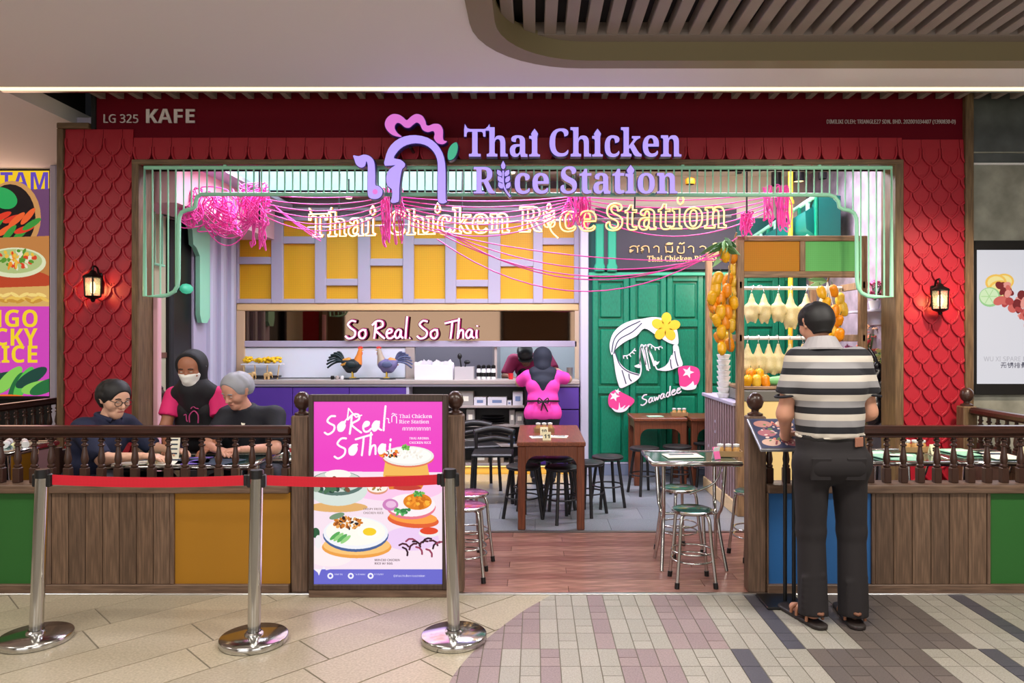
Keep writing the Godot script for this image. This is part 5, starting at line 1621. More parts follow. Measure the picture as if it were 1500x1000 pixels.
# ---------- mint green grille in the opening ----------
func grille():
	var d := 5.67
	var g := thing("window_grille", "mint green metal grille with stepped corners hung in the top of the opening", "grille", v3(0, 0, -d))
	var q := func(a: float, b: float) -> Vector3: return v3(X(a, d), Y(b, d), 0)
	var right := [[1214, 285.5], [1222, 288], [1228, 295], [1229.5, 303], [1235, 306.5], [1244, 308], [1251, 312], [1254.5, 320], [1255, 330], [1255.3, 410], [1257, 421], [1262, 429], [1271, 433.5], [1280, 434.5], [1306, 434.5], [1306, 245.5]]
	var left := [[295, 284.5], [289, 288], [287, 295], [286, 303], [281, 306], [274, 307.5], [266, 311], [262.5, 318], [262, 328], [261.5, 408], [260, 419], [255, 427], [246, 432], [238, 433.5], [212, 433.5], [212, 245.5]]
	var loop := []
	for p in right: loop.append(q.call(p[0], p[1]))
	left.reverse()
	for p in left: loop.append(q.call(p[0], p[1]))
	part("frame", tube(st0(), loop, 0.016, 8, true), M.mint, g)
	var n := 0
	var x := 223.5
	while x < 1300:
		var low := 285.0
		if x < 262: low = 433.0 - (5.0 if x > 250 else 0.0)
		elif x < 287: low = 307.0
		elif x > 1256: low = 434.0 - (4.0 if x < 1270 else 0.0)
		elif x > 1229: low = 308.0
		part("bar", tube(st0(), [q.call(x, 245.5), q.call(x, low)], 0.0062, 6), M.mint, g)
		x += 11.4
		n += 1
	for p in [[330, 1], [540, 1], [1000, 1], [1200, 1]]: part("hanger", bxx(st0(), X(p[0], d) - 0.012, X(p[0], d) + 0.012, Y(246, d), 2.862, -0.012, 0.012, 0.002), M.mint, g)
	# second mint piece on the left side wall
	var w := thing("wall_grille", "mint green stepped shutter fixed along the left side wall inside the shop", "shutter", v3(-3.36, 0, 0))
	var poly := PackedVector2Array()
	for p in [[6.5, 2.72], [7.42, 2.72], [7.42, 1.72], [7.36, 1.66], [7.24, 1.66], [7.2, 1.74], [7.2, 2.32], [7.12, 2.4], [7.06, 2.42], [7.04, 2.56], [6.96, 2.62], [6.5, 2.62]]: poly.append(Vector2(-p[0], p[1]))
	part("board", prism(st0(), poly, 0.0, 0.045, Transform3D(Basis(v3(0, 0, 1), v3(0, 1, 0), v3(1, 0, 0)), v3(-0.02, 0, 0)), 0.0), M.mint, w)
	for k in 5: part("bar", tube(st0(), [v3(0.0, 2.62, -6.0 - 0.13 * k), v3(0.0, 2.16, -6.0 - 0.13 * k)], 0.008, 6), M.mint, w)
	part("rail", tube(st0(), [v3(0.0, 2.66, -5.95), v3(0.0, 2.66, -6.55)], 0.016, 6), M.mint, w)
	part("rail", tube(st0(), [v3(0.0, 2.16, -5.95), v3(0.0, 2.16, -6.55)], 0.012, 6), M.mint, w)
	var sg := thing("wall_lamp", "small mint lit lamp on the dark bay of the left side wall", "lamp", v3(-3.38, 1.98, -6.95))
	part("shade", ell(st0(), v3(0.03, 0, 0), v3(0.05, 0.05, 0.1), 10), M.mint_glow, sg)
	part("arm", box(v3(-0.02, 0.0, 0), v3(0.06, 0.02, 0.03), 0.003), M.black, sg)

# ---------- signs ----------
# letters one by one, pen at the parent's x0, baseline y0; returns the pen position of every letter
func word(parent: Node3D, s: String, x0: float, y0: float, em: float, w: float, depth: float, m: Material, back: Material, z := 0.0) -> Array:
	var o := outlines(s, "Droid Serif", 700)
	var lo := 1e9
	var hi := -1e9
	for l in o:
		for p in l:
			for v in p:
				lo = minf(lo, v.x); hi = maxf(hi, v.x)
	var kx := w / (hi - lo)
	var pens := []
	for i in s.length():
		if o[i].is_empty():
			pens.append([0.0, 0.0])
			continue
		var a := 1e9; var b := -1e9; var c := 1e9; var d := -1e9
		for p in o[i]:
			for v in p:
				a = minf(a, v.x); b = maxf(b, v.x); c = minf(c, v.y); d = maxf(d, v.y)
		pens.append([x0 + (a - lo) * kx, x0 + (b - lo) * kx])
		var t := text_mesh(s[i], "Droid Serif", 700, 1.0)
		var bb := t.get_aabb()
		var sx := (b - a) * kx / bb.size.x
		var sy := (d - c) * em / bb.size.y
		var l := part("letter", t, m, parent)
		l.scale = v3(sx, sy, 0.012)
		l.position = v3(x0 + (a - lo) * kx - bb.position.x * sx, y0 + c * em - bb.position.y * sy, z)
		var r := part("return", t, back, l)
		r.scale = v3(1.05, 1.04, depth / 0.012)
		r.position = v3(-(bb.position.x + bb.size.x / 2) * 0.05, -(bb.position.y + bb.size.y / 2) * 0.04, -depth / 0.012 / 2 - 0.5)
	return pens

func flame(c: Vector2, w: float, h: float) -> PackedVector2Array:
	var p := []
	for q in [[0, -0.5], [0.4, -0.32], [0.5, 0.0], [0.3, 0.28], [0.0, 0.6], [-0.3, 0.28], [-0.5, 0.0], [-0.4, -0.32]]: p.append(c + Vector2(q[0] * w, q[1] * h))
	return PackedVector2Array(p)

func stalk_shapes(x: float, y: float, h: float) -> Array:   # ear of rice: grains on a bent stem
	var out := []
	var stem := [Vector2(x - h * 0.02, y + h * 0.72), Vector2(x - h * 0.02, y + h * 0.3), Vector2(x + h * 0.06, y + h * 0.06), Vector2(x + h * 0.22, y - h * 0.16)]
	var fat := Geometry2D.offset_polyline(PackedVector2Array(smooth(stem, 4)), h * 0.03, Geometry2D.JOIN_ROUND, Geometry2D.END_ROUND)
	out.append(fat[0])
	out.append(flame(Vector2(x - h * 0.02, y + h * 0.9), h * 0.15, h * 0.26))
	for k in 3:
		for sd in [-1.0, 1.0]:
			var c := Vector2(x - h * 0.02 + sd * h * 0.13 + h * 0.02 * (2 - k), y + h * (0.22 + 0.21 * k))
			var o := PackedVector2Array()
			for q in [[0, -0.5], [0.4, -0.2], [0.42, 0.15], [0.0, 0.5], [-0.42, 0.15], [-0.4, -0.2]]: o.append(c + Vector2(q[0] * h * 0.17, q[1] * h * 0.26).rotated(-sd * 0.6))
			out.append(o)
	return out

func signs():
	# lilac logo and name, standing off the fascia
	var d := 5.5
	var s := thing("shop_sign", "large lilac lit sign with rooster logo reading Thai Chicken Rice Station", "sign", v3(0, 0, -d))
	var fx := func(z: float) -> float: return X(500 + z / 6.2526, d)
	var fy := func(z: float) -> float: return Y(150 + z / 6.2526, d)
	var shape := func(called: String, list: Array, m: Material, sm: int):
		var pts := []
		for i in range(0, list.size(), 2): pts.append(Vector2(fx.call(list[i]), fy.call(list[i + 1])))
		var poly := PackedVector2Array(smooth(pts, sm, true)) if sm > 1 else PackedVector2Array(pts)
		var l := part(called, prism(st0(), poly, -0.004, 0.008), m, s)
		var big := Geometry2D.offset_polygon(poly, 0.006)
		part("return", prism(st0(), big[0], -0.065, -0.006), M.return_blue, l)
	shape.call("tail_stroke", [112, 487, 160, 494, 205, 480, 250, 488, 288, 518, 305, 570, 310, 680, 312, 755, 345, 768, 376, 805, 366, 855, 325, 882, 272, 878, 245, 845, 243, 720, 245, 600, 238, 550, 226, 540, 215, 580, 180, 596, 140, 572, 122, 525], M.lilac_glow, 3)
	shape.call("body_stroke", [400, 578, 402, 520, 432, 430, 490, 360, 575, 315, 680, 302, 790, 325, 872, 382, 925, 460, 950, 560, 955, 700, 955, 885, 970, 905, 935, 925, 895, 915, 884, 880, 884, 700, 884, 560, 865, 485, 820, 422, 760, 385, 680, 372, 600, 387, 540, 422, 500, 467, 480, 512, 540, 525, 583, 560, 575, 592, 555, 612, 540, 690, 530, 790, 528, 890, 512, 912, 470, 920, 452, 905, 466, 870, 464, 795, 425, 765, 412, 700, 426, 640, 460, 600, 500, 572], M.lilac_glow, 2)
	shape.call("comb", [552, 315, 475, 300, 420, 255, 400, 200, 420, 145, 470, 110, 530, 115, 572, 142, 602, 165, 642, 130, 690, 108, 742, 125, 770, 170, 778, 205, 802, 215, 850, 198, 902, 205, 930, 250, 930, 318, 940, 350, 966, 358, 930, 381, 880, 370, 850, 330, 856, 290, 840, 260, 792, 270, 745, 250, 720, 200, 690, 182, 660, 200, 622, 230, 580, 225, 545, 195, 515, 185, 492, 205, 490, 240, 515, 282], M.pink_glow, 3)
	shape.call("leaf", [1055, 368, 1067, 410, 1055, 470, 1025, 515, 985, 526, 975, 490, 985, 430, 1015, 385], M.mint_glow, 3)
	part("eye", prism(st0(), oval(fx.call(312), fy.call(820), 0.02, 0.02, 14), 0.008, 0.012), M.pink_glow, s)
	var u := d / F   # one photo pixel at this distance
	var extra := func(poly: PackedVector2Array):
		var l := part("letter", prism(st0(), poly, -0.004, 0.006), M.lilac_glow, s)
		part("return", prism(st0(), Geometry2D.offset_polygon(poly, 0.006)[0], -0.065, -0.006), M.return_blue, l)
	var pens := word(s, "Tha\u0131", X(680, d), Y(229, d), 56 * u, 111 * u, 0.06, M.lilac_glow, M.return_blue)
	extra.call(flame(Vector2((pens[3][0] + pens[3][1]) / 2, Y(196, d)), 10 * u, 12 * u))
	for q in [[680, 694, 681], [718, 703, 717]]: extra.call(PackedVector2Array([Vector2(X(q[0], d), Y(191, d)), Vector2(X(q[1], d), Y(191, d)), Vector2(X((q[0] * 2.0 + q[1]) / 3, d), Y(188, d)), Vector2(X(q[2], d), Y(182, d))]))
	pens = word(s, "Ch\u0131cken", X(805, d), Y(229, d), 56 * u, 193 * u, 0.06, M.lilac_glow, M.return_blue)
	extra.call(flame(Vector2((pens[2][0] + pens[2][1]) / 2, Y(196, d)), 10 * u, 12 * u))
	word(s, "R", X(694, d), Y(283, d), 54 * u, 31 * u, 0.06, M.lilac_glow, M.return_blue)
	word(s, "ce", X(754, d), Y(283, d), 54 * u, 50 * u, 0.06, M.lilac_glow, M.return_blue)
	pens = word(s, "Stat\u0131on", X(821, d), Y(283, d), 54 * u, 171 * u, 0.06, M.lilac_glow, M.return_blue)
	extra.call(flame(Vector2((pens[4][0] + pens[4][1]) / 2, Y(249, d)), 11 * u, 12 * u))
	for p in stalk_shapes(X(738, d), Y(281, d), 43 * u): extra.call(p)
	for x in [600.0, 760.0, 930.0]: part("stand_off", tube(st0(), [v3(X(x, d), Y(214, d), -0.2), v3(X(x, d), Y(214, d), -0.03)], 0.012, 6), M.iron, s)
	area("sign_light", v3(0.05, Y(235, d), -d + 0.08), 2.4, 0.4, 0.12, Color(0.72, 0.6, 1.0), v3(0, 180, 0))
	# the same name as an outline of yellow neon, hung aslant inside
	var n := thing("neon_sign", "long yellow outline neon reading Thai Chicken Rice Station hung aslant behind the grille", "neon sign", v3(-2.22, 2.498, -7.1), -atan2(1.2, 3.78))
	n.rotation.z = -0.023
	var at := func(px: float) -> float:
		var k := (px - VX) / F
		return (7.1 * k + 2.22) / (0.953 + 0.3025 * k)
	var em := 0.312
	neon_word(n, "Tha\u0131", at.call(452), at.call(550), em)
	neon_word(n, "Ch\u0131cken", at.call(568.5), at.call(746), em)
	neon_word(n, "R", at.call(760.5), at.call(794), em)
	neon_word(n, "ce", at.call(820), at.call(872.5), em)
	neon_word(n, "Stat\u0131on", at.call(887.7), at.call(1063.8), em)
	for q in [[545, 0.215], [640, 0.215], [996, 0.222]]: neon_loop(n, flame(Vector2(at.call(q[0]), q[1] + 0.02), 0.05, 0.085))
	for p in stalk_shapes(at.call(804), 0.01, 0.23).slice(1): neon_loop(n, p)
	neon_line(n, [Vector2(at.call(804), 0.17), Vector2(at.call(804), 0.07), Vector2(at.call(808), 0.0), Vector2(at.call(818), -0.06)])
	for q in [[455, 452], [482, 485]]: neon_line(n, [Vector2(at.call(q[0]), 0.225), Vector2(at.call(q[1]), 0.285)])
	part("hanging_rail", tube(st0(), [v3(-0.05, 0.1, -0.05), v3(4.0, 0.1, -0.05)], 0.012, 6), M.lilac, n)
	for u2 in [0.3, 1.6, 3.2]: part("hanging_rod", tube(st0(), [v3(u2, 0.1, -0.05), v3(u2, 0.79 + 0.023 * u2, -0.05)], 0.008, 6), M.black, n)
	area("neon_light", v3(-0.3, 2.58, -6.42), 3.2, 0.2, 0.2, Color(1.0, 0.85, 0.4), v3(0, 180 - 17.6, 0))

func neon_tube(parent: Node3D, s: SurfaceTool, s2: SurfaceTool, poly: Array, closed: bool):
	var pts := []
	var pts2 := []
	for v in poly:
		if pts.is_empty() or pts[-1].distance_to(v3(v.x, v.y, 0)) > 0.008:
			pts.append(v3(v.x, v.y, 0)); pts2.append(v3(v.x, v.y, -0.02))
	tube(s, pts, 0.0076, 6, closed)
	tube(s2, pts2, 0.0075, 5, closed)

func neon_loop(parent: Node3D, poly):
	var s := st0(); var s2 := st0()
	neon_tube(parent, s, s2, Array(poly), true)
	part("backing", s2, M.neon_back, part("letter", s, M.neon_yellow, parent))

func neon_line(parent: Node3D, pts: Array):
	var s := st0(); var s2 := st0()
	neon_tube(parent, s, s2, smooth(pts, 3), false)
	part("backing", s2, M.neon_back, part("letter", s, M.neon_yellow, parent))

func neon_word(parent: Node3D, t: String, x0: float, x1: float, em: float):
	var o := outlines(t, "Droid Serif", 700)
	var lo := 1e9
	var hi := -1e9
	for l in o:
		for p in l:
			for v in p:
				lo = minf(lo, v.x); hi = maxf(hi, v.x)
	var k := (x1 - x0) / (hi - lo)
	for l in o:
		var s := st0(); var s2 := st0()
		for p in l:
			var q := []
			for v in p: q.append(Vector2(x0 + (v.x - lo) * k, v.y * em))
			neon_tube(parent, s, s2, q, true)
		part("backing", s2, M.neon_back, part("letter", s, M.neon_yellow, parent))

# ---------- pink cords slung under the ceiling ----------
func cord(a: Vector3, b: Vector3, sag: float, r: float, label: String, group: String):
	var pts := []
	for k in 17:
		var t := k / 16.0
		pts.append(a.lerp(b, t) + v3(0, -sag * 4.0 * t * (1.0 - t), 0))
	tag(part("cord", tube(st0(), pts, r, 5), M.pink_cord), label, "cord", group)

func tangle(c: Vector3, size: Vector3, n: int, label: String, tall := false):
	var t := thing("cord_tangle", label, "cord bundle", c)
	for k in n:
		var pts := []
		var p := v3(rng.randf_range(-0.5, 0.5), 0.5, rng.randf_range(-0.5, 0.5))
		var m := 7
		for i in m:
			if tall:
				pts.append(v3((p.x + rng.randf_range(-0.18, 0.18)) * size.x, (0.5 - (sin(i * PI / (m - 1.0))) * rng.randf_range(0.6, 1.0)) * size.y, p.z * size.z))
			else:
				pts.append(v3(rng.randf_range(-0.5, 0.5) * size.x, rng.randf_range(-0.5, 0.5) * size.y, rng.randf_range(-0.5, 0.5) * size.z))
		part("loop", tube(st0(), smooth(pts, 6, true), 0.0055, 5, true), M.pink_cord, t)
	part("tie", tube(st0(), [v3(0, size.y * 0.3, 0), v3(0, 3.3 - c.y, 0)], 0.008, 5), M.black, t)

func pink_cords():
	var d := 6.3
	tangle(P(278, 305, 6.2), v3(0.2, 0.34, 0.15), 9, "tangle of pink cord behind the left leg of the mint grille")
	tangle(P(326, 312, 6.4), v3(0.36, 0.42, 0.2), 12, "wide loose tangle of pink cord at the upper left of the shop")
	tangle(P(372, 300, d), v3(0.26, 0.4, 0.2), 14, "dense tangle of pink cord right of the wide loose tangle")
	tangle(P(380, 348, d), v3(0.16, 0.26, 0.12), 8, "hank of pink cord hanging low before the left yellow pane", true)
	tangle(P(572, 322, d), v3(0.2, 0.5, 0.12), 10, "long hank of pink cord behind the logo between Thai and Chicken", true)
	tangle(P(843, 312, d), v3(0.2, 0.3, 0.14), 13, "hank of pink cord above the word Rice of the yellow neon", true)
	tangle(P(1137, 308, 6.0), v3(0.19, 0.36, 0.14), 14, "hank of pink cord hanging above the stall's orange panel", true)
	tangle(P(1094, 328, 6.0), v3(0.12, 0.2, 0.1), 8, "small hank of pink cord at the right end of the yellow neon")
	var g := "pink cords slung under the ceiling"
	for k in 6:
		cord(P(385, 285 + k * 6, d), P(565, 284 + k * 5, d), 0.03 + 0.025 * k, 0.005, "pink cord from dense tangle to hank behind the logo, %s from top" % NTH[k], g)
	for k in 7:
		cord(P(580, 288 + k * 4, d), P(838, 288 + k * 3, d), 0.04 + 0.03 * k, 0.005, "pink cord from hank behind the logo to hank above Rice, %s from top" % NTH[k], g)
	for k in 6:
		cord(P(850, 288 + k * 4, d), P(1130, 282 + k * 5, 6.05), 0.05 + 0.035 * k, 0.005, "pink cord from hank above Rice to hank above stall, %s from top" % NTH[k], g)
	for k in 5:
		cord(P(300, 295 + k * 9, 6.2), P(380, 325 - k * 6, d), 0.05 + 0.05 * k, 0.005, "pink cord between the tangles at the upper left, %s from top" % NTH[k], g)
	for k in 3:
		cord(P(400, 300, d), P(470, 345 + 4 * k, 6.9), 0.02, 0.005, "pink cord from dense tangle back to yellow screen, %s from top" % NTH[k], g)
	var n := 0
	for q in [[600, 330, 1060, 380, 0.1], [640, 335, 1062, 372, 0.22], [650, 345, 1066, 368, 0.27], [655, 340, 1075, 352, 0.36], [640, 350, 1080, 348, 0.44]]:
		cord(P(q[0], q[1], d - 0.3), P(q[2], q[3], 6.0), q[4], 0.005, "pink cord in a low swag before the yellow screen, %s from top" % NTH[n], "pink cords in low swags")
		n += 1

# ---------- lit screens and the menu board ----------
func screens():
	# left: tall colourful food screen
	var w := 560
	var p := Print.new(w, 924, Color8(150, 110, 60), self)
	var fx := func(px: float) -> float: return w - (72 - px) * 2.81
	var fy := func(py: float) -> float: return (py - 250) * 2.81
	p.fill([PackedVector2Array([Vector2(0, 0), Vector2(w, 0), Vector2(w, 130), Vector2(0, 130)])], Color8(250, 206, 30))
	p.fill([PackedVector2Array([Vector2(0, fy.call(285)), Vector2(w, fy.call(276)), Vector2(w, fy.call(350)), Vector2(0, fy.call(360))])], Color8(110, 70, 110))
	p.text("TAM", fx.call(0), fy.call(277), 98, Color8(96, 70, 190))
	p.text("SOM", fx.call(-75), fy.call(277), 98, Color8(96, 70, 190))
	p.oval(fx.call(18), fy.call(318), 118, 150, Color8(206, 150, 90))
	p.oval(fx.call(15), fy.call(318), 104, 136, Color8(24, 20, 24))
	p.oval(fx.call(5), fy.call(290), 60, 42, Color8(40, 170, 90), 0.4)
	for k in 12: p.oval(fx.call(-14 + 5.5 * k), fy.call(330 + 14 * sin(k * 1.7)), 44, 13, [Color8(226, 60, 40), Color8(240, 100, 50), Color8(60, 150, 60)][k % 3], -0.6 + 0.3 * sin(k * 2.3))
	p.fill([PackedVector2Array([Vector2(0, fy.call(352)), Vector2(w, fy.call(345)), Vector2(w, fy.call(450)), Vector2(0, fy.call(450))])], Color8(196, 130, 70))
	p.oval(fx.call(22), fy.call(410), 152, 46, Color8(190, 70, 40))
	p.oval(fx.call(22), fy.call(384), 128, 62, Color8(226, 230, 190))
	p.oval(fx.call(22), fy.call(382), 112, 50, Color8(180, 196, 130))
	p.speckle(fx.call(20), fy.call(378), 92, 38, 70, 10, [Color8(246, 150, 40), Color8(240, 190, 70), Color8(90, 150, 50), Color8(236, 230, 200), Color8(220, 70, 40)])
	p.fill([PackedVector2Array([Vector2(0, fy.call(425)), Vector2(w, fy.call(418)), Vector2(w, fy.call(448)), Vector2(0, fy.call(448))])], Color8(222, 176, 100))
	for k in 46: p.oval(12.0 * k, fy.call(436 + 5 * sin(k * 2.1)), 22, 7, [Color8(240, 196, 90), Color8(206, 150, 60), Color8(250, 220, 130)][k % 3], 0.5 * sin(k * 1.3))
	p.fill([PackedVector2Array([Vector2(0, fy.call(448)), Vector2(w, fy.call(448)), Vector2(w, 924), Vector2(0, 924)])], Color8(214, 70, 190))
	for q in [["MANGO", 478], ["STICKY", 505], ["RICE", 530]]:
		var o: Array = outlines(q[0], "Droid Sans", 700)
		var hi := 0.0
		for l in o:
			for c in l:
				for v in c: hi = maxf(hi, v.x)
		p.text(q[0], fx.call(55) - hi * 98, fy.call(q[1]), 98, Color8(250, 216, 40))
	for k in 9: p.oval(fx.call(-20 + 11 * k), fy.call(560 + 9 * sin(k * 1.9)), 74, 26, [Color8(30, 110, 60), Color8(90, 190, 80), Color8(20, 70, 60), Color8(140, 210, 90)][k % 4], -0.7 + 0.5 * sin(k * 1.1))
	p.oval(fx.call(10), fy.call(582), 90, 16, Color8(240, 110, 40))
	var d := 7.42
	var xr := X(72, d)
	var l := thing("screen", "tall colourful food screen with yellow SOM TAM and MANGO STICKY RICE lettering", "screen", v3(xr - 0.7, Y(415, d), -d))
	part("picture", picture(1.4, 330 * d / F), print_mat(p.tex(), 0.55), l)
	part("frame", bx(bx(st0(), v3(0, 0, -0.035), v3(1.52, 330 * d / F + 0.06, 0.06), 0.004), v3(0.735, 0, -0.01), v3(0.06, 330 * d / F + 0.06, 0.04), 0.004), M.black, l)
	area("screen_light", v3(xr - 0.7, Y(415, d), -d + 0.04), 1.4, 2.3, 0.9, Color(1.0, 0.8, 0.7), v3(0, 180, 0))
	# right: pale screen with meat and lime
	var p2 := Print.new(520, 520, Color8(214, 214, 222), self)
	var gx := func(px: float) -> float: return (px - 1431) * 2.65
	var gy := func(py: float) -> float: return (py - 366) * 2.65
	for q in [[1471, 412, 20, 0.2], [1459, 414, 22, 0.0], [1465, 424, 24, 0.0]]:
		p2.oval(gx.call(q[0]), gy.call(q[1]), q[2] * 1.9, q[2] * 1.5, Color8(236, 190, 90))
		p2.oval(gx.call(q[0]), gy.call(q[1]), q[2] * 1.5, q[2] * 1.15, Color8(236, 222, 150))
	p2.oval(gx.call(1450), gy.call(435), 42, 38, Color8(150, 200, 140))
	p2.oval(gx.call(1449), gy.call(434), 36, 32, Color8(206, 230, 186))
	for k in 6: p2.line([Vector2(gx.call(1449), gy.call(434)), Vector2(gx.call(1449), gy.call(434)) + Vector2(30, 0).rotated(k * TAU / 6)], 3, Color8(170, 210, 150))
	for k in 60:
		var t := rng.randf()
		p2.oval(gx.call(1466 + t * 70) + rng.randf_range(-16, 16), gy.call(428 + t * 52) + rng.randf_range(-42, 42), rng.randf_range(10, 26), rng.randf_range(8, 18), [Color8(176, 70, 70), Color8(206, 104, 96), Color8(120, 40, 44), Color8(226, 150, 140)][k % 4], rng.randf() * 3)
	p2.text("WU XI SPARE RIB", gx.call(1441), gy.call(529), 25, Color8(176, 176, 184), "Droid Sans", 400)
	# 无锡排骨
	var strokes := [[[2, 18, 18, 18], [0, 10, 20, 10], [10, 18, 2, 0], [12, 10, 12, 2, 18, 2, 19, 5]], [[4, 19, 0, 12], [2, 15, 9, 15], [2, 10, 9, 10], [5, 15, 5, 1, 9, 3], [11, 18, 19, 18, 19, 12, 11, 12, 11, 18], [11, 9, 20, 9, 18, 1], [13, 8, 10, 2]], [[0, 14, 8, 14], [4, 19, 4, 1, 2, 2], [0, 6, 8, 9], [12, 19, 12, 0], [16, 19, 16, 0], [9, 14, 12, 14], [9, 9, 12, 9], [16, 14, 20, 14], [16, 9, 20, 9], [16, 4, 20, 4]], [[5, 19, 15, 19, 15, 12, 5, 12, 5, 19], [1, 13, 1, 11, 19, 11, 19, 13], [4, 9, 4, 0], [4, 9, 16, 9, 16, 0, 13, 1], [4, 6, 16, 6], [4, 3, 16, 3]]]
	for i in 4:
		for st in strokes[i]:
			var pts := []
			for j in range(0, st.size(), 2): pts.append(Vector2(gx.call(1466) + i * 26 + st[j] * 1.1, gy.call(539) - st[j + 1] * 1.1))
			p2.line(pts, 2.4, Color8(96, 96, 110))
	d = 5.76
	var xl := X(1428, d)
	var h := 226 * d / F
	var r := thing("screen", "white food screen in a black frame on the grey stone wall", "screen", v3(xl + 0.55, Y(465, d), -d))
	part("picture", picture(520 / 2.65 * d / F, 196 * d / F), print_mat(p2.tex(), 0.58), r, v3(0.0, Y(464, d) - Y(465, d), 0))
	(r.get_node("picture") as Node3D).position.x = 520 / 2.65 * d / F / 2 - 0.55 + 3.0 * d / F
	part("frame", box(v3(0.0, 0, -0.02), v3(1.1, h, 0.034), 0.004), M.black, r)
	area("screen_light", v3(xl + 0.55, Y(465, d), -d + 0.03), 1.0, 1.05, 0.35, Color(0.95, 0.95, 1.0), v3(0, 180, 0))
	# lit menu board between the two posts
	menu_board()

func menu_board():
	var p := Print.new(564, 801, Color8(246, 226, 240), self)
	var q := func(x: float, y: float) -> Vector2: return Vector2(x * 0.87 - 60, y * 0.87 - 24)
	var k := 0.87
	var ov := func(x: float, y: float, rx: float, ry: float, c: Color, rot := 0.0):
		var o: Vector2 = q.call(x, y)
		p.oval(o.x, o.y, rx * k, ry * k, c, rot)
	p.fill([PackedVector2Array([Vector2(0, 0), Vector2(564, 0), Vector2(564, 310), Vector2(0, 306)])], Color8(236, 66, 196))
	for b in [[480, 470, 240, 60, Color8(250, 200, 235)], [560, 720, 140, 60, Color8(236, 206, 244)], [150, 800, 120, 60, Color8(252, 236, 240)]]: ov.call(b[0], b[1], b[2], b[3], b[4])
	# wooden boards under the dishes
	ov.call(190, 560, 150, 26, Color8(226, 176, 110))
	ov.call(570, 625, 130, 40, Color8(226, 96, 50), 0.08)
	ov.call(570, 612, 122, 32, Color8(250, 160, 70), 0.08)
	ov.call(285, 762, 176, 56, Color8(236, 160, 70))
	ov.call(285, 752, 170, 50, Color8(248, 196, 120))
	# golden pot and plate, upper right
	p.fill([PackedVector2Array([q.call(428, 335), q.call(640, 335), q.call(652, 400), q.call(610, 470), q.call(450, 470), q.call(418, 400)])], Color8(242, 186, 90))
	p.fill([PackedVector2Array([q.call(428, 400), q.call(648, 400), q.call(610, 470), q.call(450, 470)])], Color8(222, 130, 50))
	ov.call(540, 462, 70, 14, Color8(196, 60, 50))
	ov.call(545, 312, 130, 48, Color8(226, 120, 90))
	ov.call(545, 302, 130, 50, Color8(238, 236, 232))
	ov.call(545, 300, 116, 42, Color8(252, 250, 246))
	p.speckle(q.call(452, 290).x, q.call(452, 290).y, 40, 18, 26, 8, [Color8(240, 140, 40), Color8(220, 70, 40), Color8(250, 190, 70), Color8(60, 50, 40)])
	p.speckle(q.call(560, 290).x, q.call(560, 290).y, 62, 24, 60, 6, [Color8(255, 255, 252), Color8(236, 230, 220), Color8(248, 244, 236)])
	p.speckle(q.call(530, 258).x, q.call(530, 258).y, 16, 12, 14, 7, [Color8(120, 190, 80), Color8(80, 150, 60)])
	# big bowl on the left
	ov.call(190, 470, 150, 84, Color8(214, 226, 220))
	ov.call(185, 440, 138, 62, Color8(90, 116, 110))
	ov.call(185, 432, 126, 52, Color8(206, 216, 208))
	ov.call(190, 395, 66, 24, Color8(250, 246, 240))
	p.speckle(q.call(170, 450).x, q.call(170, 450).y, 90, 30, 30, 12, [Color8(70, 110, 80), Color8(40, 70, 60), Color8(150, 170, 150), Color8(120, 80, 60)])
	ov.call(390, 468, 52, 28, Color8(220, 150, 120))
	ov.call(390, 462, 50, 24, Color8(250, 240, 230))
	p.speckle(q.call(385, 460).x, q.call(385, 460).y, 30, 12, 12, 5, [Color8(120, 120, 60), Color8(180, 120, 60)])
	# fried chicken plate
	ov.call(560, 560, 124, 62, Color8(232, 120, 140))
	ov.call(560, 550, 122, 58, Color8(250, 240, 244))
	ov.call(592, 532, 72, 42, Color8(226, 130, 30))
	p.speckle(q.call(592, 530).x, q.call(592, 530).y, 52, 28, 40, 9, [Color8(250, 180, 60), Color8(206, 110, 20), Color8(244, 150, 40)])
	ov.call(455, 548, 40, 30, Color8(206, 130, 190))
	ov.call(458, 546, 26, 18, Color8(236, 190, 226))
	p.speckle(q.call(510, 578).x, q.call(510, 578).y, 36, 16, 20, 9, [Color8(90, 180, 100), Color8(50, 130, 70)])
	p.speckle(q.call(600, 492).x, q.call(600, 492).y, 22, 10, 16, 7, [Color8(120, 190, 90), Color8(70, 150, 70)])
	# minced chicken bowl
	ov.call(280, 700, 166, 86, Color8(70, 96, 150))
	ov.call(280, 690, 164, 82, Color8(240, 242, 248))
	ov.call(280, 684, 150, 70, Color8(252, 248, 240))
	p.speckle(q.call(240, 640).x, q.call(240, 640).y, 60, 24, 56, 8, [Color8(150, 80, 30), Color8(206, 120, 40), Color8(40, 26, 24), Color8(230, 160, 80)])
	for i in 4: ov.call(175 + 18 * i, 705 + 6 * i, 10, 32, [Color8(90, 170, 90), Color8(150, 210, 130)][i % 2], 0.9)
	ov.call(345, 686, 56, 32, Color8(255, 252, 244))
	ov.call(350, 684, 34, 20, Color8(244, 206, 40))
	ov.call(650, 690, 52, 22, Color8(240, 236, 236))
	ov.call(650, 680, 46, 18, Color8(226, 70, 40))
	for i in 12:
		var c: Vector2 = q.call(500 + 17 * i, 752 + 22 * sin(i * 2.6))
		var a := 0.9 * sin(i * 1.7)
		p.line([c, c + Vector2(14, -7).rotated(a), c + Vector2(30, -4).rotated(a), c + Vector2(40, 6).rotated(a)], 8, [Color8(70, 20, 40), Color8(40, 10, 30), Color8(150, 60, 90)][i % 3])
	ov.call(78, 690, 20, 26, Color8(40, 90, 60))
	ov.call(90, 735, 16, 34, Color8(240, 236, 240))
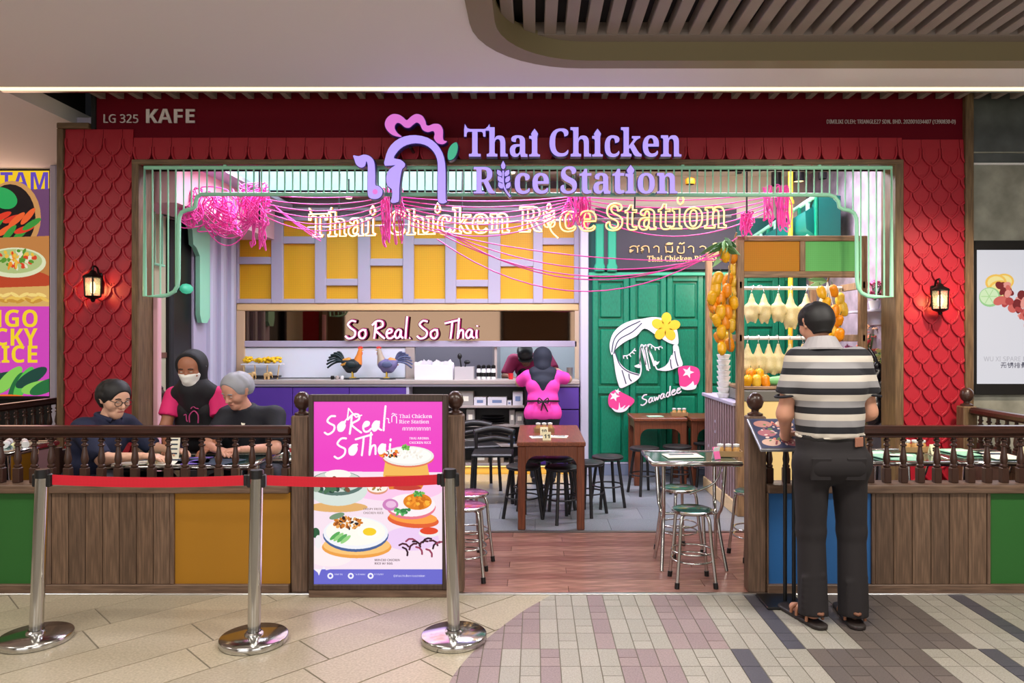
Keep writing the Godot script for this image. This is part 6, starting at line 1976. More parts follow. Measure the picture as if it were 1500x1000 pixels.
	ov.call(185, 605, 40, 14, Color8(120, 150, 120), -0.3)
	# lettering
	var s0: Vector2 = q.call(128, 196)
	p.script("So", s0.x, s0.y, 76, 9, Color8(255, 250, 255), 0.25)
	s0 = q.call(245, 190)
	p.script("ReaL", s0.x, s0.y, 84, 9, Color8(255, 250, 255), 0.1)
	s0 = q.call(178, 318)
	p.script("So", s0.x, s0.y, 84, 9, Color8(255, 250, 255), 0.25)
	s0 = q.call(280, 300)
	p.script("Thai", s0.x, s0.y, 84, 9, Color8(255, 250, 255), 0.06)
	p.line([q.call(222, 130), q.call(238, 112), q.call(244, 62), q.call(262, 84), q.call(282, 106), q.call(310, 96)], 6, Color8(255, 250, 255))
	var t0: Vector2 = q.call(498, 110)
	p.text("Thai Chicken", t0.x, t0.y, 22, Color8(255, 240, 255), "Droid Serif")
	t0 = q.call(498, 138)
	p.text("Rice Station", t0.x, t0.y, 22, Color8(255, 240, 255), "Droid Serif")
	p.line([q.call(462, 130), q.call(462, 104), q.call(474, 94), q.call(486, 104), q.call(486, 136)], 4, Color8(255, 240, 255))
	p.line([q.call(436, 112), q.call(446, 114), q.call(446, 134), q.call(452, 134)], 4, Color8(255, 240, 255))
	p.line([q.call(462, 92), q.call(468, 86), q.call(476, 90), q.call(488, 92)], 3, Color8(255, 240, 255))
	for i in 11: p.line([q.call(518 + i * 13, 172), q.call(518 + i * 13, 160), q.call(526 + i * 13, 158), q.call(526 + i * 13, 173)], 2.4, Color8(255, 230, 250))
	t0 = q.call(550, 218)
	p.text("THAI AROMA", t0.x, t0.y, 14, Color8(255, 240, 255))
	t0 = q.call(550, 240)
	p.text("CHICKEN RICE", t0.x, t0.y, 14, Color8(255, 240, 255))
	t0 = q.call(318, 575)
	p.text("CRISPY FRIED", t0.x, t0.y, 13, Color8(150, 130, 130))
	t0 = q.call(318, 594)
	p.text("CHICKEN RICE", t0.x, t0.y, 13, Color8(150, 130, 130))
	t0 = q.call(375, 832)
	p.text("MINCED CHICKEN", t0.x, t0.y, 13, Color8(110, 90, 100))
	t0 = q.call(375, 850)
	p.text("RICE W/ EGG", t0.x, t0.y, 13, Color8(110, 90, 100))
	p.fill([PackedVector2Array([Vector2(0, 736), Vector2(564, 736), Vector2(564, 801), Vector2(0, 801)])], Color8(104, 104, 206))
	p.fill([PackedVector2Array([q.call(66, 872), q.call(88, 890), q.call(94, 906), q.call(104, 880), q.call(120, 858), q.call(130, 878), q.call(150, 874)])], Color8(246, 240, 250))
	for x in [152, 255, 355]:
		ov.call(x, 907, 15, 15, Color8(240, 240, 255))
		ov.call(x, 907, 7, 7, Color8(104, 104, 206))
	for l in [["DINE IN", 172, 904], ["TAKEAWAY", 274, 904], ["DELIVERY", 372, 904], ["@thaichickenricestation", 470, 912]]:
		t0 = q.call(l[1], l[2])
		p.text(l[0], t0.x, t0.y, 10 if l[1] != 470 else 13, Color8(236, 236, 255), "Droid Sans", 400)
	var d := 4.2
	var b := thing("menu_board", "pink lit menu board with white So Real So Thai script and pictures of dishes", "sign", v3(X(554, d), 0, -d))
	var w := 188 * d / F
	var h := 267 * d / F
	var cy := Y(721.5, d)
	part("picture", picture(w, h), print_mat(p.tex(), 0.6), b, v3(0, cy, 0.002))
	var fr := st0()
	var yt := Y(578, d); var yb := Y(863, d)
	var xw := 101.5 * d / F
	bxx(fr, -xw, -w / 2, yb, yt, -0.05, 0.012, 0.004)
	bxx(fr, w / 2, xw, yb, yt, -0.05, 0.012, 0.004)
	bxx(fr, -w / 2 - 0.004, w / 2 + 0.004, cy + h / 2, yt, -0.05, 0.011, 0.004)
	bxx(fr, -w / 2 - 0.004, w / 2 + 0.004, yb, cy - h / 2, -0.05, 0.011, 0.004)
	part("frame", fr, mat(Color8(74, 56, 48), 0.45, 0, "grain", Vector3(9, 0.7, 9)), b)
	part("back", bxx(st0(), -xw, xw, 0.0, yt - 0.01, -0.055, -0.05), M.wall_wood, b)
	part("skirting", bxx(st0(), -xw, xw, 0.0, yb, -0.05, 0.006, 0.003), M.wall_wood_h, b)
	area("menu_board_light", v3(X(554, d), cy, -d + 0.03), w, h, 0.14, Color(1.0, 0.8, 0.95), v3(0, 180, 0))

# ---------- furniture ----------
func stool_black(h := 0.45) -> Node3D:
	var t := thing("stool", "x", "stool")
	part("seat", lathe(st0(), [Vector2(0, h - 0.03), Vector2(0.13, h - 0.03), Vector2(0.142, h - 0.02), Vector2(0.142, h - 0.006), Vector2(0.134, h), Vector2(0, h)], 24), M.black_wood, t)
	for k in 4:
		var a := PI / 4 + k * PI / 2
		part("leg", tube(st0(), [v3(cos(a) * 0.1, h - 0.025, sin(a) * 0.1), v3(cos(a) * 0.165, 0.0, sin(a) * 0.165)], 0.0145, 8), M.black_wood, t)
	var ring := []
	for k in 20: ring.append(v3(cos(TAU * k / 20) * 0.136, 0.19, sin(TAU * k / 20) * 0.136))
	part("ring", tube(st0(), ring, 0.007, 6, true), M.black_wood, t)
	return t

func stool_steel(seat: Material) -> Node3D:
	var t := thing("stool", "x", "stool")
	var h := 0.455
	part("seat", lathe(st0(), [Vector2(0, h - 0.004), Vector2(0.115, h - 0.002), Vector2(0.118, h), Vector2(0.1, h + 0.006), Vector2(0, h + 0.007)], 28), seat, t)
	part("seat_rim", lathe(st0(), [Vector2(0.0, h - 0.022), Vector2(0.118, h - 0.022), Vector2(0.127, h - 0.014), Vector2(0.127, h - 0.004), Vector2(0.117, h)], 28), M.steel, t)
	for k in 4:
		var a := PI / 4 + k * PI / 2
		var c := v3(cos(a), 0, sin(a))
		var l := part("leg", tube(st0(), smooth([c * 0.07 + v3(0, h - 0.025, 0), c * 0.105 + v3(0, h - 0.03, 0), c * 0.122 + v3(0, h - 0.07, 0), c * 0.135 + v3(0, h - 0.2, 0), c * 0.165 + v3(0, 0.02, 0)], 4), 0.011, 8), M.steel, t)
		part("rubber_foot", tube(st0(), [c * 0.162 + v3(0, 0.035, 0), c * 0.166 + v3(0, 0.0, 0)], 0.015, 8), M.black, l)
	for q in [[0.20, 0.125], [0.15, 0.128]]:
		var ring := []
		for k in 24: ring.append(v3(cos(TAU * k / 24) * q[1], q[0], sin(TAU * k / 24) * q[1]))
		part("ring", tube(st0(), ring, 0.006, 6, true), M.steel, t)
	return t

func wood_table(w: float, l: float, label: String, at: Vector3):
	var h := 0.692
	var t := thing("table", label, "table", at, 0, "dark wooden tables" if false else "")
	part("tabletop", bxx(st0(), -w / 2, w / 2, h - 0.035, h, -l, 0.0, 0.006), M.table, t)
	var lw := 0.06
	for sx in [-1, 1]:
		for z in [-0.012, -l + 0.012 + lw]:
			part("leg", bxx(st0(), sx * (w / 2 - 0.008), sx * (w / 2 - 0.008 - lw), 0.0, h - 0.035, z - lw, z, 0.005), M.table_leg, t)
	# aprons with rounded lower corners
	for q in [[w - 0.016 - 2 * lw, v3(0, 0, -0.025), 0.0], [w - 0.016 - 2 * lw, v3(0, 0, -l + 0.045), 0.0], [l - 0.024 - 2 * lw, v3(-w / 2 + 0.025, 0, -l / 2), PI / 2], [l - 0.024 - 2 * lw, v3(w / 2 - 0.045, 0, -l / 2), PI / 2]]:
		var hw: float = q[0] / 2.0
		var poly := PackedVector2Array([Vector2(-hw, h - 0.036), Vector2(-hw, h - 0.2)])
		for k in 7:
			var a := PI - k * PI / 12
			poly.append(Vector2(-hw + 0.09 + cos(a) * 0.09, h - 0.2 + sin(a) * 0.09))
		for k in 7:
			var a := PI / 2 - k * PI / 12
			poly.append(Vector2(hw - 0.09 + cos(a) * 0.09, h - 0.2 + sin(a) * 0.09))
		poly.append(Vector2(hw, h - 0.2))
		poly.append(Vector2(hw, h - 0.036))
		part("apron", prism(st0(), poly, -0.01, 0.01, Transform3D(Basis(Vector3.UP, q[2]), q[1])), M.table_leg, t)

func steel_table(w: float, l: float, h: float, label: String, at: Vector3, group := ""):
	var t := thing("table", label, "table", at, 0, group)
	part("tabletop", bxx(st0(), -w / 2 + 0.012, w / 2 - 0.012, h - 0.018, h - 0.003, -l + 0.012, -0.012, 0.002), mat(Color8(110, 150, 140), 0.1, 0.85), t)
	part("rim", tube(st0(), [v3(-w / 2 + 0.012, h - 0.012, -0.012), v3(w / 2 - 0.012, h - 0.012, -0.012), v3(w / 2 - 0.012, h - 0.012, -l + 0.012), v3(-w / 2 + 0.012, h - 0.012, -l + 0.012)], 0.017, 8, true), M.steel, t)
	for sx in [-1, 1]:
		for sz in [[-0.1, -l + 0.12], [-l + 0.1, -0.12]]:
			part("leg", tube(st0(), smooth([v3(sx * (w / 2 - 0.09), h - 0.02, sz[0]), v3(sx * (w / 2 - 0.1), h - 0.3, sz[0] * 0.85 + sz[1] * 0.15), v3(sx * (w / 2 - 0.11), 0.3, sz[0] * 0.6 + sz[1] * 0.4), v3(sx * (w / 2 - 0.08), 0.0, sz[0])], 4), 0.012, 8), M.steel, t)
	part("stretcher", tube(tube(st0(), [v3(-w / 2 + 0.1, 0.34, -l / 2), v3(w / 2 - 0.1, 0.34, -l / 2)], 0.009, 8), smooth([v3(w / 2 - 0.1, h - 0.03, -l * 0.3), v3(w / 2 - 0.14, h - 0.16, -l * 0.35), v3(w / 2 - 0.3, h - 0.24, -l * 0.4)], 4), 0.007, 6), M.steel, t)

func furniture():
	# timber tables
	wood_table(0.54, 1.12, "dark brown wooden table in the middle, two number cards on it", v3(X(807.5, 5.66), 0, -5.66))
	wood_table(0.55, 0.52, "dark brown wooden table left of its twin before the green doors", v3(X(968, 7.36), 0, -7.36))
	wood_table(0.55, 0.52, "dark brown wooden table half hidden behind the stall's slatted side", v3(X(1052, 7.36), 0, -7.36))
	# black stools
	var sb := stool_black()
	var first := true
	for q in [[890, 6.5, 0.3, "black round stool standing free between the wooden table and green doors"], [861, 6.2, 0.9, "black round stool tight against the right side of the middle wooden table"], [823, 5.97, 0.5, "black round stool under the front right of the middle wooden table"], [776, 6.42, 0.1, "black round stool under the rear left of the middle wooden table"], [766, 6.02, 0.7, "black round stool sticking out left of the middle wooden table"], [819, 6.42, 0.2, "black round stool under the rear of the middle wooden table"],
			[944, 7.02, 0.4, "black round stool before the left table at the green doors"], [992, 7.12, 0.2, "black round stool under the left table at the green doors"], [1033, 7.42, 0.0, "black round stool partly hidden by the stall's slats"]]:
		var o := sb if first else copy(sb, "stool", Vector3.ZERO)
		first = false
		o.position = v3(X(q[0], q[1]), 0, -q[1])
		o.rotation.y = q[2]
		tag(o, q[3], "stool", "black round stools")
	# black chairs with curved backs near the counter
	for q in [[722, 6.75, 0.0, "black low chair with curved back before the counter shelves"], [700, 7.25, 0.3, "black low chair behind the nearer one, beside the counter shelves"]]:
		var c := thing("chair", q[3], "chair", v3(X(q[0], q[1]), 0, -q[1]), q[2])
		part("seat", bxx(st0(), -0.19, 0.19, 0.42, 0.45, -0.2, 0.18, 0.012), M.black_wood, c)
		var bk := []
		for k in 9: bk.append(v3(-0.19 + 0.0475 * k, 0.6 + 0.03 * sin(PI * k / 8.0), -0.2 + 0.0 - 0.05 * sin(PI * k / 8.0)))
		part("backrest", tube(tube(st0(), bk, 0.035, 8), [bk[0] - v3(0, 0.08, 0), bk[4] - v3(0, 0.09, 0), bk[8] - v3(0, 0.08, 0)], 0.03, 8), M.black_wood, c)
		for sx in [-1, 1]:
			part("leg", tube(st0(), [v3(sx * 0.17, 0.43, 0.15), v3(sx * 0.19, 0.0, 0.18)], 0.016, 8), M.black_wood, c)
			part("leg", tube(st0(), [v3(sx * 0.17, 0.6, -0.19), v3(sx * 0.17, 0.43, -0.17), v3(sx * 0.19, 0.0, -0.22)], 0.016, 8), M.black_wood, c)
	# steel table and stools by the entrance
	steel_table(0.58, 0.48, 0.72, "small steel table with green top right of the entrance", v3(X(1022, 4.57), 0, -4.57))
	var gs := mat(Color8(86, 140, 128), 0.15, 0.8)
	var ps := mat(Color8(216, 110, 180), 0.15, 0.8)
	var s1 := stool_steel(gs)
	s1.position = v3(X(1012, 4.5) , 0, -4.46)
	tag(s1, "shiny steel stool with green seat standing in front of the small steel table", "stool", "steel stools")
	copy(s1, "stool", v3(X(996, 5.06), 0, -5.1), 0.4, "shiny steel stool behind the small steel table, left end")
	copy(s1, "stool", v3(X(1104, 4.95), 0, -4.98), 0.2, "shiny steel stool hidden behind the right newel post but for one leg")
	var s2 := stool_steel(ps)
	s2.position = v3(X(683, 4.56), 0, -4.56)
	tag(s2, "nearer shiny steel stool with pink seat behind the menu board's right post", "stool", "steel stools")
	copy(s2, "stool", v3(X(688, 4.9), 0, -4.93), 0.5, "farther shiny steel stool with pink seat behind the menu board's right post")
	# tables behind the balustrades
	var tl := "steel tables behind the balustrades"
	steel_table(0.95, 0.5, 0.70, "steel table under papers between the two seated men", v3(-2.28, 0, -4.55), tl)
	steel_table(0.56, 0.55, 0.72, "steel table with green menus behind the right balustrade, nearer the standing man", v3(2.40, 0, -4.58), tl)
	steel_table(0.54, 0.55, 0.72, "steel table behind the right balustrade, at the right edge", v3(2.96, 0, -4.58), tl)
	steel_table(0.5, 0.5, 0.78, "steel table behind the left balustrade, at the left edge", v3(-3.6, 0, -4.6), tl)
	var bc := thing("stool", "blue plastic stool under the table at the right edge", "stool", v3(2.98, 0, -4.86), 0.2)
	part("seat", box(v3(0, 0.44, 0), v3(0.28, 0.03, 0.28), 0.01), mat(Color8(40, 56, 190), 0.35), bc)
	for sx in [-1, 1]:
		for sz in [-1, 1]: part("leg", tube(st0(), [v3(sx * 0.12, 0.43, sz * 0.12), v3(sx * 0.15, 0, sz * 0.15)], 0.022, 8), mat(Color8(40, 56, 190), 0.35), bc)
	# chair of the man at the left, and the high-backed one behind
	for q in [[-2.9, 4.85, "dark wooden chair under the man in glasses", PI / 2], [-3.11, 6.2, "high dark chair with pale back and ball finials between the red pier and the woman", PI / 2], [-2.02, 5.3, "dark wooden chair under the grey haired man", 0.0]]:
		var c := thing("chair", q[2], "chair", v3(q[0], 0, -q[1]), q[3])
		part("seat", bxx(st0(), -0.2, 0.2, 0.41, 0.45, -0.2, 0.2, 0.01), M.turned, c)
		for sx in [-1, 1]:
			part("leg", bxx(st0(), sx * 0.19, sx * 0.155, 0.0, 0.42, 0.155, 0.19, 0.004), M.turned, c)
			part("leg", bxx(st0(), sx * 0.19, sx * 0.155, 0.0, 0.98 if q[1] == 6.2 else 0.8, -0.2, -0.165, 0.004), M.turned, c)
			if q[1] == 6.2: part("finial", lathe(st0(), [Vector2(0.01, 0.98), Vector2(0.028, 1.0), Vector2(0.03, 1.03), Vector2(0.015, 1.055), Vector2(0.018, 1.07), Vector2(0.0, 1.09)], 12, Transform3D(Basis(), v3(sx * 0.172, 0, -0.182))), M.turned, c)
		if q[1] == 6.2: part("backrest", bxx(st0(), -0.155, 0.155, 0.62, 0.93, -0.195, -0.17, 0.005), mat(Color8(226, 190, 120), 0.5), c)
		else: part("backrest", bxx(st0(), -0.155, 0.155, 0.62, 0.78, -0.195, -0.17, 0.005), M.turned, c)

func number_card(n: String, at: Vector3, turn: float, label: String):
	var c := thing("number_card", label, "card", at, turn)
	part("front", bx(st0(), v3(0, 0.0325, 0.0), v3(0.066, 0.066, 0.003), 0.0, Transform3D(Basis(Vector3.RIGHT, -0.25), v3(0, 0.0, 0.018))), mat(Color8(240, 234, 196), 0.6), c)
	part("back", bx(st0(), v3(0, 0.0325, 0.0), v3(0.066, 0.066, 0.003), 0.0, Transform3D(Basis(Vector3.RIGHT, 0.25), v3(0, 0.0, -0.016))), mat(Color8(240, 234, 196), 0.6), c)
	var t := lettering("number", n, v3(-0.022, 0.017, 0.0), 0.03, M.black, c, 0.002, "Droid Sans", 700, 0.044)
	t.transform = Transform3D(Basis(Vector3.RIGHT, -0.25), v3(0, 0, 0.02)) * t.transform

func menu_sheet(at: Vector3, w: float, l: float, turn: float, m: Material, label: String, tilt := 0.0, group := ""):
	var s := thing("menu", label, "menu", at, turn, group)
	s.rotation.x = tilt
	part("cover", box(v3(0, 0.003, 0), v3(w, 0.006, l), 0.001), m, s)
	part("print", box(v3(0, 0.0066, 0), v3(w * 0.7, 0.0012, l * 0.25)), M.paint_line if m != M.paper_green else M.paper, s, v3(0, 0, -l * 0.2))

func condiments(at: Vector3, turn: float, label: String):
	var b := thing("condiment_basket", label, "basket", at, turn)
	part("tray", bx(bx(bx(bx(bx(st0(), v3(0, 0.004, 0), v3(0.17, 0.008, 0.1)), v3(0, 0.02, 0.048), v3(0.17, 0.035, 0.005), 0.001), v3(0, 0.02, -0.048), v3(0.17, 0.035, 0.005), 0.001), v3(0.083, 0.02, 0), v3(0.005, 0.035, 0.1), 0.001), v3(-0.083, 0.02, 0), v3(0.005, 0.035, 0.1), 0.001), M.basket, b)
	for k in 3:
		var j := part("jar", lathe(st0(), [Vector2(0, 0.009), Vector2(0.021, 0.009), Vector2(0.023, 0.05), Vector2(0.015, 0.062), Vector2(0, 0.062)], 12), mat(Color8(196, 150, 90), 0.2), b, v3(-0.052 + 0.052 * k, 0, 0))
		part("lid", lathe(st0(), [Vector2(0.019, 0.062), Vector2(0.021, 0.064), Vector2(0.021, 0.078), Vector2(0, 0.082)], 12), M.white, j)

func tableware():
	var top := 0.692
	number_card("11", v3(X(801, 5.78), top, -5.78), 0.0, "pale table number card reading 11 on the middle wooden table")
	number_card("10", v3(X(797, 6.1), top, -6.1), 0.0, "pale table number card reading 10 behind the other card on the middle table")
	condiments(v3(X(797, 6.3), top, -6.28), 0.1, "condiment basket with white lidded jars on the middle wooden table")
	menu_sheet(v3(X(790, 5.93), top, -5.93), 0.15, 0.12, 0.2, M.white, "white menu lying left on the middle wooden table")
	menu_sheet(v3(X(818, 5.95), top, -5.95), 0.15, 0.12, -0.15, M.paper, "cream menu lying right on the middle wooden table")
	menu_sheet(v3(X(960, 7.5), top, -7.52), 0.16, 0.1, 0.1, M.paper_green, "pale green menu on the left table at the green doors")
	condiments(v3(X(995, 7.6), top, -7.6), 0.0, "condiment basket on the left table at the green doors")
	# small steel table
	menu_sheet(v3(X(1000, 4.8), 0.721, -4.8), 0.24, 0.16, 0.1, M.paper, "cream menu lying on the small steel table")
	condiments(v3(X(1068, 4.8), 0.721, -4.82), -0.1, "condiment basket on the right end of the small steel table")
	var pk := thing("folded_card", "folded pink card standing before the condiment basket on the steel table", "card", v3(X(1049, 4.7), 0.721, -4.7), 0.5)
	part("leaf", bx(st0(), v3(0, 0.04, 0), v3(0.05, 0.08, 0.002), 0.0, Transform3D(Basis(Vector3.RIGHT, -0.3), v3(0, 0, 0.016))), mat(Color8(236, 110, 170), 0.5), pk)
	part("leaf", bx(st0(), v3(0, 0.04, 0), v3(0.05, 0.08, 0.002), 0.0, Transform3D(Basis(Vector3.RIGHT, 0.3), v3(0, 0, -0.014))), M.white, pk)
	# tables behind the right balustrade
	var yt := 0.722
	for q in [[1292, 4.85, 0.2, "pale green menu nearest the standing man behind the right balustrade"], [1322, 4.75, -0.3, "pale green menu in front of the condiment basket, right balustrade"], [1410, 4.95, 0.15, "pale green menu at the left of the right edge table"], [1462, 4.8, 0.0, "pale green menu lying at the right edge of the photo"]]:
		menu_sheet(v3(X(q[0], q[1]), yt, -q[1]), 0.2, 0.28, q[2], M.paper_green if q[0] != 1462 else M.paper, q[3].replace("pale green", "cream") if q[0] == 1462 else q[3])
	condiments(v3(X(1340, 5.0), yt, -5.0), 0.0, "condiment basket on the table nearer the standing man, right balustrade")
	number_card("8", v3(X(1368, 4.9), yt, -4.9), 0.2, "pale table number card beside the basket behind the right balustrade")
	number_card("7", v3(X(1496, 4.9), yt, -4.85), 0.0, "pale table number card at the right edge of the photo")
	# table of the two men
	var y1 := 0.702
	number_card("21", v3(X(224, 4.62), y1, -4.63), 0.0, "pale table number card reading 21 before the man in glasses")
	var sheets := [[195, 4.66, 0.5, 0.24, 0.2, M.paper, "cream paper sheet under the hand of the man in glasses"], [255, 4.68, -0.1, 0.2, 0.26, M.paper, "cream printed menu sheet before the masked woman"], [285, 4.72, 0.3, 0.2, 0.26, mat(Color8(120, 96, 190), 0.5), "violet menu folder on the men's table"], [318, 4.7, -0.4, 0.26, 0.24, M.paint_line, "dark menu folder on the men's table, near the grey haired man"]]
	for q in sheets: menu_sheet(v3(X(q[0], q[1]), y1, -q[1]), q[3], q[4], q[2], q[5], q[6])
	var nt := thing("notice_stand", "tall cream printed table stand in the middle of the men's table", "stand", v3(X(249, 4.75), y1, -4.78))
	part("board", bx(st0(), v3(0, 0.08, 0), v3(0.085, 0.17, 0.004), 0.0, Transform3D(Basis(Vector3.RIGHT, -0.15), Vector3.ZERO)), M.paper, nt)
	for k in 4: part("print", bx(st0(), v3(0, 0.04 + 0.03 * k, 0.003), v3(0.06, 0.009, 0.001), 0.0, Transform3D(Basis(Vector3.RIGHT, -0.15), Vector3.ZERO)), M.paint_line, nt)
	part("foot", box(v3(0, 0.004, -0.01), v3(0.085, 0.008, 0.05), 0.001), M.paper, nt)
	var cup := thing("sauce_cup", "small white paper cup right of the grey haired man", "cup", v3(-1.66, 0.702, -4.98))
	part("cup", lathe(st0(), [Vector2(0, 0), Vector2(0.026, 0), Vector2(0.034, 0.07), Vector2(0.031, 0.07), Vector2(0.023, 0.006), Vector2(0, 0.006)], 14), M.white, cup)
	part("band", lathe(st0(), [Vector2(0.0285, 0.02), Vector2(0.0325, 0.05)], 14), mat(Color8(196, 60, 70), 0.5), cup)
	steel_table(0.5, 0.4, 0.70, "wood topped table beyond the grey haired man, beside the menu board's left post", v3(-1.53, 0, -4.8))
	# rolled napkins on the left edge table
	for k in 4:
		var r := thing("rolled_menu", ["first", "second", "third", "last"][k] + " of four white rolled sheets on the table at the left edge", "rolled paper", v3(-3.78 + 0.12 * k, 0.80, -4.85), 0.15 * k, "rolled sheets at the left edge")
		part("roll", tube(st0(), [v3(-0.02, 0, -0.1), v3(0.02, 0, 0.1)], 0.022, 10), M.white, r)
		part("band", tube(st0(), [v3(-0.002, 0, -0.012), v3(0.002, 0, 0.012)], 0.0232, 10), mat(Color8(170, 150, 150), 0.5), r)

# ---------- barriers and the menu stand on the walkway ----------
func barriers():
	var tops := []
	for q in [[53, 938, 62, "leftmost of the three steel barrier posts", M.steel], [372, 940, 376, "middle of the three steel barrier posts", M.steel], [665, 937, 659, "steel barrier post in front of the pink menu board", M.steel]]:
		var d: float = F * EYE / (q[1] - VY)
		var lean: float = (q[2] - q[0]) * d / F
		var s := thing("barrier_post", q[3], "barrier post", v3(X(q[0], d), 0, -d))
		part("base", lathe(st0(), [Vector2(0.0, 0.002), Vector2(0.160, 0.002), Vector2(0.163, 0.006), Vector2(0.163, 0.03), Vector2(0.158, 0.035), Vector2(0.03, 0.042), Vector2(0, 0.042)], 40), M.steel, s)
		part("base_ring", lathe(st0(), [Vector2(0.0, 0.0), Vector2(0.158, 0.0), Vector2(0.158, 0.004), Vector2(0.0, 0.004)], 32), M.black, s)
		part("collar", lathe(st0(), [Vector2(0.045, 0.04), Vector2(0.045, 0.048), Vector2(0.036, 0.055)], 24), M.steel, s)
		part("pole", tube(st0(), [v3(0, 0.04, 0), v3(lean, 0.81, 0)], 0.031, 24), M.steel, s)
		part("cap", tube(st0(), [v3(lean, 0.81, 0), v3(lean * 1.03, 0.845, 0), v3(lean * 1.03, 0.852, 0)], [0.034, 0.034, 0.03], 24), M.black, s)
		part("belt_head", bxx(st0(), lean - 0.046, lean + 0.046, 0.765, 0.83, -0.014, 0.014, 0.005), M.black, s)
		tops.append(v3(X(q[0], d) + lean, 0.8, -d))
	for k in 2:
		var a: Vector3 = tops[k] + v3(0.05, 0, 0)
		var b: Vector3 = tops[k + 1] - v3(0.05, 0, 0)
		var belt := thing("barrier_belt", ["red belt stretched between the left and the middle barrier post", "red belt stretched from the middle barrier post across the menu board"][k], "belt", a)
		var s := st0()
		for i in 16:
			var t0 := i / 16.0; var t1 := (i + 1) / 16.0
			var p := (b - a) * t0 + v3(0, -0.012 * 4 * t0 * (1 - t0), 0)
			var q := (b - a) * t1 + v3(0, -0.012 * 4 * t1 * (1 - t1), 0)
			var h := v3(0, 0.025, 0)
			for z in [0.001, -0.001]:
				quad(s, p - h + v3(0, 0, z), q - h + v3(0, 0, z), q + h + v3(0, 0, z), p + h + v3(0, 0, z), v3(0, 0, signf(z)))
			for y in [-1.0, 1.0]: quad(s, p + h * y + v3(0, 0, 0.001), q + h * y + v3(0, 0, 0.001), q + h * y - v3(0, 0, 0.001), p + h * y - v3(0, 0, 0.001), v3(0, y, 0))
		part("webbing", s, M.belt, belt)
		part("end_clip", box(b - a + v3(-0.004, 0, 0), v3(0.02, 0.056, 0.012), 0.003), M.black, belt)
	# menu stand
	var d := 4.11
	var m := thing("menu_stand", "black menu stand with tilted picture menu left of the standing man", "menu stand", v3(X(1150, d), 0, -d))
	part("base", box(v3(-0.025, 0.008, 0.0), v3(0.22, 0.016, 0.22), 0.004), M.black, m)
	for x in [0.0, 0.05]: part("pole", tube(st0(), [v3(x, 0.016, 0), v3(x, 0.9, 0)], 0.011, 10), M.black, m)
	part("cross_bar", box(v3(0.02, 0.895, 0), v3(0.16, 0.018, 0.02), 0.003), M.black, m)
	var p := Print.new(240, 300, Color8(70, 76, 104), self)
	for k in 6: p.oval(60 + 115 * (k % 2), 55 + 95 * (k / 2), 48, 36, [Color8(206, 150, 140), Color8(226, 190, 170), Color8(190, 120, 130)][k % 3])
	p.speckle(120, 150, 95, 120, 60, 10, [Color8(230, 150, 130), Color8(240, 220, 210), Color8(150, 80, 90), Color8(110, 140, 90)])
	var tilt := Transform3D(Basis(Vector3.RIGHT, deg_to_rad(-62)), v3(-0.04, 0.955, 0.0))
	var o := part("picture", picture(0.26, 0.28), print_mat(p.tex(), 0.0), m)
	o.transform = tilt * Transform3D(Basis(), v3(0, 0, 0.012))
	part("tray", bx(st0(), v3(0, 0, 0), v3(0.28, 0.3, 0.02), 0.004, tilt), mat(Color8(150, 150, 156), 0.35, 0.5), m)
	part("neck", bx(st0(), v3(0.02, 0.92, 0), v3(0.05, 0.05, 0.02)), M.black, m)

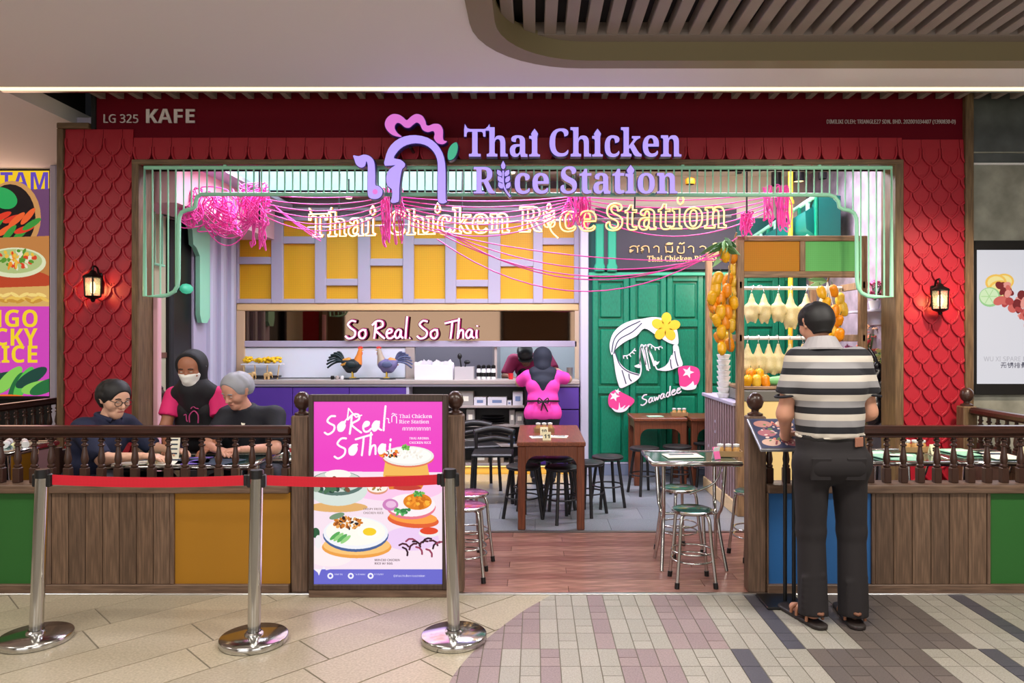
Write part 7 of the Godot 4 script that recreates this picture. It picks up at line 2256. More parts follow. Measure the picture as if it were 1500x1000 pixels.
func extras():
	# wall lanterns
	for q in [[136, 419, "black iron wall lantern on the dark red left pier"], [1377, 438, "black iron wall lantern on the bright red right pier"]]:
		var d := 5.58
		var l := thing("wall_lantern", q[2], "lantern", P(q[0], q[1], d))
		part("back_plate", box(v3(0.0, 0.03, -0.085), v3(0.05, 0.16, 0.02), 0.005), M.iron, l)
		part("arm", tube(st0(), smooth([v3(0, 0.06, -0.075), v3(0, 0.14, -0.06), v3(0, 0.155, -0.01), v3(0, 0.12, 0)], 4), 0.008, 6), M.iron, l)
		part("roof", lathe(st0(), [Vector2(0.078, 0.066), Vector2(0.072, 0.078), Vector2(0.03, 0.1), Vector2(0.022, 0.115), Vector2(0.01, 0.122), Vector2(0, 0.13)], 6), M.iron, l)
		part("floor", lathe(st0(), [Vector2(0, -0.125), Vector2(0.012, -0.12), Vector2(0.02, -0.1), Vector2(0.06, -0.085), Vector2(0.066, -0.075), Vector2(0.0, -0.074)], 6), M.iron, l)
		for k in 6:
			var a := TAU * k / 6
			part("bar", tube(st0(), [v3(cos(a) * 0.06, -0.078, sin(a) * 0.06), v3(cos(a) * 0.066, 0.07, sin(a) * 0.066)], 0.006, 5), M.iron, l)
		part("glass", lathe(st0(), [Vector2(0.055, -0.074), Vector2(0.06, 0.066)], 6), M.glass, l)
		part("bulb", ell(st0(), v3(0, -0.01, 0), v3(0.022, 0.05, 0.022), 10), M.lamp_glow, l)
		light_at(P(q[0], q[1], d) + v3(0, -0.01, 0), Color(1, 0.8, 0.5), 0.035, 0.02)
	# spotlights and pendants under the shop ceiling
	var cone := func(called: String, p: Vector3, r: float, h: float, m: Material, label: String, lit: bool):
		var l := thing(called, label, "lamp", p)
		part("body", lathe(st0(), [Vector2(r * 0.9, 0), Vector2(r, 0.01), Vector2(r, h), Vector2(r * 0.6, h + 0.015), Vector2(0, h + 0.016)], 14), m, l)
		part("lens", lathe(st0(), [Vector2(0, 0.004), Vector2(r * 0.85, 0.004), Vector2(r * 0.86, 0.008)], 14), M.lamp_glow if lit else M.void, l)
		part("stem", tube(st0(), [v3(0, h, 0), v3(0, 3.3 - p.y, 0)], 0.008, 6), M.black, l)
	cone.call("spotlight", P(1137, 272, 7.4), 0.05, 0.14, M.black, "black cylinder spotlight above the pink hank over the stall", false)
	cone.call("spotlight", P(1170, 266, 7.2), 0.055, 0.1, M.black, "black cylinder spotlight with lit lens right of the dark one", true)
	cone.call("spotlight", P(1205, 262, 7.0), 0.04, 0.06, M.black, "small black spotlight furthest right under the shop ceiling", false)
	cone.call("spotlight", P(626, 256, 7.3), 0.04, 0.06, M.black, "small black spotlight inside the arch of the rooster logo", false)
	cone.call("spotlight", P(1082, 254, 7.4), 0.035, 0.05, M.black, "small black spotlight above the ceiling grille on the right", false)
	cone.call("pendant_lamp", P(1011, 270, 7.2), 0.05, 0.05, mat(Color8(226, 150, 20), 0.4), "small orange and blue pendant right of the word Station", false)
	cone.call("pendant_lamp", P(316, 270, 6.9), 0.04, 0.05, M.white, "small white pendant at the upper left of the shop", true)
	cone.call("pendant_lamp", P(511, 291, 7.3), 0.035, 0.045, M.white, "small white pendant left of the rooster logo's hook", true)
	cone.call("pendant_lamp", P(748, 254, 6.9), 0.045, 0.05, M.white, "bright round lamp behind the word Rice of the lilac sign", true)
	var v := thing("air_grille", "grey slotted air grille in the shop ceiling on the right", "vent", P(1098, 274, 7.4))
	v.position.y = 3.285
	part("frame", box(v3(0, 0, 0), v3(0.42, 0.02, 0.3), 0.004), mat(Color8(170, 166, 158), 0.6), v)
	for k in 9: part("slat", box(v3(-0.18 + 0.045 * k, -0.013, 0), v3(0.02, 0.008, 0.26)), M.dark, v)
	var nt := thing("notice", "small brown notice plate on the cream bay of the left side wall", "notice", v3(-3.395, Y(520, 6.6), -6.58), PI / 2)
	part("plate", box(v3(0, 0, 0), v3(0.16, 0.05, 0.01), 0.002), mat(Color8(110, 74, 60), 0.5), nt)
	# colour panels of the neighbouring rail on the left
	for q in [[5.72, 5.98, M.orange_panel, "orange"], [5.98, 6.22, mat(Color8(226, 180, 190), 0.6), "pale pink"], [6.24, 6.42, M.green_panel, "green"]]:
		var c := thing("colour_panel", q[3] + " panel on the base of the balustrade under the colourful screen", "panel", v3(-4.148, 0.33, -(q[0] + q[1]) / 2), 0)
		part("board", box(v3(0, 0, 0), v3(0.012, 0.48, q[1] - q[0] - 0.02), 0.002), q[2], c)
		part("edge", box(v3(0.0, 0.245, 0), v3(0.02, 0.012, q[1] - q[0] - 0.01), 0.002), M.wall_wood, c)
	# black shelf unit behind: dark sign on the kitchen back wall

# ---------- people ----------
func merge(a: Array) -> SurfaceTool:
	var s := st0()
	for m in a:
		if m and m.get_surface_count(): s.append_from(m, 0, Transform3D.IDENTITY)
	return s

func torso(j: Dictionary, g: float) -> Array:
	var s: Vector3 = (j.shR - j.shL).normalized()
	var w: float = j.get("w", 1.0)
	var mid: Vector3 = j.pelvis.lerp(j.chest, 0.5)
	return [[j.chest - s * 0.075 * w, j.chest + s * 0.075 * w, 0.104 * w + g, 0.104 * w + g], [j.shL + s * 0.025, j.shR - s * 0.025, 0.056 * w + g, 0.056 * w + g],
		[mid - s * 0.066 * w, mid + s * 0.066 * w, 0.098 * w + g, 0.098 * w + g], [j.pelvis - s * 0.078 * w, j.pelvis + s * 0.078 * w, 0.104 * w + g, 0.104 * w + g], [j.pelvis, j.chest, 0.11 * w + g, 0.11 * w + g], [j.chest, j.neck, 0.085 * w + g, 0.055 * w + g]]

func arms(j: Dictionary, g: float) -> Array:
	var o := []
	for e in ["L", "R"]:
		o.append([j["sh" + e], j["el" + e], 0.052 + g, 0.041 + g])
		o.append([j["el" + e], j["wr" + e], 0.04 + g, 0.027 + g])
	return o

func legs(j: Dictionary, g: float) -> Array:
	var o := []
	for e in ["L", "R"]:
		o.append([j["hip" + e], j["kn" + e], 0.084 + g, 0.056 + g])
		o.append([j["kn" + e], j["an" + e], 0.054 + g, 0.04 + g])
	return o

# palm with four unequal fingers and a thumb; dir = towards the fingertips, nrm = out of the back of the hand, side = towards the thumb
func hand(wr: Vector3, dir: Vector3, nrm: Vector3, side: Vector3, curl := 0.5, k := 1.0) -> Array:
	dir = dir.normalized()
	nrm = (nrm - dir * nrm.dot(dir)).normalized()
	side = (side - dir * side.dot(dir) - nrm * side.dot(nrm)).normalized()
	var b := []
	for i in 4:
		var off := side * (0.027 - 0.018 * i) * k
		var base := wr + dir * (0.085 - 0.004 * absf(i - 1)) * k + off
		b.append([wr + off * 0.5 + dir * 0.01, base, 0.015 * k, 0.012 * k, 0, 0.014])
		var l: float = [0.07, 0.078, 0.072, 0.056][i] * k
		var d1 := (dir * cos(curl * 0.5) - nrm * sin(curl * 0.5)).normalized()
		var d2 := (dir * cos(curl * 1.3) - nrm * sin(curl * 1.3)).normalized()
		var m := base + d1 * l * 0.52
		b.append([base, m, 0.0095 * k, 0.0085 * k, 0, 0.004])
		b.append([m, m + d2 * l * 0.48, 0.0085 * k, 0.007 * k, 0, 0.004])
	var t0 := wr + dir * 0.025 * k + side * 0.025 * k
	var t1 := t0 + (dir * 0.6 + side * 0.7 - nrm * 0.3).normalized() * 0.035 * k
	b.append([t0, t1, 0.014 * k, 0.0105 * k, 0, 0.01])
	b.append([t1, t1 + (dir * 0.9 + side * 0.2 - nrm * 0.4).normalized() * 0.032 * k, 0.0105 * k, 0.008 * k, 0, 0.005])
	return b

func head(c: Vector3, f: Vector3, u: Vector3, k := 1.0) -> Array:
	f = f.normalized()
	u = (u - f * u.dot(f)).normalized()
	var s := f.cross(u)
	var at := func(a: float, b: float, d: float) -> Vector3: return c + (s * a + u * b + f * d) * k
	var o := [[at.call(0, 0.035, -0.03), at.call(0, 0.04, 0.012), 0.084 * k, 0.08 * k, 0, 0.03], [at.call(0, -0.02, 0.02), at.call(0, -0.075, 0.045), 0.07 * k, 0.044 * k, 0, 0.03],
		[at.call(0, -0.085, 0.06), at.call(0, -0.092, 0.062), 0.026 * k, 0.022 * k, 0, 0.02], [at.call(0, 0.012, 0.086), at.call(0, -0.024, 0.104), 0.008 * k, 0.0125 * k, 0, 0.01], [at.call(-0.012, -0.028, 0.09), at.call(0.012, -0.028, 0.09), 0.008 * k, 0.008 * k, 0, 0.008],
		[at.call(-0.035, 0.026, 0.072), at.call(0.035, 0.026, 0.072), 0.014 * k, 0.014 * k, 0, 0.015], [at.call(-0.02, -0.054, 0.083), at.call(0.02, -0.054, 0.083), 0.008 * k, 0.008 * k, 0, 0.006], [at.call(-0.018, -0.064, 0.081), at.call(0.018, -0.064, 0.081), 0.008 * k, 0.008 * k, 0, 0.006]]
	for e in [-1.0, 1.0]:
		o.append([at.call(e * 0.042, -0.02, 0.055), at.call(e * 0.042, -0.03, 0.05), 0.028 * k, 0.026 * k, 0, 0.02])
		o.append([at.call(e * 0.08, 0.018, -0.01), at.call(e * 0.076, -0.02, -0.004), 0.014 * k, 0.01 * k, 0, 0.004])
		o.append([at.call(e * 0.086, 0.022, -0.016), at.call(e * 0.084, 0.0, -0.018), 0.01 * k, 0.008 * k, 0, 0.004])
	return o

func face_parts(o: Node3D, c: Vector3, f: Vector3, u: Vector3, brow: Material, mouth: bool, k := 1.0):
	f = f.normalized()
	u = (u - f * u.dot(f)).normalized()
	var s := f.cross(u)
	var bs := Basis(s, u, -f)
	var eye := mat(Color8(176, 160, 148), 0.4)
	var iris := mat(Color8(36, 24, 20), 0.15)
	for e in [-1.0, 1.0]:
		var p: Vector3 = c + (s * e * 0.032 + u * 0.008 + f * 0.0845) * k
		var ey := part("eye", ell(st0(), v3(0, 0, 0), v3(0.0125, 0.005, 0.008) * k, 10, Transform3D(bs, Vector3.ZERO)), eye, o, p)
		part("iris", ell(st0(), f * 0.0052 * k, v3(0.0068, 0.0048, 0.004) * k, 8, Transform3D(bs, Vector3.ZERO)), iris, ey)
		part("eyebrow", tube(st0(), [p + (s * e * -0.016 + u * 0.02 + f * 0.006) * k, p + (u * 0.025 + f * 0.009) * k, p + (s * e * 0.018 + u * 0.019 - f * 0.002) * k], 0.0036 * k, 6), brow, o)
	if mouth: part("lips", tube(st0(), [c + (s * -0.022 - u * 0.059 + f * 0.086) * k, c + (-u * 0.0575 + f * 0.093) * k, c + (s * 0.022 - u * 0.059 + f * 0.086) * k], 0.004 * k, 6), mat(Color8(150, 84, 78), 0.45), o)

# hair cap: skull grown by g, cut away in front of the hairline and below the nape
func hair(c: Vector3, f: Vector3, u: Vector3, g: float, cell: float, nape := -0.055, fore := 0.045, k := 1.0) -> ArrayMesh:
	f = f.normalized()
	u = (u - f * u.dot(f)).normalized()
	var s := f.cross(u)
	var b := [[c + (u * 0.036 - f * 0.03) * k, c + (u * 0.042 + f * 0.014) * k, 0.085 * k + g, 0.081 * k + g], [c - f * 0.045 * k, c - (f * 0.042 + u * 0.05) * k, 0.07 * k + g, 0.052 * k + g * 0.5]]
	for n in 26:   # locks that break the outline
		var a := rng.randf_range(-2.2, 2.2)
		var e := rng.randf_range(-0.5, 1.3)
		var top := c + u * 0.038 - f * 0.008
		var p := top + (s * sin(a) * cos(e) - f * cos(a) * cos(e) + u * sin(e)) * (0.076 * k)
		var q := top + (s * sin(a + 0.3) * cos(e - 0.5) - f * cos(a + 0.3) * cos(e - 0.5) + u * sin(e - 0.5)) * (0.076 * k)
		b.append([p, q, 0.012 + g, 0.009 + g, 0, 0.012])
	var n1 := (f * 0.9 - u * 0.5).normalized()
	return sdf(b, cell, 0.02, [Plane(n1, n1.dot(c) + fore), Plane(-u, -u.dot(c) - nape)])

func skin(j: Dictionary, cell: float, hc: float, hands: Array, feet := true) -> SurfaceTool:
	var b := torso(j, -0.012) + arms(j, -0.002) + legs(j, -0.012)
	var hd: Vector3 = j.head
	var f: Vector3 = j.face.normalized()
	b.append([j.neck - v3(0, 0.03, 0), hd - v3(0, 0.05, 0) - f * 0.012, 0.052, 0.05, 0, 0.02])
	if feet:
		for e in ["L", "R"]: b.append([j["an" + e] + v3(0, -0.02, 0), j["to" + e], 0.036, 0.026])
	var hb := head(hd, f, j.get("up", Vector3.UP), j.get("hk", 1.0))
	hb.append([j.neck, hd - v3(0, 0.05, 0) - f * 0.012, 0.05, 0.05, 0, 0.02])
	var all := [sdf(b, cell, 0.035), sdf(hb, hc, 0.02)]
	for h in hands: all.append(sdf(h, 0.0055, 0.006))
	return merge(all)

func rel(j: Dictionary, base: Vector3) -> Dictionary:
	for k in j:
		if j[k] is Vector3 and not k in ["face", "up"]: j[k] -= base
	return j

func people():
	standing_man()
	man_in_glasses()
	masked_woman()
	grey_man()
	counter_woman()
	cook()

func stripes() -> ImageTexture:
	var im := Image.create(4, 100, false, Image.FORMAT_RGB8)
	for y in 100:
		var v := fposmod(y / 100.0 - 0.12, 1.0)
		var c := Color8(12, 12, 20) if v < 0.34 else (Color8(136, 134, 136) if v < 0.67 else Color8(196, 188, 176))
		im.fill_rect(Rect2i(0, y, 4, 1), c)
	return ImageTexture.create_from_image(im)

func standing_man():
	# seen from behind: faces the shop (-z), head bent, forearms in front
	var o := thing("person", "man seen from behind in striped polo shirt, dark trousers and brown sandals, head bent", "person", v3(1.55, 0, -3.83))
	var j := {"pelvis": v3(0.012, 0.90, 0), "chest": v3(0.0, 1.27, 0.0), "neck": v3(-0.02, 1.455, -0.012), "head": v3(-0.045, 1.575, -0.05), "face": v3(-0.3, -0.45, -1), "up": v3(-0.05, 1, -0.4), "hk": 0.91,
		"shL": v3(-0.178, 1.385, 0.0), "elL": v3(-0.222, 1.1, -0.02), "wrL": v3(-0.165, 0.955, -0.17), "shR": v3(0.178, 1.385, 0.0), "elR": v3(0.226, 1.11, -0.02), "wrR": v3(0.17, 1.0, -0.2),
		"hipL": v3(-0.086, 0.86, 0), "knL": v3(-0.083, 0.47, -0.02), "anL": v3(-0.09, 0.085, 0.03), "toL": v3(-0.135, 0.035, -0.13), "hipR": v3(0.108, 0.86, 0), "knR": v3(0.133, 0.47, -0.02), "anR": v3(0.125, 0.085, 0.03), "toR": v3(0.15, 0.035, -0.14)}
	var tan_ := mat(Color8(196, 142, 116), 0.5)
	tan_.subsurf_scatter_enabled = true
	tan_.subsurf_scatter_strength = 0.08
	var body := part("body", skin(j, 0.012, 0.005, [hand(j.wrL, v3(0.35, 0.2, -1), v3(-0.5, 0.8, 0.2), v3(0.5, 0.6, 0), 0.7), hand(j.wrR, v3(-0.4, 0.3, -1), v3(0.5, 0.8, 0.2), v3(-0.5, 0.6, 0), 0.7)]), tan_, o)
	face_parts(o, j.head, j.face, j.up, mat(Color8(24, 20, 20), 0.6), true)
	part("hair", hair(j.head, v3(-0.3, -0.25, -1), Vector3.UP, 0.005, 0.0055, -0.058, 0.046, 0.92), mat(Color8(16, 14, 16), 0.6), o)
	# polo shirt
	var b := torso(j, 0.012)
	b.append([v3(-0.056, 1.02, 0.0), v3(0.072, 1.02, 0.0), 0.108, 0.108])
	b.append([v3(-0.064, 1.13, 0.0), v3(0.072, 1.13, 0.0), 0.111, 0.111])
	b.append([v3(-0.08, 1.24, 0.01), v3(0.08, 1.24, 0.01), 0.116, 0.116])
	b.append([j.shL + v3(0.02, 0, 0), v3(-0.218, 1.2, -0.008), 0.066, 0.06, 1])
	b.append([j.shR + v3(-0.02, 0, 0), v3(0.222, 1.205, -0.008), 0.066, 0.06, 1])
	for k in 7: b.append([v3(-0.1 + 0.033 * k, 1.0 + 0.03 * (k % 3), 0.1), v3(-0.07 + 0.02 * k, 1.16 + 0.02 * (k % 2), 0.098), 0.012, 0.008, 0, 0.025])
	var sm := StandardMaterial3D.new()
	sm.albedo_texture = stripes()
	sm.uv1_scale = v3(1, 10, 1)
	sm.roughness = 0.75
	sm.rim_enabled = true
	sm.rim = 0.08
	part("polo_shirt", sdf(b, 0.009, 0.03, [Plane(v3(0, -1, 0), -0.985), Plane(v3(-0.1, 1, -0.25).normalized(), 1.435)]), sm, o)
	var hem := []
	for k in 28:
		var a := TAU * k / 28
		hem.append(v3(0.009 + cos(a) * 0.172, 0.992 + 0.006 * sin(a * 2), sin(a) * 0.113))
	part("shirt_hem", tube(st0(), hem, 0.009, 6, true), mat(Color8(214, 206, 192), 0.75), o)
	for e in [[j.elL, v3(-0.218, 1.2, -0.008)], [j.elR, v3(0.222, 1.205, -0.008)]]:
		var cuff := []
		for k in 20:
			var a := TAU * k / 20
			cuff.append(e[1] + v3(cos(a) * 0.056, 0.012 * cos(a) * signf(e[1].x) * -0.7, sin(a) * 0.056))
		part("cuff", tube(st0(), cuff, 0.0075, 6, true), mat(Color8(20, 20, 28), 0.75), o)
	# collar: a band round the neck that leans outwards
	var cs := st0()
	var n := 20
	for k in n:
		var q := []
		for e in [[k, 0.0], [k + 1, 0.0], [k + 1, 1.0], [k, 1.0]]:
			var a: float = -PI / 2 + 0.35 + (TAU - 0.7) * e[0] / n
			var r := lerpf(0.066, 0.1, e[1])
			q.append(v3(-0.026, lerpf(1.505, 1.443, e[1]), -0.022) + v3(cos(a) * r * 1.1, -0.012 * -sin(a), sin(a) * r * 0.92))
		var nn: Vector3 = (q[0] + q[2]) / 2 - v3(-0.026, 1.42, -0.022)
		quad(cs, q[0], q[1], q[2], q[3], nn.normalized())
		quad(cs, q[0] * 1.0 + v3(0, -0.006, 0), q[1] + v3(0, -0.006, 0), q[2] + v3(0, -0.006, 0), q[3] + v3(0, -0.006, 0), -nn.normalized())
	part("collar", cs, mat(Color8(158, 154, 156), 0.8), o)
	# trousers
	var dk := mat(Color8(30, 24, 27), 0.85, 0, "weave", Vector3.ONE * 40)
	var t := [[v3(-0.06, 0.96, 0), v3(0.078, 0.96, 0), 0.108, 0.108], [v3(-0.082, 0.845, 0.02), v3(0.106, 0.845, 0.02), 0.112, 0.112], [v3(-0.088, 0.8, 0), j.knL + v3(0, 0.02, 0), 0.092, 0.076], [j.knL, v3(-0.086, 0.05, 0.02), 0.072, 0.076, 1], [v3(0.11, 0.8, 0), j.knR + v3(0, 0.02, 0), 0.092, 0.076], [j.knR, v3(0.124, 0.045, 0.02), 0.072, 0.076, 1]]
	for k in 6:
		t.append([v3(-0.15, 0.1 + 0.03 * k, 0.05), v3(-0.04, 0.09 + 0.035 * k, 0.06), 0.009, 0.006, 0, 0.02])
		t.append([v3(0.08, 0.08 + 0.03 * k, 0.06), v3(0.18, 0.1 + 0.03 * k, 0.05), 0.009, 0.006, 0, 0.02])
	var tr := part("trousers", sdf(t, 0.01, 0.028, [Plane(v3(0, 1, 0), 1.005)]), dk, o)
	for q in [[-0.082, 0.0], [0.098, 0.0]]: part("back_pocket", bx(st0(), v3(q[0], 0.835, 0.124), v3(0.105, 0.12, 0.012), 0.005, Transform3D(Basis(Vector3.RIGHT, 0.12), v3(0, 0.016, -0.106))), dk, tr)
	part("belt", sdf([[v3(-0.056, 0.985, 0), v3(0.074, 0.985, 0), 0.111, 0.111]], 0.01, 0.02, [Plane(v3(0, 1, 0), 1.0), Plane(v3(0, -1, 0), -0.968)]), mat(Color8(20, 18, 20), 0.5), tr)
	part("leather_patch", bx(st0(), Vector3.ZERO, v3(0.055, 0.05, 0.01), 0.003, Transform3D(Basis(Vector3.UP, 0.45), v3(0.118, 0.968, 0.104))), mat(Color8(150, 100, 80), 0.6), tr)
	# sandals
	for e in ["L", "R"]:
		var an: Vector3 = j["an" + e]
		var to: Vector3 = j["to" + e]
		var dir := v3(to.x - an.x, 0, to.z - an.z).normalized()
		var a0 := v3(an.x, 0.016, an.z) - dir * 0.045
		var a1 := v3(to.x, 0.016, to.z) + dir * 0.06
		var sd := part("sandal", sdf([[a0, a1, 0.045, 0.05]], 0.008, 0.02, [Plane(v3(0, 1, 0), 0.024), Plane(v3(0, -1, 0), 0.0)]), mat(Color8(36, 28, 26), 0.6), o)
		for q in [[0.035, 0.075], [0.12, 0.062], [0.165, 0.05]]:
			var m: Vector3 = a0 + dir * q[0]
			var sidev := dir.cross(Vector3.UP)
			part("strap", tube(st0(), smooth([m + sidev * 0.05 + v3(0, 0.01, 0), m + sidev * 0.042 + v3(0, q[1] * 0.75, 0), m + v3(0, q[1], 0), m - sidev * 0.042 + v3(0, q[1] * 0.75, 0), m - sidev * 0.05 + v3(0, 0.01, 0)], 4), 0.0085, 6), mat(Color8(140, 92, 66), 0.6), sd)
		part("heel_strap", tube(st0(), smooth([a0 + dir * 0.08 + dir.cross(Vector3.UP) * 0.046 + v3(0, 0.06, 0), a0 - dir * 0.028 + v3(0, 0.062, 0), a0 + dir * 0.08 - dir.cross(Vector3.UP) * 0.046 + v3(0, 0.06, 0)], 5), 0.009, 6), mat(Color8(120, 78, 58), 0.6), sd)

func man_in_glasses():
	var base := v3(-2.86, 0, -4.75)
	var o := thing("person", "seated man with glasses in navy shirt before the red pier, forearm on the table", "person", base)
	var j := rel({"pelvis": v3(-2.95, 0.56, -4.78), "chest": v3(-2.885, 0.82, -4.78), "neck": v3(-2.82, 0.975, -4.77), "head": v3(-2.765, 1.105, -4.75), "face": v3(0.86, -0.28, 0.42), "up": v3(0.25, 1, 0.1),
		"shL": v3(-2.80, 0.925, -4.94), "elL": v3(-2.62, 0.745, -4.98), "wrL": v3(-2.44, 0.755, -4.86), "shR": v3(-2.88, 0.925, -4.60), "elR": v3(-2.72, 0.745, -4.55), "wrR": v3(-2.49, 0.755, -4.60),
		"hipL": v3(-2.92, 0.53, -4.88), "knL": v3(-2.5, 0.53, -4.9), "anL": v3(-2.5, 0.1, -4.9), "toL": v3(-2.36, 0.04, -4.9), "hipR": v3(-2.92, 0.53, -4.68), "knR": v3(-2.5, 0.52, -4.66), "anR": v3(-2.52, 0.1, -4.66), "toR": v3(-2.38, 0.04, -4.66)}, base)
	var sk := mat(Color8(214, 166, 140), 0.5)
	part("body", skin(j, 0.014, 0.005, [hand(j.wrR, v3(1, -0.05, 0), v3(0.1, 1, 0.1), v3(0, 0, -1), 0.5), hand(j.wrL, v3(1, -0.05, 0.3), v3(0.1, 1, 0), v3(0, 0, 1), 0.5)]), sk, o)
	var hm := mat(Color8(18, 16, 18), 0.6)
	face_parts(o, j.head, j.face, j.up, hm, true)
	part("hair", hair(j.head, v3(0.86, -0.05, 0.42), Vector3.UP, 0.009, 0.006, -0.058, 0.06), hm, o)
	var navy := mat(Color8(22, 28, 58), 0.8)
	var b := torso(j, 0.014)
	for e in ["L", "R"]: b.append([j["sh" + e], (j["sh" + e] as Vector3).lerp(j["el" + e], 0.95), 0.07, 0.06, 1])
	part("shirt", sdf(b, 0.012, 0.035, [Plane(v3(0.35, 1, 0).normalized(), v3(0.35, 1, 0).normalized().dot(j.neck) + 0.02)]), navy, o)
	part("collar", tube(st0(), smooth([j.neck + v3(0.06, -0.01, 0.05), j.neck + v3(-0.03, 0.025, 0.06), j.neck + v3(-0.06, 0.03, 0), j.neck + v3(-0.03, 0.025, -0.06), j.neck + v3(0.06, -0.01, -0.05)], 4), 0.016, 8), navy, o)
	part("trousers", sdf(legs(j, 0.012) + [[j.pelvis + v3(0, 0, -0.08), j.pelvis + v3(0, 0, 0.08), 0.115, 0.115]], 0.014, 0.03), mat(Color8(30, 30, 38), 0.8), o)
	for e in ["L", "R"]: part("shoe", sdf([[j["an" + e] + v3(-0.03, -0.05, 0), j["to" + e] + v3(0.05, 0, 0), 0.045, 0.038]], 0.01, 0.02, [Plane(v3(0, -1, 0), 0.0)]), M.black, o)
	# glasses
	var f: Vector3 = j.face.normalized()
	var u: Vector3 = (j.up - f * j.up.dot(f)).normalized()
	var s := f.cross(u)
	var gl := st0()
	for e in [-1.0, 1.0]:
		var ring := []
		for k in 14: ring.append(j.head + s * (e * 0.034 + cos(TAU * k / 14) * 0.025) + u * (0.004 + sin(TAU * k / 14) * 0.02) + f * 0.1)
		tube(gl, ring, 0.0024, 5, true)
		tube(gl, [j.head + s * e * 0.06 + u * 0.012 + f * 0.098, j.head + s * e * 0.084 + u * 0.016 - f * 0.0], 0.0024, 5)
	tube(gl, [j.head - s * 0.01 + u * 0.008 + f * 0.102, j.head + s * 0.01 + u * 0.008 + f * 0.102], 0.0024, 5)
	part("glasses", gl, mat(Color8(40, 34, 34), 0.3), o)
	# bag in front of him
	var bg := thing("bag", "dark grey bag leaning between the man in glasses and the low wall", "bag", v3(X(157, 4.53), 0.0, -4.53))
	part("body", sdf([[v3(-0.06, 0.1, 0), v3(0.06, 0.1, 0), 0.08, 0.08], [v3(-0.06, 0.52, 0), v3(0.05, 0.6, 0), 0.07, 0.06], [v3(0, 0.1, 0), v3(0, 0.6, 0), 0.1, 0.08]], 0.014, 0.04, [Plane(v3(0, -1, 0), 0)]), mat(Color8(58, 60, 72), 0.7), bg)
	part("pocket", sdf([[v3(-0.04, 0.5, 0.06), v3(0.04, 0.5, 0.06), 0.05, 0.05]], 0.01, 0.03), mat(Color8(70, 72, 84), 0.7), bg)
	part("zip", tube(st0(), [v3(-0.06, 0.54, 0.105), v3(0.0, 0.555, 0.112), v3(0.06, 0.54, 0.105)], 0.004, 5), M.steel, bg)

func hijab(o: Node3D, c: Vector3, f: Vector3, u: Vector3, drape: Array, m: Material, cell: float, open := 0.052):
	f = f.normalized()
	u = (u - f * u.dot(f)).normalized()
	part("headscarf", sdf([[c + u * 0.036 - f * 0.03, c + u * 0.04 + f * 0.014, 0.1, 0.096], [c - f * 0.02, c - f * 0.02 - u * 0.09, 0.094, 0.088]], cell, 0.03, [Plane(f, f.dot(c) + open)]), m, o)
	part("scarf_drape", sdf(drape, cell * 1.5, 0.03), m, o)

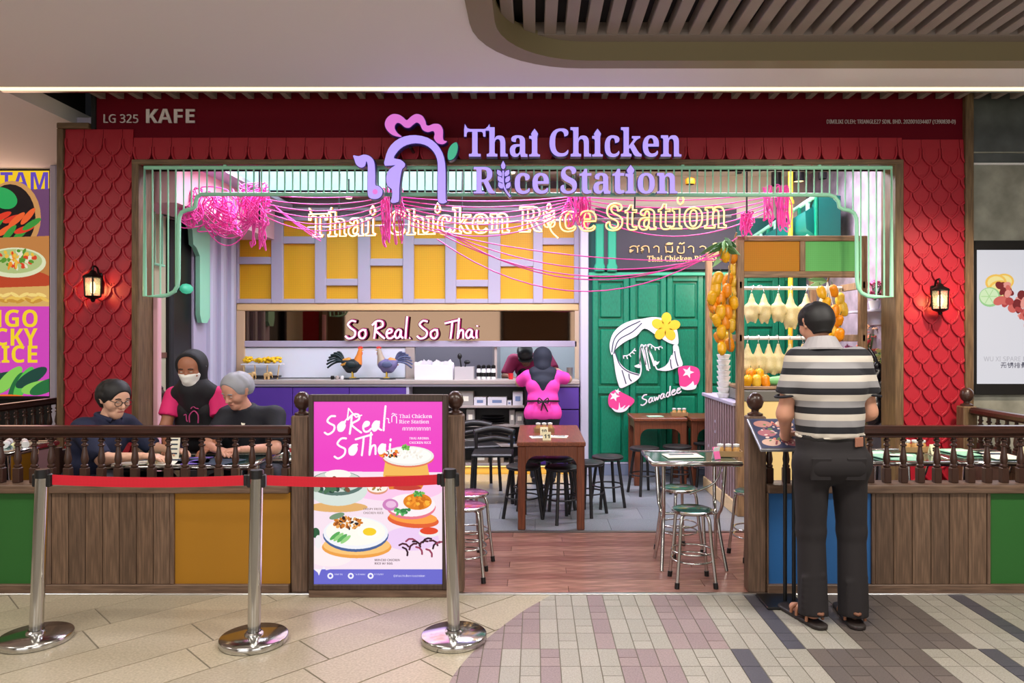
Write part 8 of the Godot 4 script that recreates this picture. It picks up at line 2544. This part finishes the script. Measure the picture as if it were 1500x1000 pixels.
func masked_woman():
	var base := v3(-2.44, 0, -5.3)
	var o := thing("person", "standing woman in black headscarf, white face mask, pink sleeves and black apron, bending over the table", "person", base)
	o.set_meta("label", "woman in black headscarf, white mask and black apron, bending over the men's table")
	var j := rel({"pelvis": v3(-2.43, 0.82, -5.42), "chest": v3(-2.44, 1.01, -5.28), "neck": v3(-2.445, 1.16, -5.2), "head": v3(-2.44, 1.285, -5.14), "face": v3(0.02, -0.3, 1), "up": v3(0, 1, 0.25),
		"shL": v3(-2.275, 1.09, -5.22), "elL": v3(-2.235, 0.86, -5.14), "wrL": v3(-2.22, 0.755, -4.98), "shR": v3(-2.605, 1.09, -5.22), "elR": v3(-2.63, 0.86, -5.14), "wrR": v3(-2.53, 0.755, -4.98),
		"hipL": v3(-2.36, 0.8, -5.42), "knL": v3(-2.35, 0.45, -5.4), "anL": v3(-2.35, 0.08, -5.46), "toL": v3(-2.35, 0.035, -5.34), "hipR": v3(-2.52, 0.8, -5.42), "knR": v3(-2.52, 0.45, -5.4), "anR": v3(-2.52, 0.08, -5.46), "toR": v3(-2.52, 0.035, -5.34), "w": 0.93}, base)
	part("body", skin(j, 0.014, 0.0055, [hand(j.wrL, v3(-0.3, -0.15, 1), v3(0, 1, 0.1), v3(-1, 0, 0), 0.5, 0.92), hand(j.wrR, v3(0.4, -0.15, 1), v3(0, 1, 0.1), v3(1, 0, 0), 0.5, 0.92)]), mat(Color8(160, 104, 78), 0.5), o)
	face_parts(o, j.head, j.face, j.up, mat(Color8(24, 18, 18), 0.6), false)
	var blk := mat(Color8(18, 18, 24), 0.75)
	hijab(o, j.head, j.face, j.up, [[j.neck + v3(0, 0.05, 0.02), j.neck + v3(0, 0.0, 0.02), 0.085, 0.085], [j.neck + v3(-0.02, 0.0, 0.02), (j.shR as Vector3) + v3(0.03, 0.005, 0.01), 0.082, 0.062], [j.neck + v3(0.02, 0.0, 0.02), (j.shL as Vector3) + v3(-0.03, 0.005, 0.01), 0.082, 0.062], [j.neck + v3(0, -0.02, 0.04), j.chest + v3(0, 0.02, 0.08), 0.09, 0.085], [j.chest + v3(-0.05, 0.04, 0.05), j.chest + v3(0.05, 0.04, 0.05), 0.085, 0.085], [j.neck + v3(0, -0.04, -0.04), j.neck + v3(0, -0.18, -0.09), 0.09, 0.06]], blk, 0.008)
	var f: Vector3 = j.face.normalized()
	var u: Vector3 = (j.up - f * j.up.dot(f)).normalized()
	part("face_mask", sdf([[j.head - u * 0.028 + f * 0.03, j.head - u * 0.078 + f * 0.045, 0.079, 0.056], [j.head - u * 0.03 + f * 0.08, j.head - u * 0.05 + f * 0.085, 0.042, 0.034]], 0.006, 0.02, [Plane(u, u.dot(j.head) - 0.008), Plane(-f, -f.dot(j.head) - 0.035)]), mat(Color8(232, 232, 226), 0.7), o)
	for e in [-1.0, 1.0]: part("mask_loop", tube(st0(), [j.head + f.cross(u) * e * 0.072 - u * 0.03 + f * 0.04, j.head + f.cross(u) * e * 0.1 + u * 0.02 - f * 0.01], 0.003, 5), M.white, o)
	var pink := mat(Color8(222, 36, 112), 0.75)
	var b := torso(j, 0.008)
	for e in ["L", "R"]: b.append([j["sh" + e], (j["sh" + e] as Vector3).lerp(j["el" + e], 0.62), 0.066, 0.07, 1])
	part("shirt", sdf(b, 0.011, 0.03), pink, o)
	part("apron", sdf([[j.chest + v3(-0.06, -0.02, 0.045), j.chest + v3(0.06, -0.02, 0.045), 0.095, 0.095], [j.chest + v3(-0.07, -0.12, 0.0), j.chest + v3(0.07, -0.12, 0.0), 0.11, 0.11], [j.pelvis + v3(-0.08, -0.05, 0.03), j.pelvis + v3(0.08, -0.05, 0.03), 0.12, 0.12], [j.pelvis + v3(-0.08, -0.35, 0.06), j.pelvis + v3(0.08, -0.35, 0.06), 0.1, 0.1]], 0.012, 0.04), blk, o)
	part("trousers", sdf(legs(j, 0.015), 0.014, 0.03), blk, o)
	for e in ["L", "R"]: part("shoe", sdf([[j["an" + e] + v3(0, -0.04, -0.03), j["to" + e] + v3(0, 0, 0.04), 0.04, 0.036]], 0.01, 0.02, [Plane(v3(0, -1, 0), 0.0)]), M.black, o)
	# rooster emblem on the apron
	var em := st0()
	var c: Vector3 = j.chest + v3(0.03, -0.05, 0.172)
	tube(em, smooth([c + v3(-0.03, -0.05, 0), c + v3(-0.03, 0.0, 0.0), c + v3(0.0, 0.03, -0.004), c + v3(0.03, 0.0, 0), c + v3(0.03, -0.055, 0)], 4), 0.005, 5)
	tube(em, smooth([c + v3(-0.07, 0.0, 0), c + v3(-0.055, 0.005, 0), c + v3(-0.052, -0.03, 0), c + v3(-0.045, -0.045, 0)], 4), 0.004, 5)
	tube(em, smooth([c + v3(-0.025, 0.045, -0.006), c + v3(-0.01, 0.06, -0.01), c + v3(0.01, 0.05, -0.008), c + v3(0.03, 0.045, -0.008)], 4), 0.004, 5)
	part("emblem", em, mat(Color8(180, 60, 120), 0.6), o)

func grey_man():
	var base := v3(-2.05, 0, -5.15)
	var o := thing("person", "seated grey haired man in black shirt, looking down at the table", "person", base)
	var j := rel({"pelvis": v3(-2.02, 0.56, -5.3), "chest": v3(-2.03, 0.86, -5.2), "neck": v3(-2.055, 1.015, -5.12), "head": v3(-2.085, 1.135, -5.06), "face": v3(-0.42, -0.5, 0.8), "up": v3(-0.1, 1, 0.35),
		"shL": v3(-1.845, 0.95, -5.14), "elL": v3(-1.80, 0.745, -5.0), "wrL": v3(-1.98, 0.755, -4.86), "shR": v3(-2.2, 0.95, -5.16), "elR": v3(-2.27, 0.76, -5.02), "wrR": v3(-2.14, 0.755, -4.86),
		"hipL": v3(-1.93, 0.53, -5.3), "knL": v3(-1.9, 0.53, -4.86), "anL": v3(-1.9, 0.1, -4.92), "toL": v3(-1.9, 0.04, -4.8), "hipR": v3(-2.12, 0.53, -5.3), "knR": v3(-2.14, 0.53, -4.86), "anR": v3(-2.14, 0.1, -4.92), "toR": v3(-2.14, 0.04, -4.8)}, base)
	part("body", skin(j, 0.014, 0.005, [hand(j.wrL, v3(-0.9, -0.05, 0.4), v3(0, 1, 0.1), v3(0.2, 0, 1), 0.5), hand(j.wrR, v3(0.8, -0.05, 0.5), v3(0, 1, 0.1), v3(0.3, 0, -1), 0.5)]), mat(Color8(206, 150, 128), 0.5), o)
	var gm := mat(Color8(150, 152, 160), 0.6)
	face_parts(o, j.head, j.face, j.up, gm, true)
	part("hair", hair(j.head, v3(-0.42, -0.2, 0.8), Vector3.UP, 0.011, 0.006, -0.035, 0.05), gm, o)
	var blk := mat(Color8(20, 22, 34), 0.75)
	var b := torso(j, 0.016)
	for e in ["L", "R"]: b.append([j["sh" + e], (j["sh" + e] as Vector3).lerp(j["el" + e], 0.85), 0.073, 0.064, 1])
	part("shirt", sdf(b, 0.012, 0.035, [Plane(v3(-0.1, 1, 0.35).normalized(), v3(-0.1, 1, 0.35).normalized().dot(j.neck) + 0.012)]), blk, o)
	part("chest_print", prism(st0(), flame(Vector2(0, 0), 0.03, 0.04), 0, 0.004, Transform3D(Basis(Vector3.RIGHT, -0.35), j.chest + v3(-0.015, 0.05, 0.128))), M.paper, o)
	part("trousers", sdf(legs(j, 0.012) + [[j.pelvis + v3(-0.08, 0, 0), j.pelvis + v3(0.08, 0, 0), 0.115, 0.115]], 0.014, 0.03), mat(Color8(60, 62, 72), 0.8), o)
	for e in ["L", "R"]: part("shoe", sdf([[j["an" + e] + v3(0, -0.05, -0.03), j["to" + e] + v3(0, 0, 0.05), 0.045, 0.038]], 0.01, 0.02, [Plane(v3(0, -1, 0), 0.0)]), M.black, o)

func counter_woman():
	var base := v3(0.08, 0, -7.6)
	var o := thing("person", "woman seen from behind in dark headscarf and bright pink shirt, leaning on the kitchen counter", "person", base)
	var j := rel({"pelvis": v3(0.08, 0.73, -7.58), "chest": v3(0.08, 1.0, -7.62), "neck": v3(0.08, 1.15, -7.66), "head": v3(0.075, 1.275, -7.7), "face": v3(-0.1, -0.4, -1), "up": v3(0, 1, -0.3),
		"shL": v3(-0.08, 1.1, -7.64), "elL": v3(-0.17, 1.03, -7.74), "wrL": v3(-0.06, 1.1, -7.9), "shR": v3(0.24, 1.1, -7.64), "elR": v3(0.35, 1.07, -7.72), "wrR": v3(0.24, 1.16, -7.86),
		"hipL": v3(0.0, 0.72, -7.58), "knL": v3(0.0, 0.4, -7.6), "anL": v3(0.0, 0.08, -7.55), "toL": v3(0.0, 0.035, -7.68), "hipR": v3(0.16, 0.72, -7.58), "knR": v3(0.17, 0.4, -7.6), "anR": v3(0.17, 0.08, -7.55), "toR": v3(0.17, 0.035, -7.68), "w": 0.92}, base)
	part("body", skin(j, 0.016, 0.008, [hand(j.wrL, v3(0.5, -0.2, -1), v3(0, 1, 0), v3(1, 0, 0), 0.5, 0.9), hand(j.wrR, v3(-0.5, -0.4, -1), v3(0, 1, 0), v3(-1, 0, 0), 0.5, 0.9)]), mat(Color8(196, 150, 124), 0.5), o)
	face_parts(o, j.head, j.face, j.up, M.black, true)
	var nav := mat(Color8(20, 26, 44), 0.75)
	hijab(o, j.head, j.face, j.up, [[j.neck + v3(-0.08, -0.02, 0.03), j.neck + v3(0.08, -0.02, 0.03), 0.08, 0.08], [j.neck + v3(-0.07, -0.1, 0.06), j.neck + v3(0.07, -0.1, 0.06), 0.07, 0.07], [j.neck + v3(0, -0.12, 0.085), j.neck + v3(0.0, -0.33, 0.13), 0.085, 0.028]], nav, 0.009)
	var pk := mat(Color8(240, 62, 170), 0.75)
	var b := torso(j, 0.014)
	for e in ["L", "R"]: b.append([j["sh" + e], (j["sh" + e] as Vector3).lerp(j["el" + e], 0.85), 0.07, 0.066, 1])
	b.append([j.pelvis + v3(-0.08, -0.01, 0), j.pelvis + v3(0.08, -0.01, 0), 0.118, 0.118])
	for k in 5: b.append([j.pelvis + v3(-0.11 + 0.05 * k, 0.02, 0.11), j.pelvis + v3(-0.08 + 0.04 * k, 0.14, 0.1), 0.012, 0.006, 0, 0.02])
	part("shirt", sdf(b, 0.012, 0.03, [Plane(v3(0, -1, 0), -0.66)]), pk, o)
	var s := st0()
	tube(s, smooth([j.pelvis + v3(-0.17, 0.12, 0.04), j.pelvis + v3(-0.06, 0.13, 0.125), j.pelvis + v3(0, 0.125, 0.132), j.pelvis + v3(0.06, 0.13, 0.125), j.pelvis + v3(0.17, 0.12, 0.04)], 4), 0.01, 6)
	tube(s, smooth([j.pelvis + v3(0.0, 0.125, 0.135), j.pelvis + v3(-0.04, 0.16, 0.14), j.pelvis + v3(-0.05, 0.11, 0.14), j.pelvis + v3(0, 0.125, 0.138), j.pelvis + v3(0.05, 0.16, 0.14), j.pelvis + v3(0.05, 0.11, 0.14), j.pelvis + v3(0, 0.125, 0.138)], 4), 0.007, 5)
	tube(s, [j.pelvis + v3(0.0, 0.12, 0.136), j.pelvis + v3(0.05, 0.02, 0.14)], 0.007, 5)
	tube(s, [j.pelvis + v3(0.0, 0.12, 0.136), j.pelvis + v3(-0.02, 0.03, 0.14)], 0.007, 5)
	part("apron_strings", s, M.black, o)
	part("trousers", sdf(legs(j, 0.014) + [[j.pelvis + v3(-0.07, -0.04, 0), j.pelvis + v3(0.07, -0.04, 0), 0.112, 0.112]], 0.014, 0.03, [Plane(v3(0, 1, 0), 0.75)]), mat(Color8(22, 22, 30), 0.8), o)
	for e in ["L", "R"]: part("shoe", sdf([[j["an" + e] + v3(0, -0.04, 0.03), j["to" + e] + v3(0, 0, -0.04), 0.04, 0.036]], 0.012, 0.02, [Plane(v3(0, -1, 0), 0.0)]), M.black, o)

func cook():
	var base := v3(-0.08, 0, -8.85)
	var o := thing("person", "cook in maroon shirt, black apron and black cap bending behind the kitchen counter", "person", base)
	var j := rel({"pelvis": v3(-0.06, 0.88, -9.0), "chest": v3(-0.06, 1.14, -8.82), "neck": v3(-0.09, 1.24, -8.7), "head": v3(-0.12, 1.3, -8.6), "face": v3(0.1, -0.8, 0.7), "up": v3(0, 0.75, 0.75),
		"shL": v3(0.14, 1.27, -8.74), "elL": v3(0.23, 1.12, -8.62), "wrL": v3(0.1, 1.08, -8.5), "shR": v3(-0.27, 1.24, -8.74), "elR": v3(-0.36, 1.05, -8.66), "wrR": v3(-0.3, 1.06, -8.48),
		"hipL": v3(0.03, 0.85, -9.0), "knL": v3(0.03, 0.47, -8.95), "anL": v3(0.03, 0.08, -9.0), "toL": v3(0.03, 0.035, -8.85), "hipR": v3(-0.15, 0.85, -9.0), "knR": v3(-0.15, 0.47, -8.95), "anR": v3(-0.15, 0.08, -9.0), "toR": v3(-0.15, 0.035, -8.85)}, base)
	part("body", skin(j, 0.017, 0.009, [hand(j.wrL, v3(-0.5, -0.2, 1), v3(0, 1, 0), v3(-1, 0, 0), 0.5), hand(j.wrR, v3(0.5, -0.2, 1), v3(0, 1, 0), v3(1, 0, 0), 0.5)]), mat(Color8(150, 104, 84), 0.5), o)
	face_parts(o, j.head, j.face, j.up, M.black, true)
	var f: Vector3 = j.face.normalized()
	var u: Vector3 = (j.up - f * j.up.dot(f)).normalized()
	part("cap", merge([sdf([[j.head + u * 0.045 - f * 0.03, j.head + u * 0.05 + f * 0.02, 0.096, 0.092]], 0.01, 0.02, [Plane(-u, -u.dot(j.head) - 0.03)]), sdf([[j.head + u * 0.04 + f * 0.09 - v3(0.04, 0, 0), j.head + u * 0.04 + f * 0.09 + v3(0.04, 0, 0), 0.05, 0.05]], 0.01, 0.02, [Plane(u, u.dot(j.head) + 0.05), Plane(-u, -u.dot(j.head) - 0.036)])]), M.black, o)
	var b := torso(j, 0.014)
	for e in ["L", "R"]: b.append([j["sh" + e], (j["sh" + e] as Vector3).lerp(j["el" + e], 0.9), 0.075, 0.068, 1])
	part("shirt", sdf(b, 0.014, 0.035), mat(Color8(150, 30, 84), 0.75), o)
	part("apron", sdf([[j.chest + v3(-0.06, -0.06, 0.05), j.chest + v3(0.06, -0.06, 0.05), 0.1, 0.1], [j.pelvis + v3(-0.08, 0.0, 0.05), j.pelvis + v3(0.08, 0.0, 0.05), 0.12, 0.12], [j.pelvis + v3(-0.08, -0.3, 0.06), j.pelvis + v3(0.08, -0.3, 0.06), 0.1, 0.1]], 0.015, 0.04), M.black, o)
	part("trousers", sdf(legs(j, 0.014), 0.017, 0.03), M.black_wood, o)
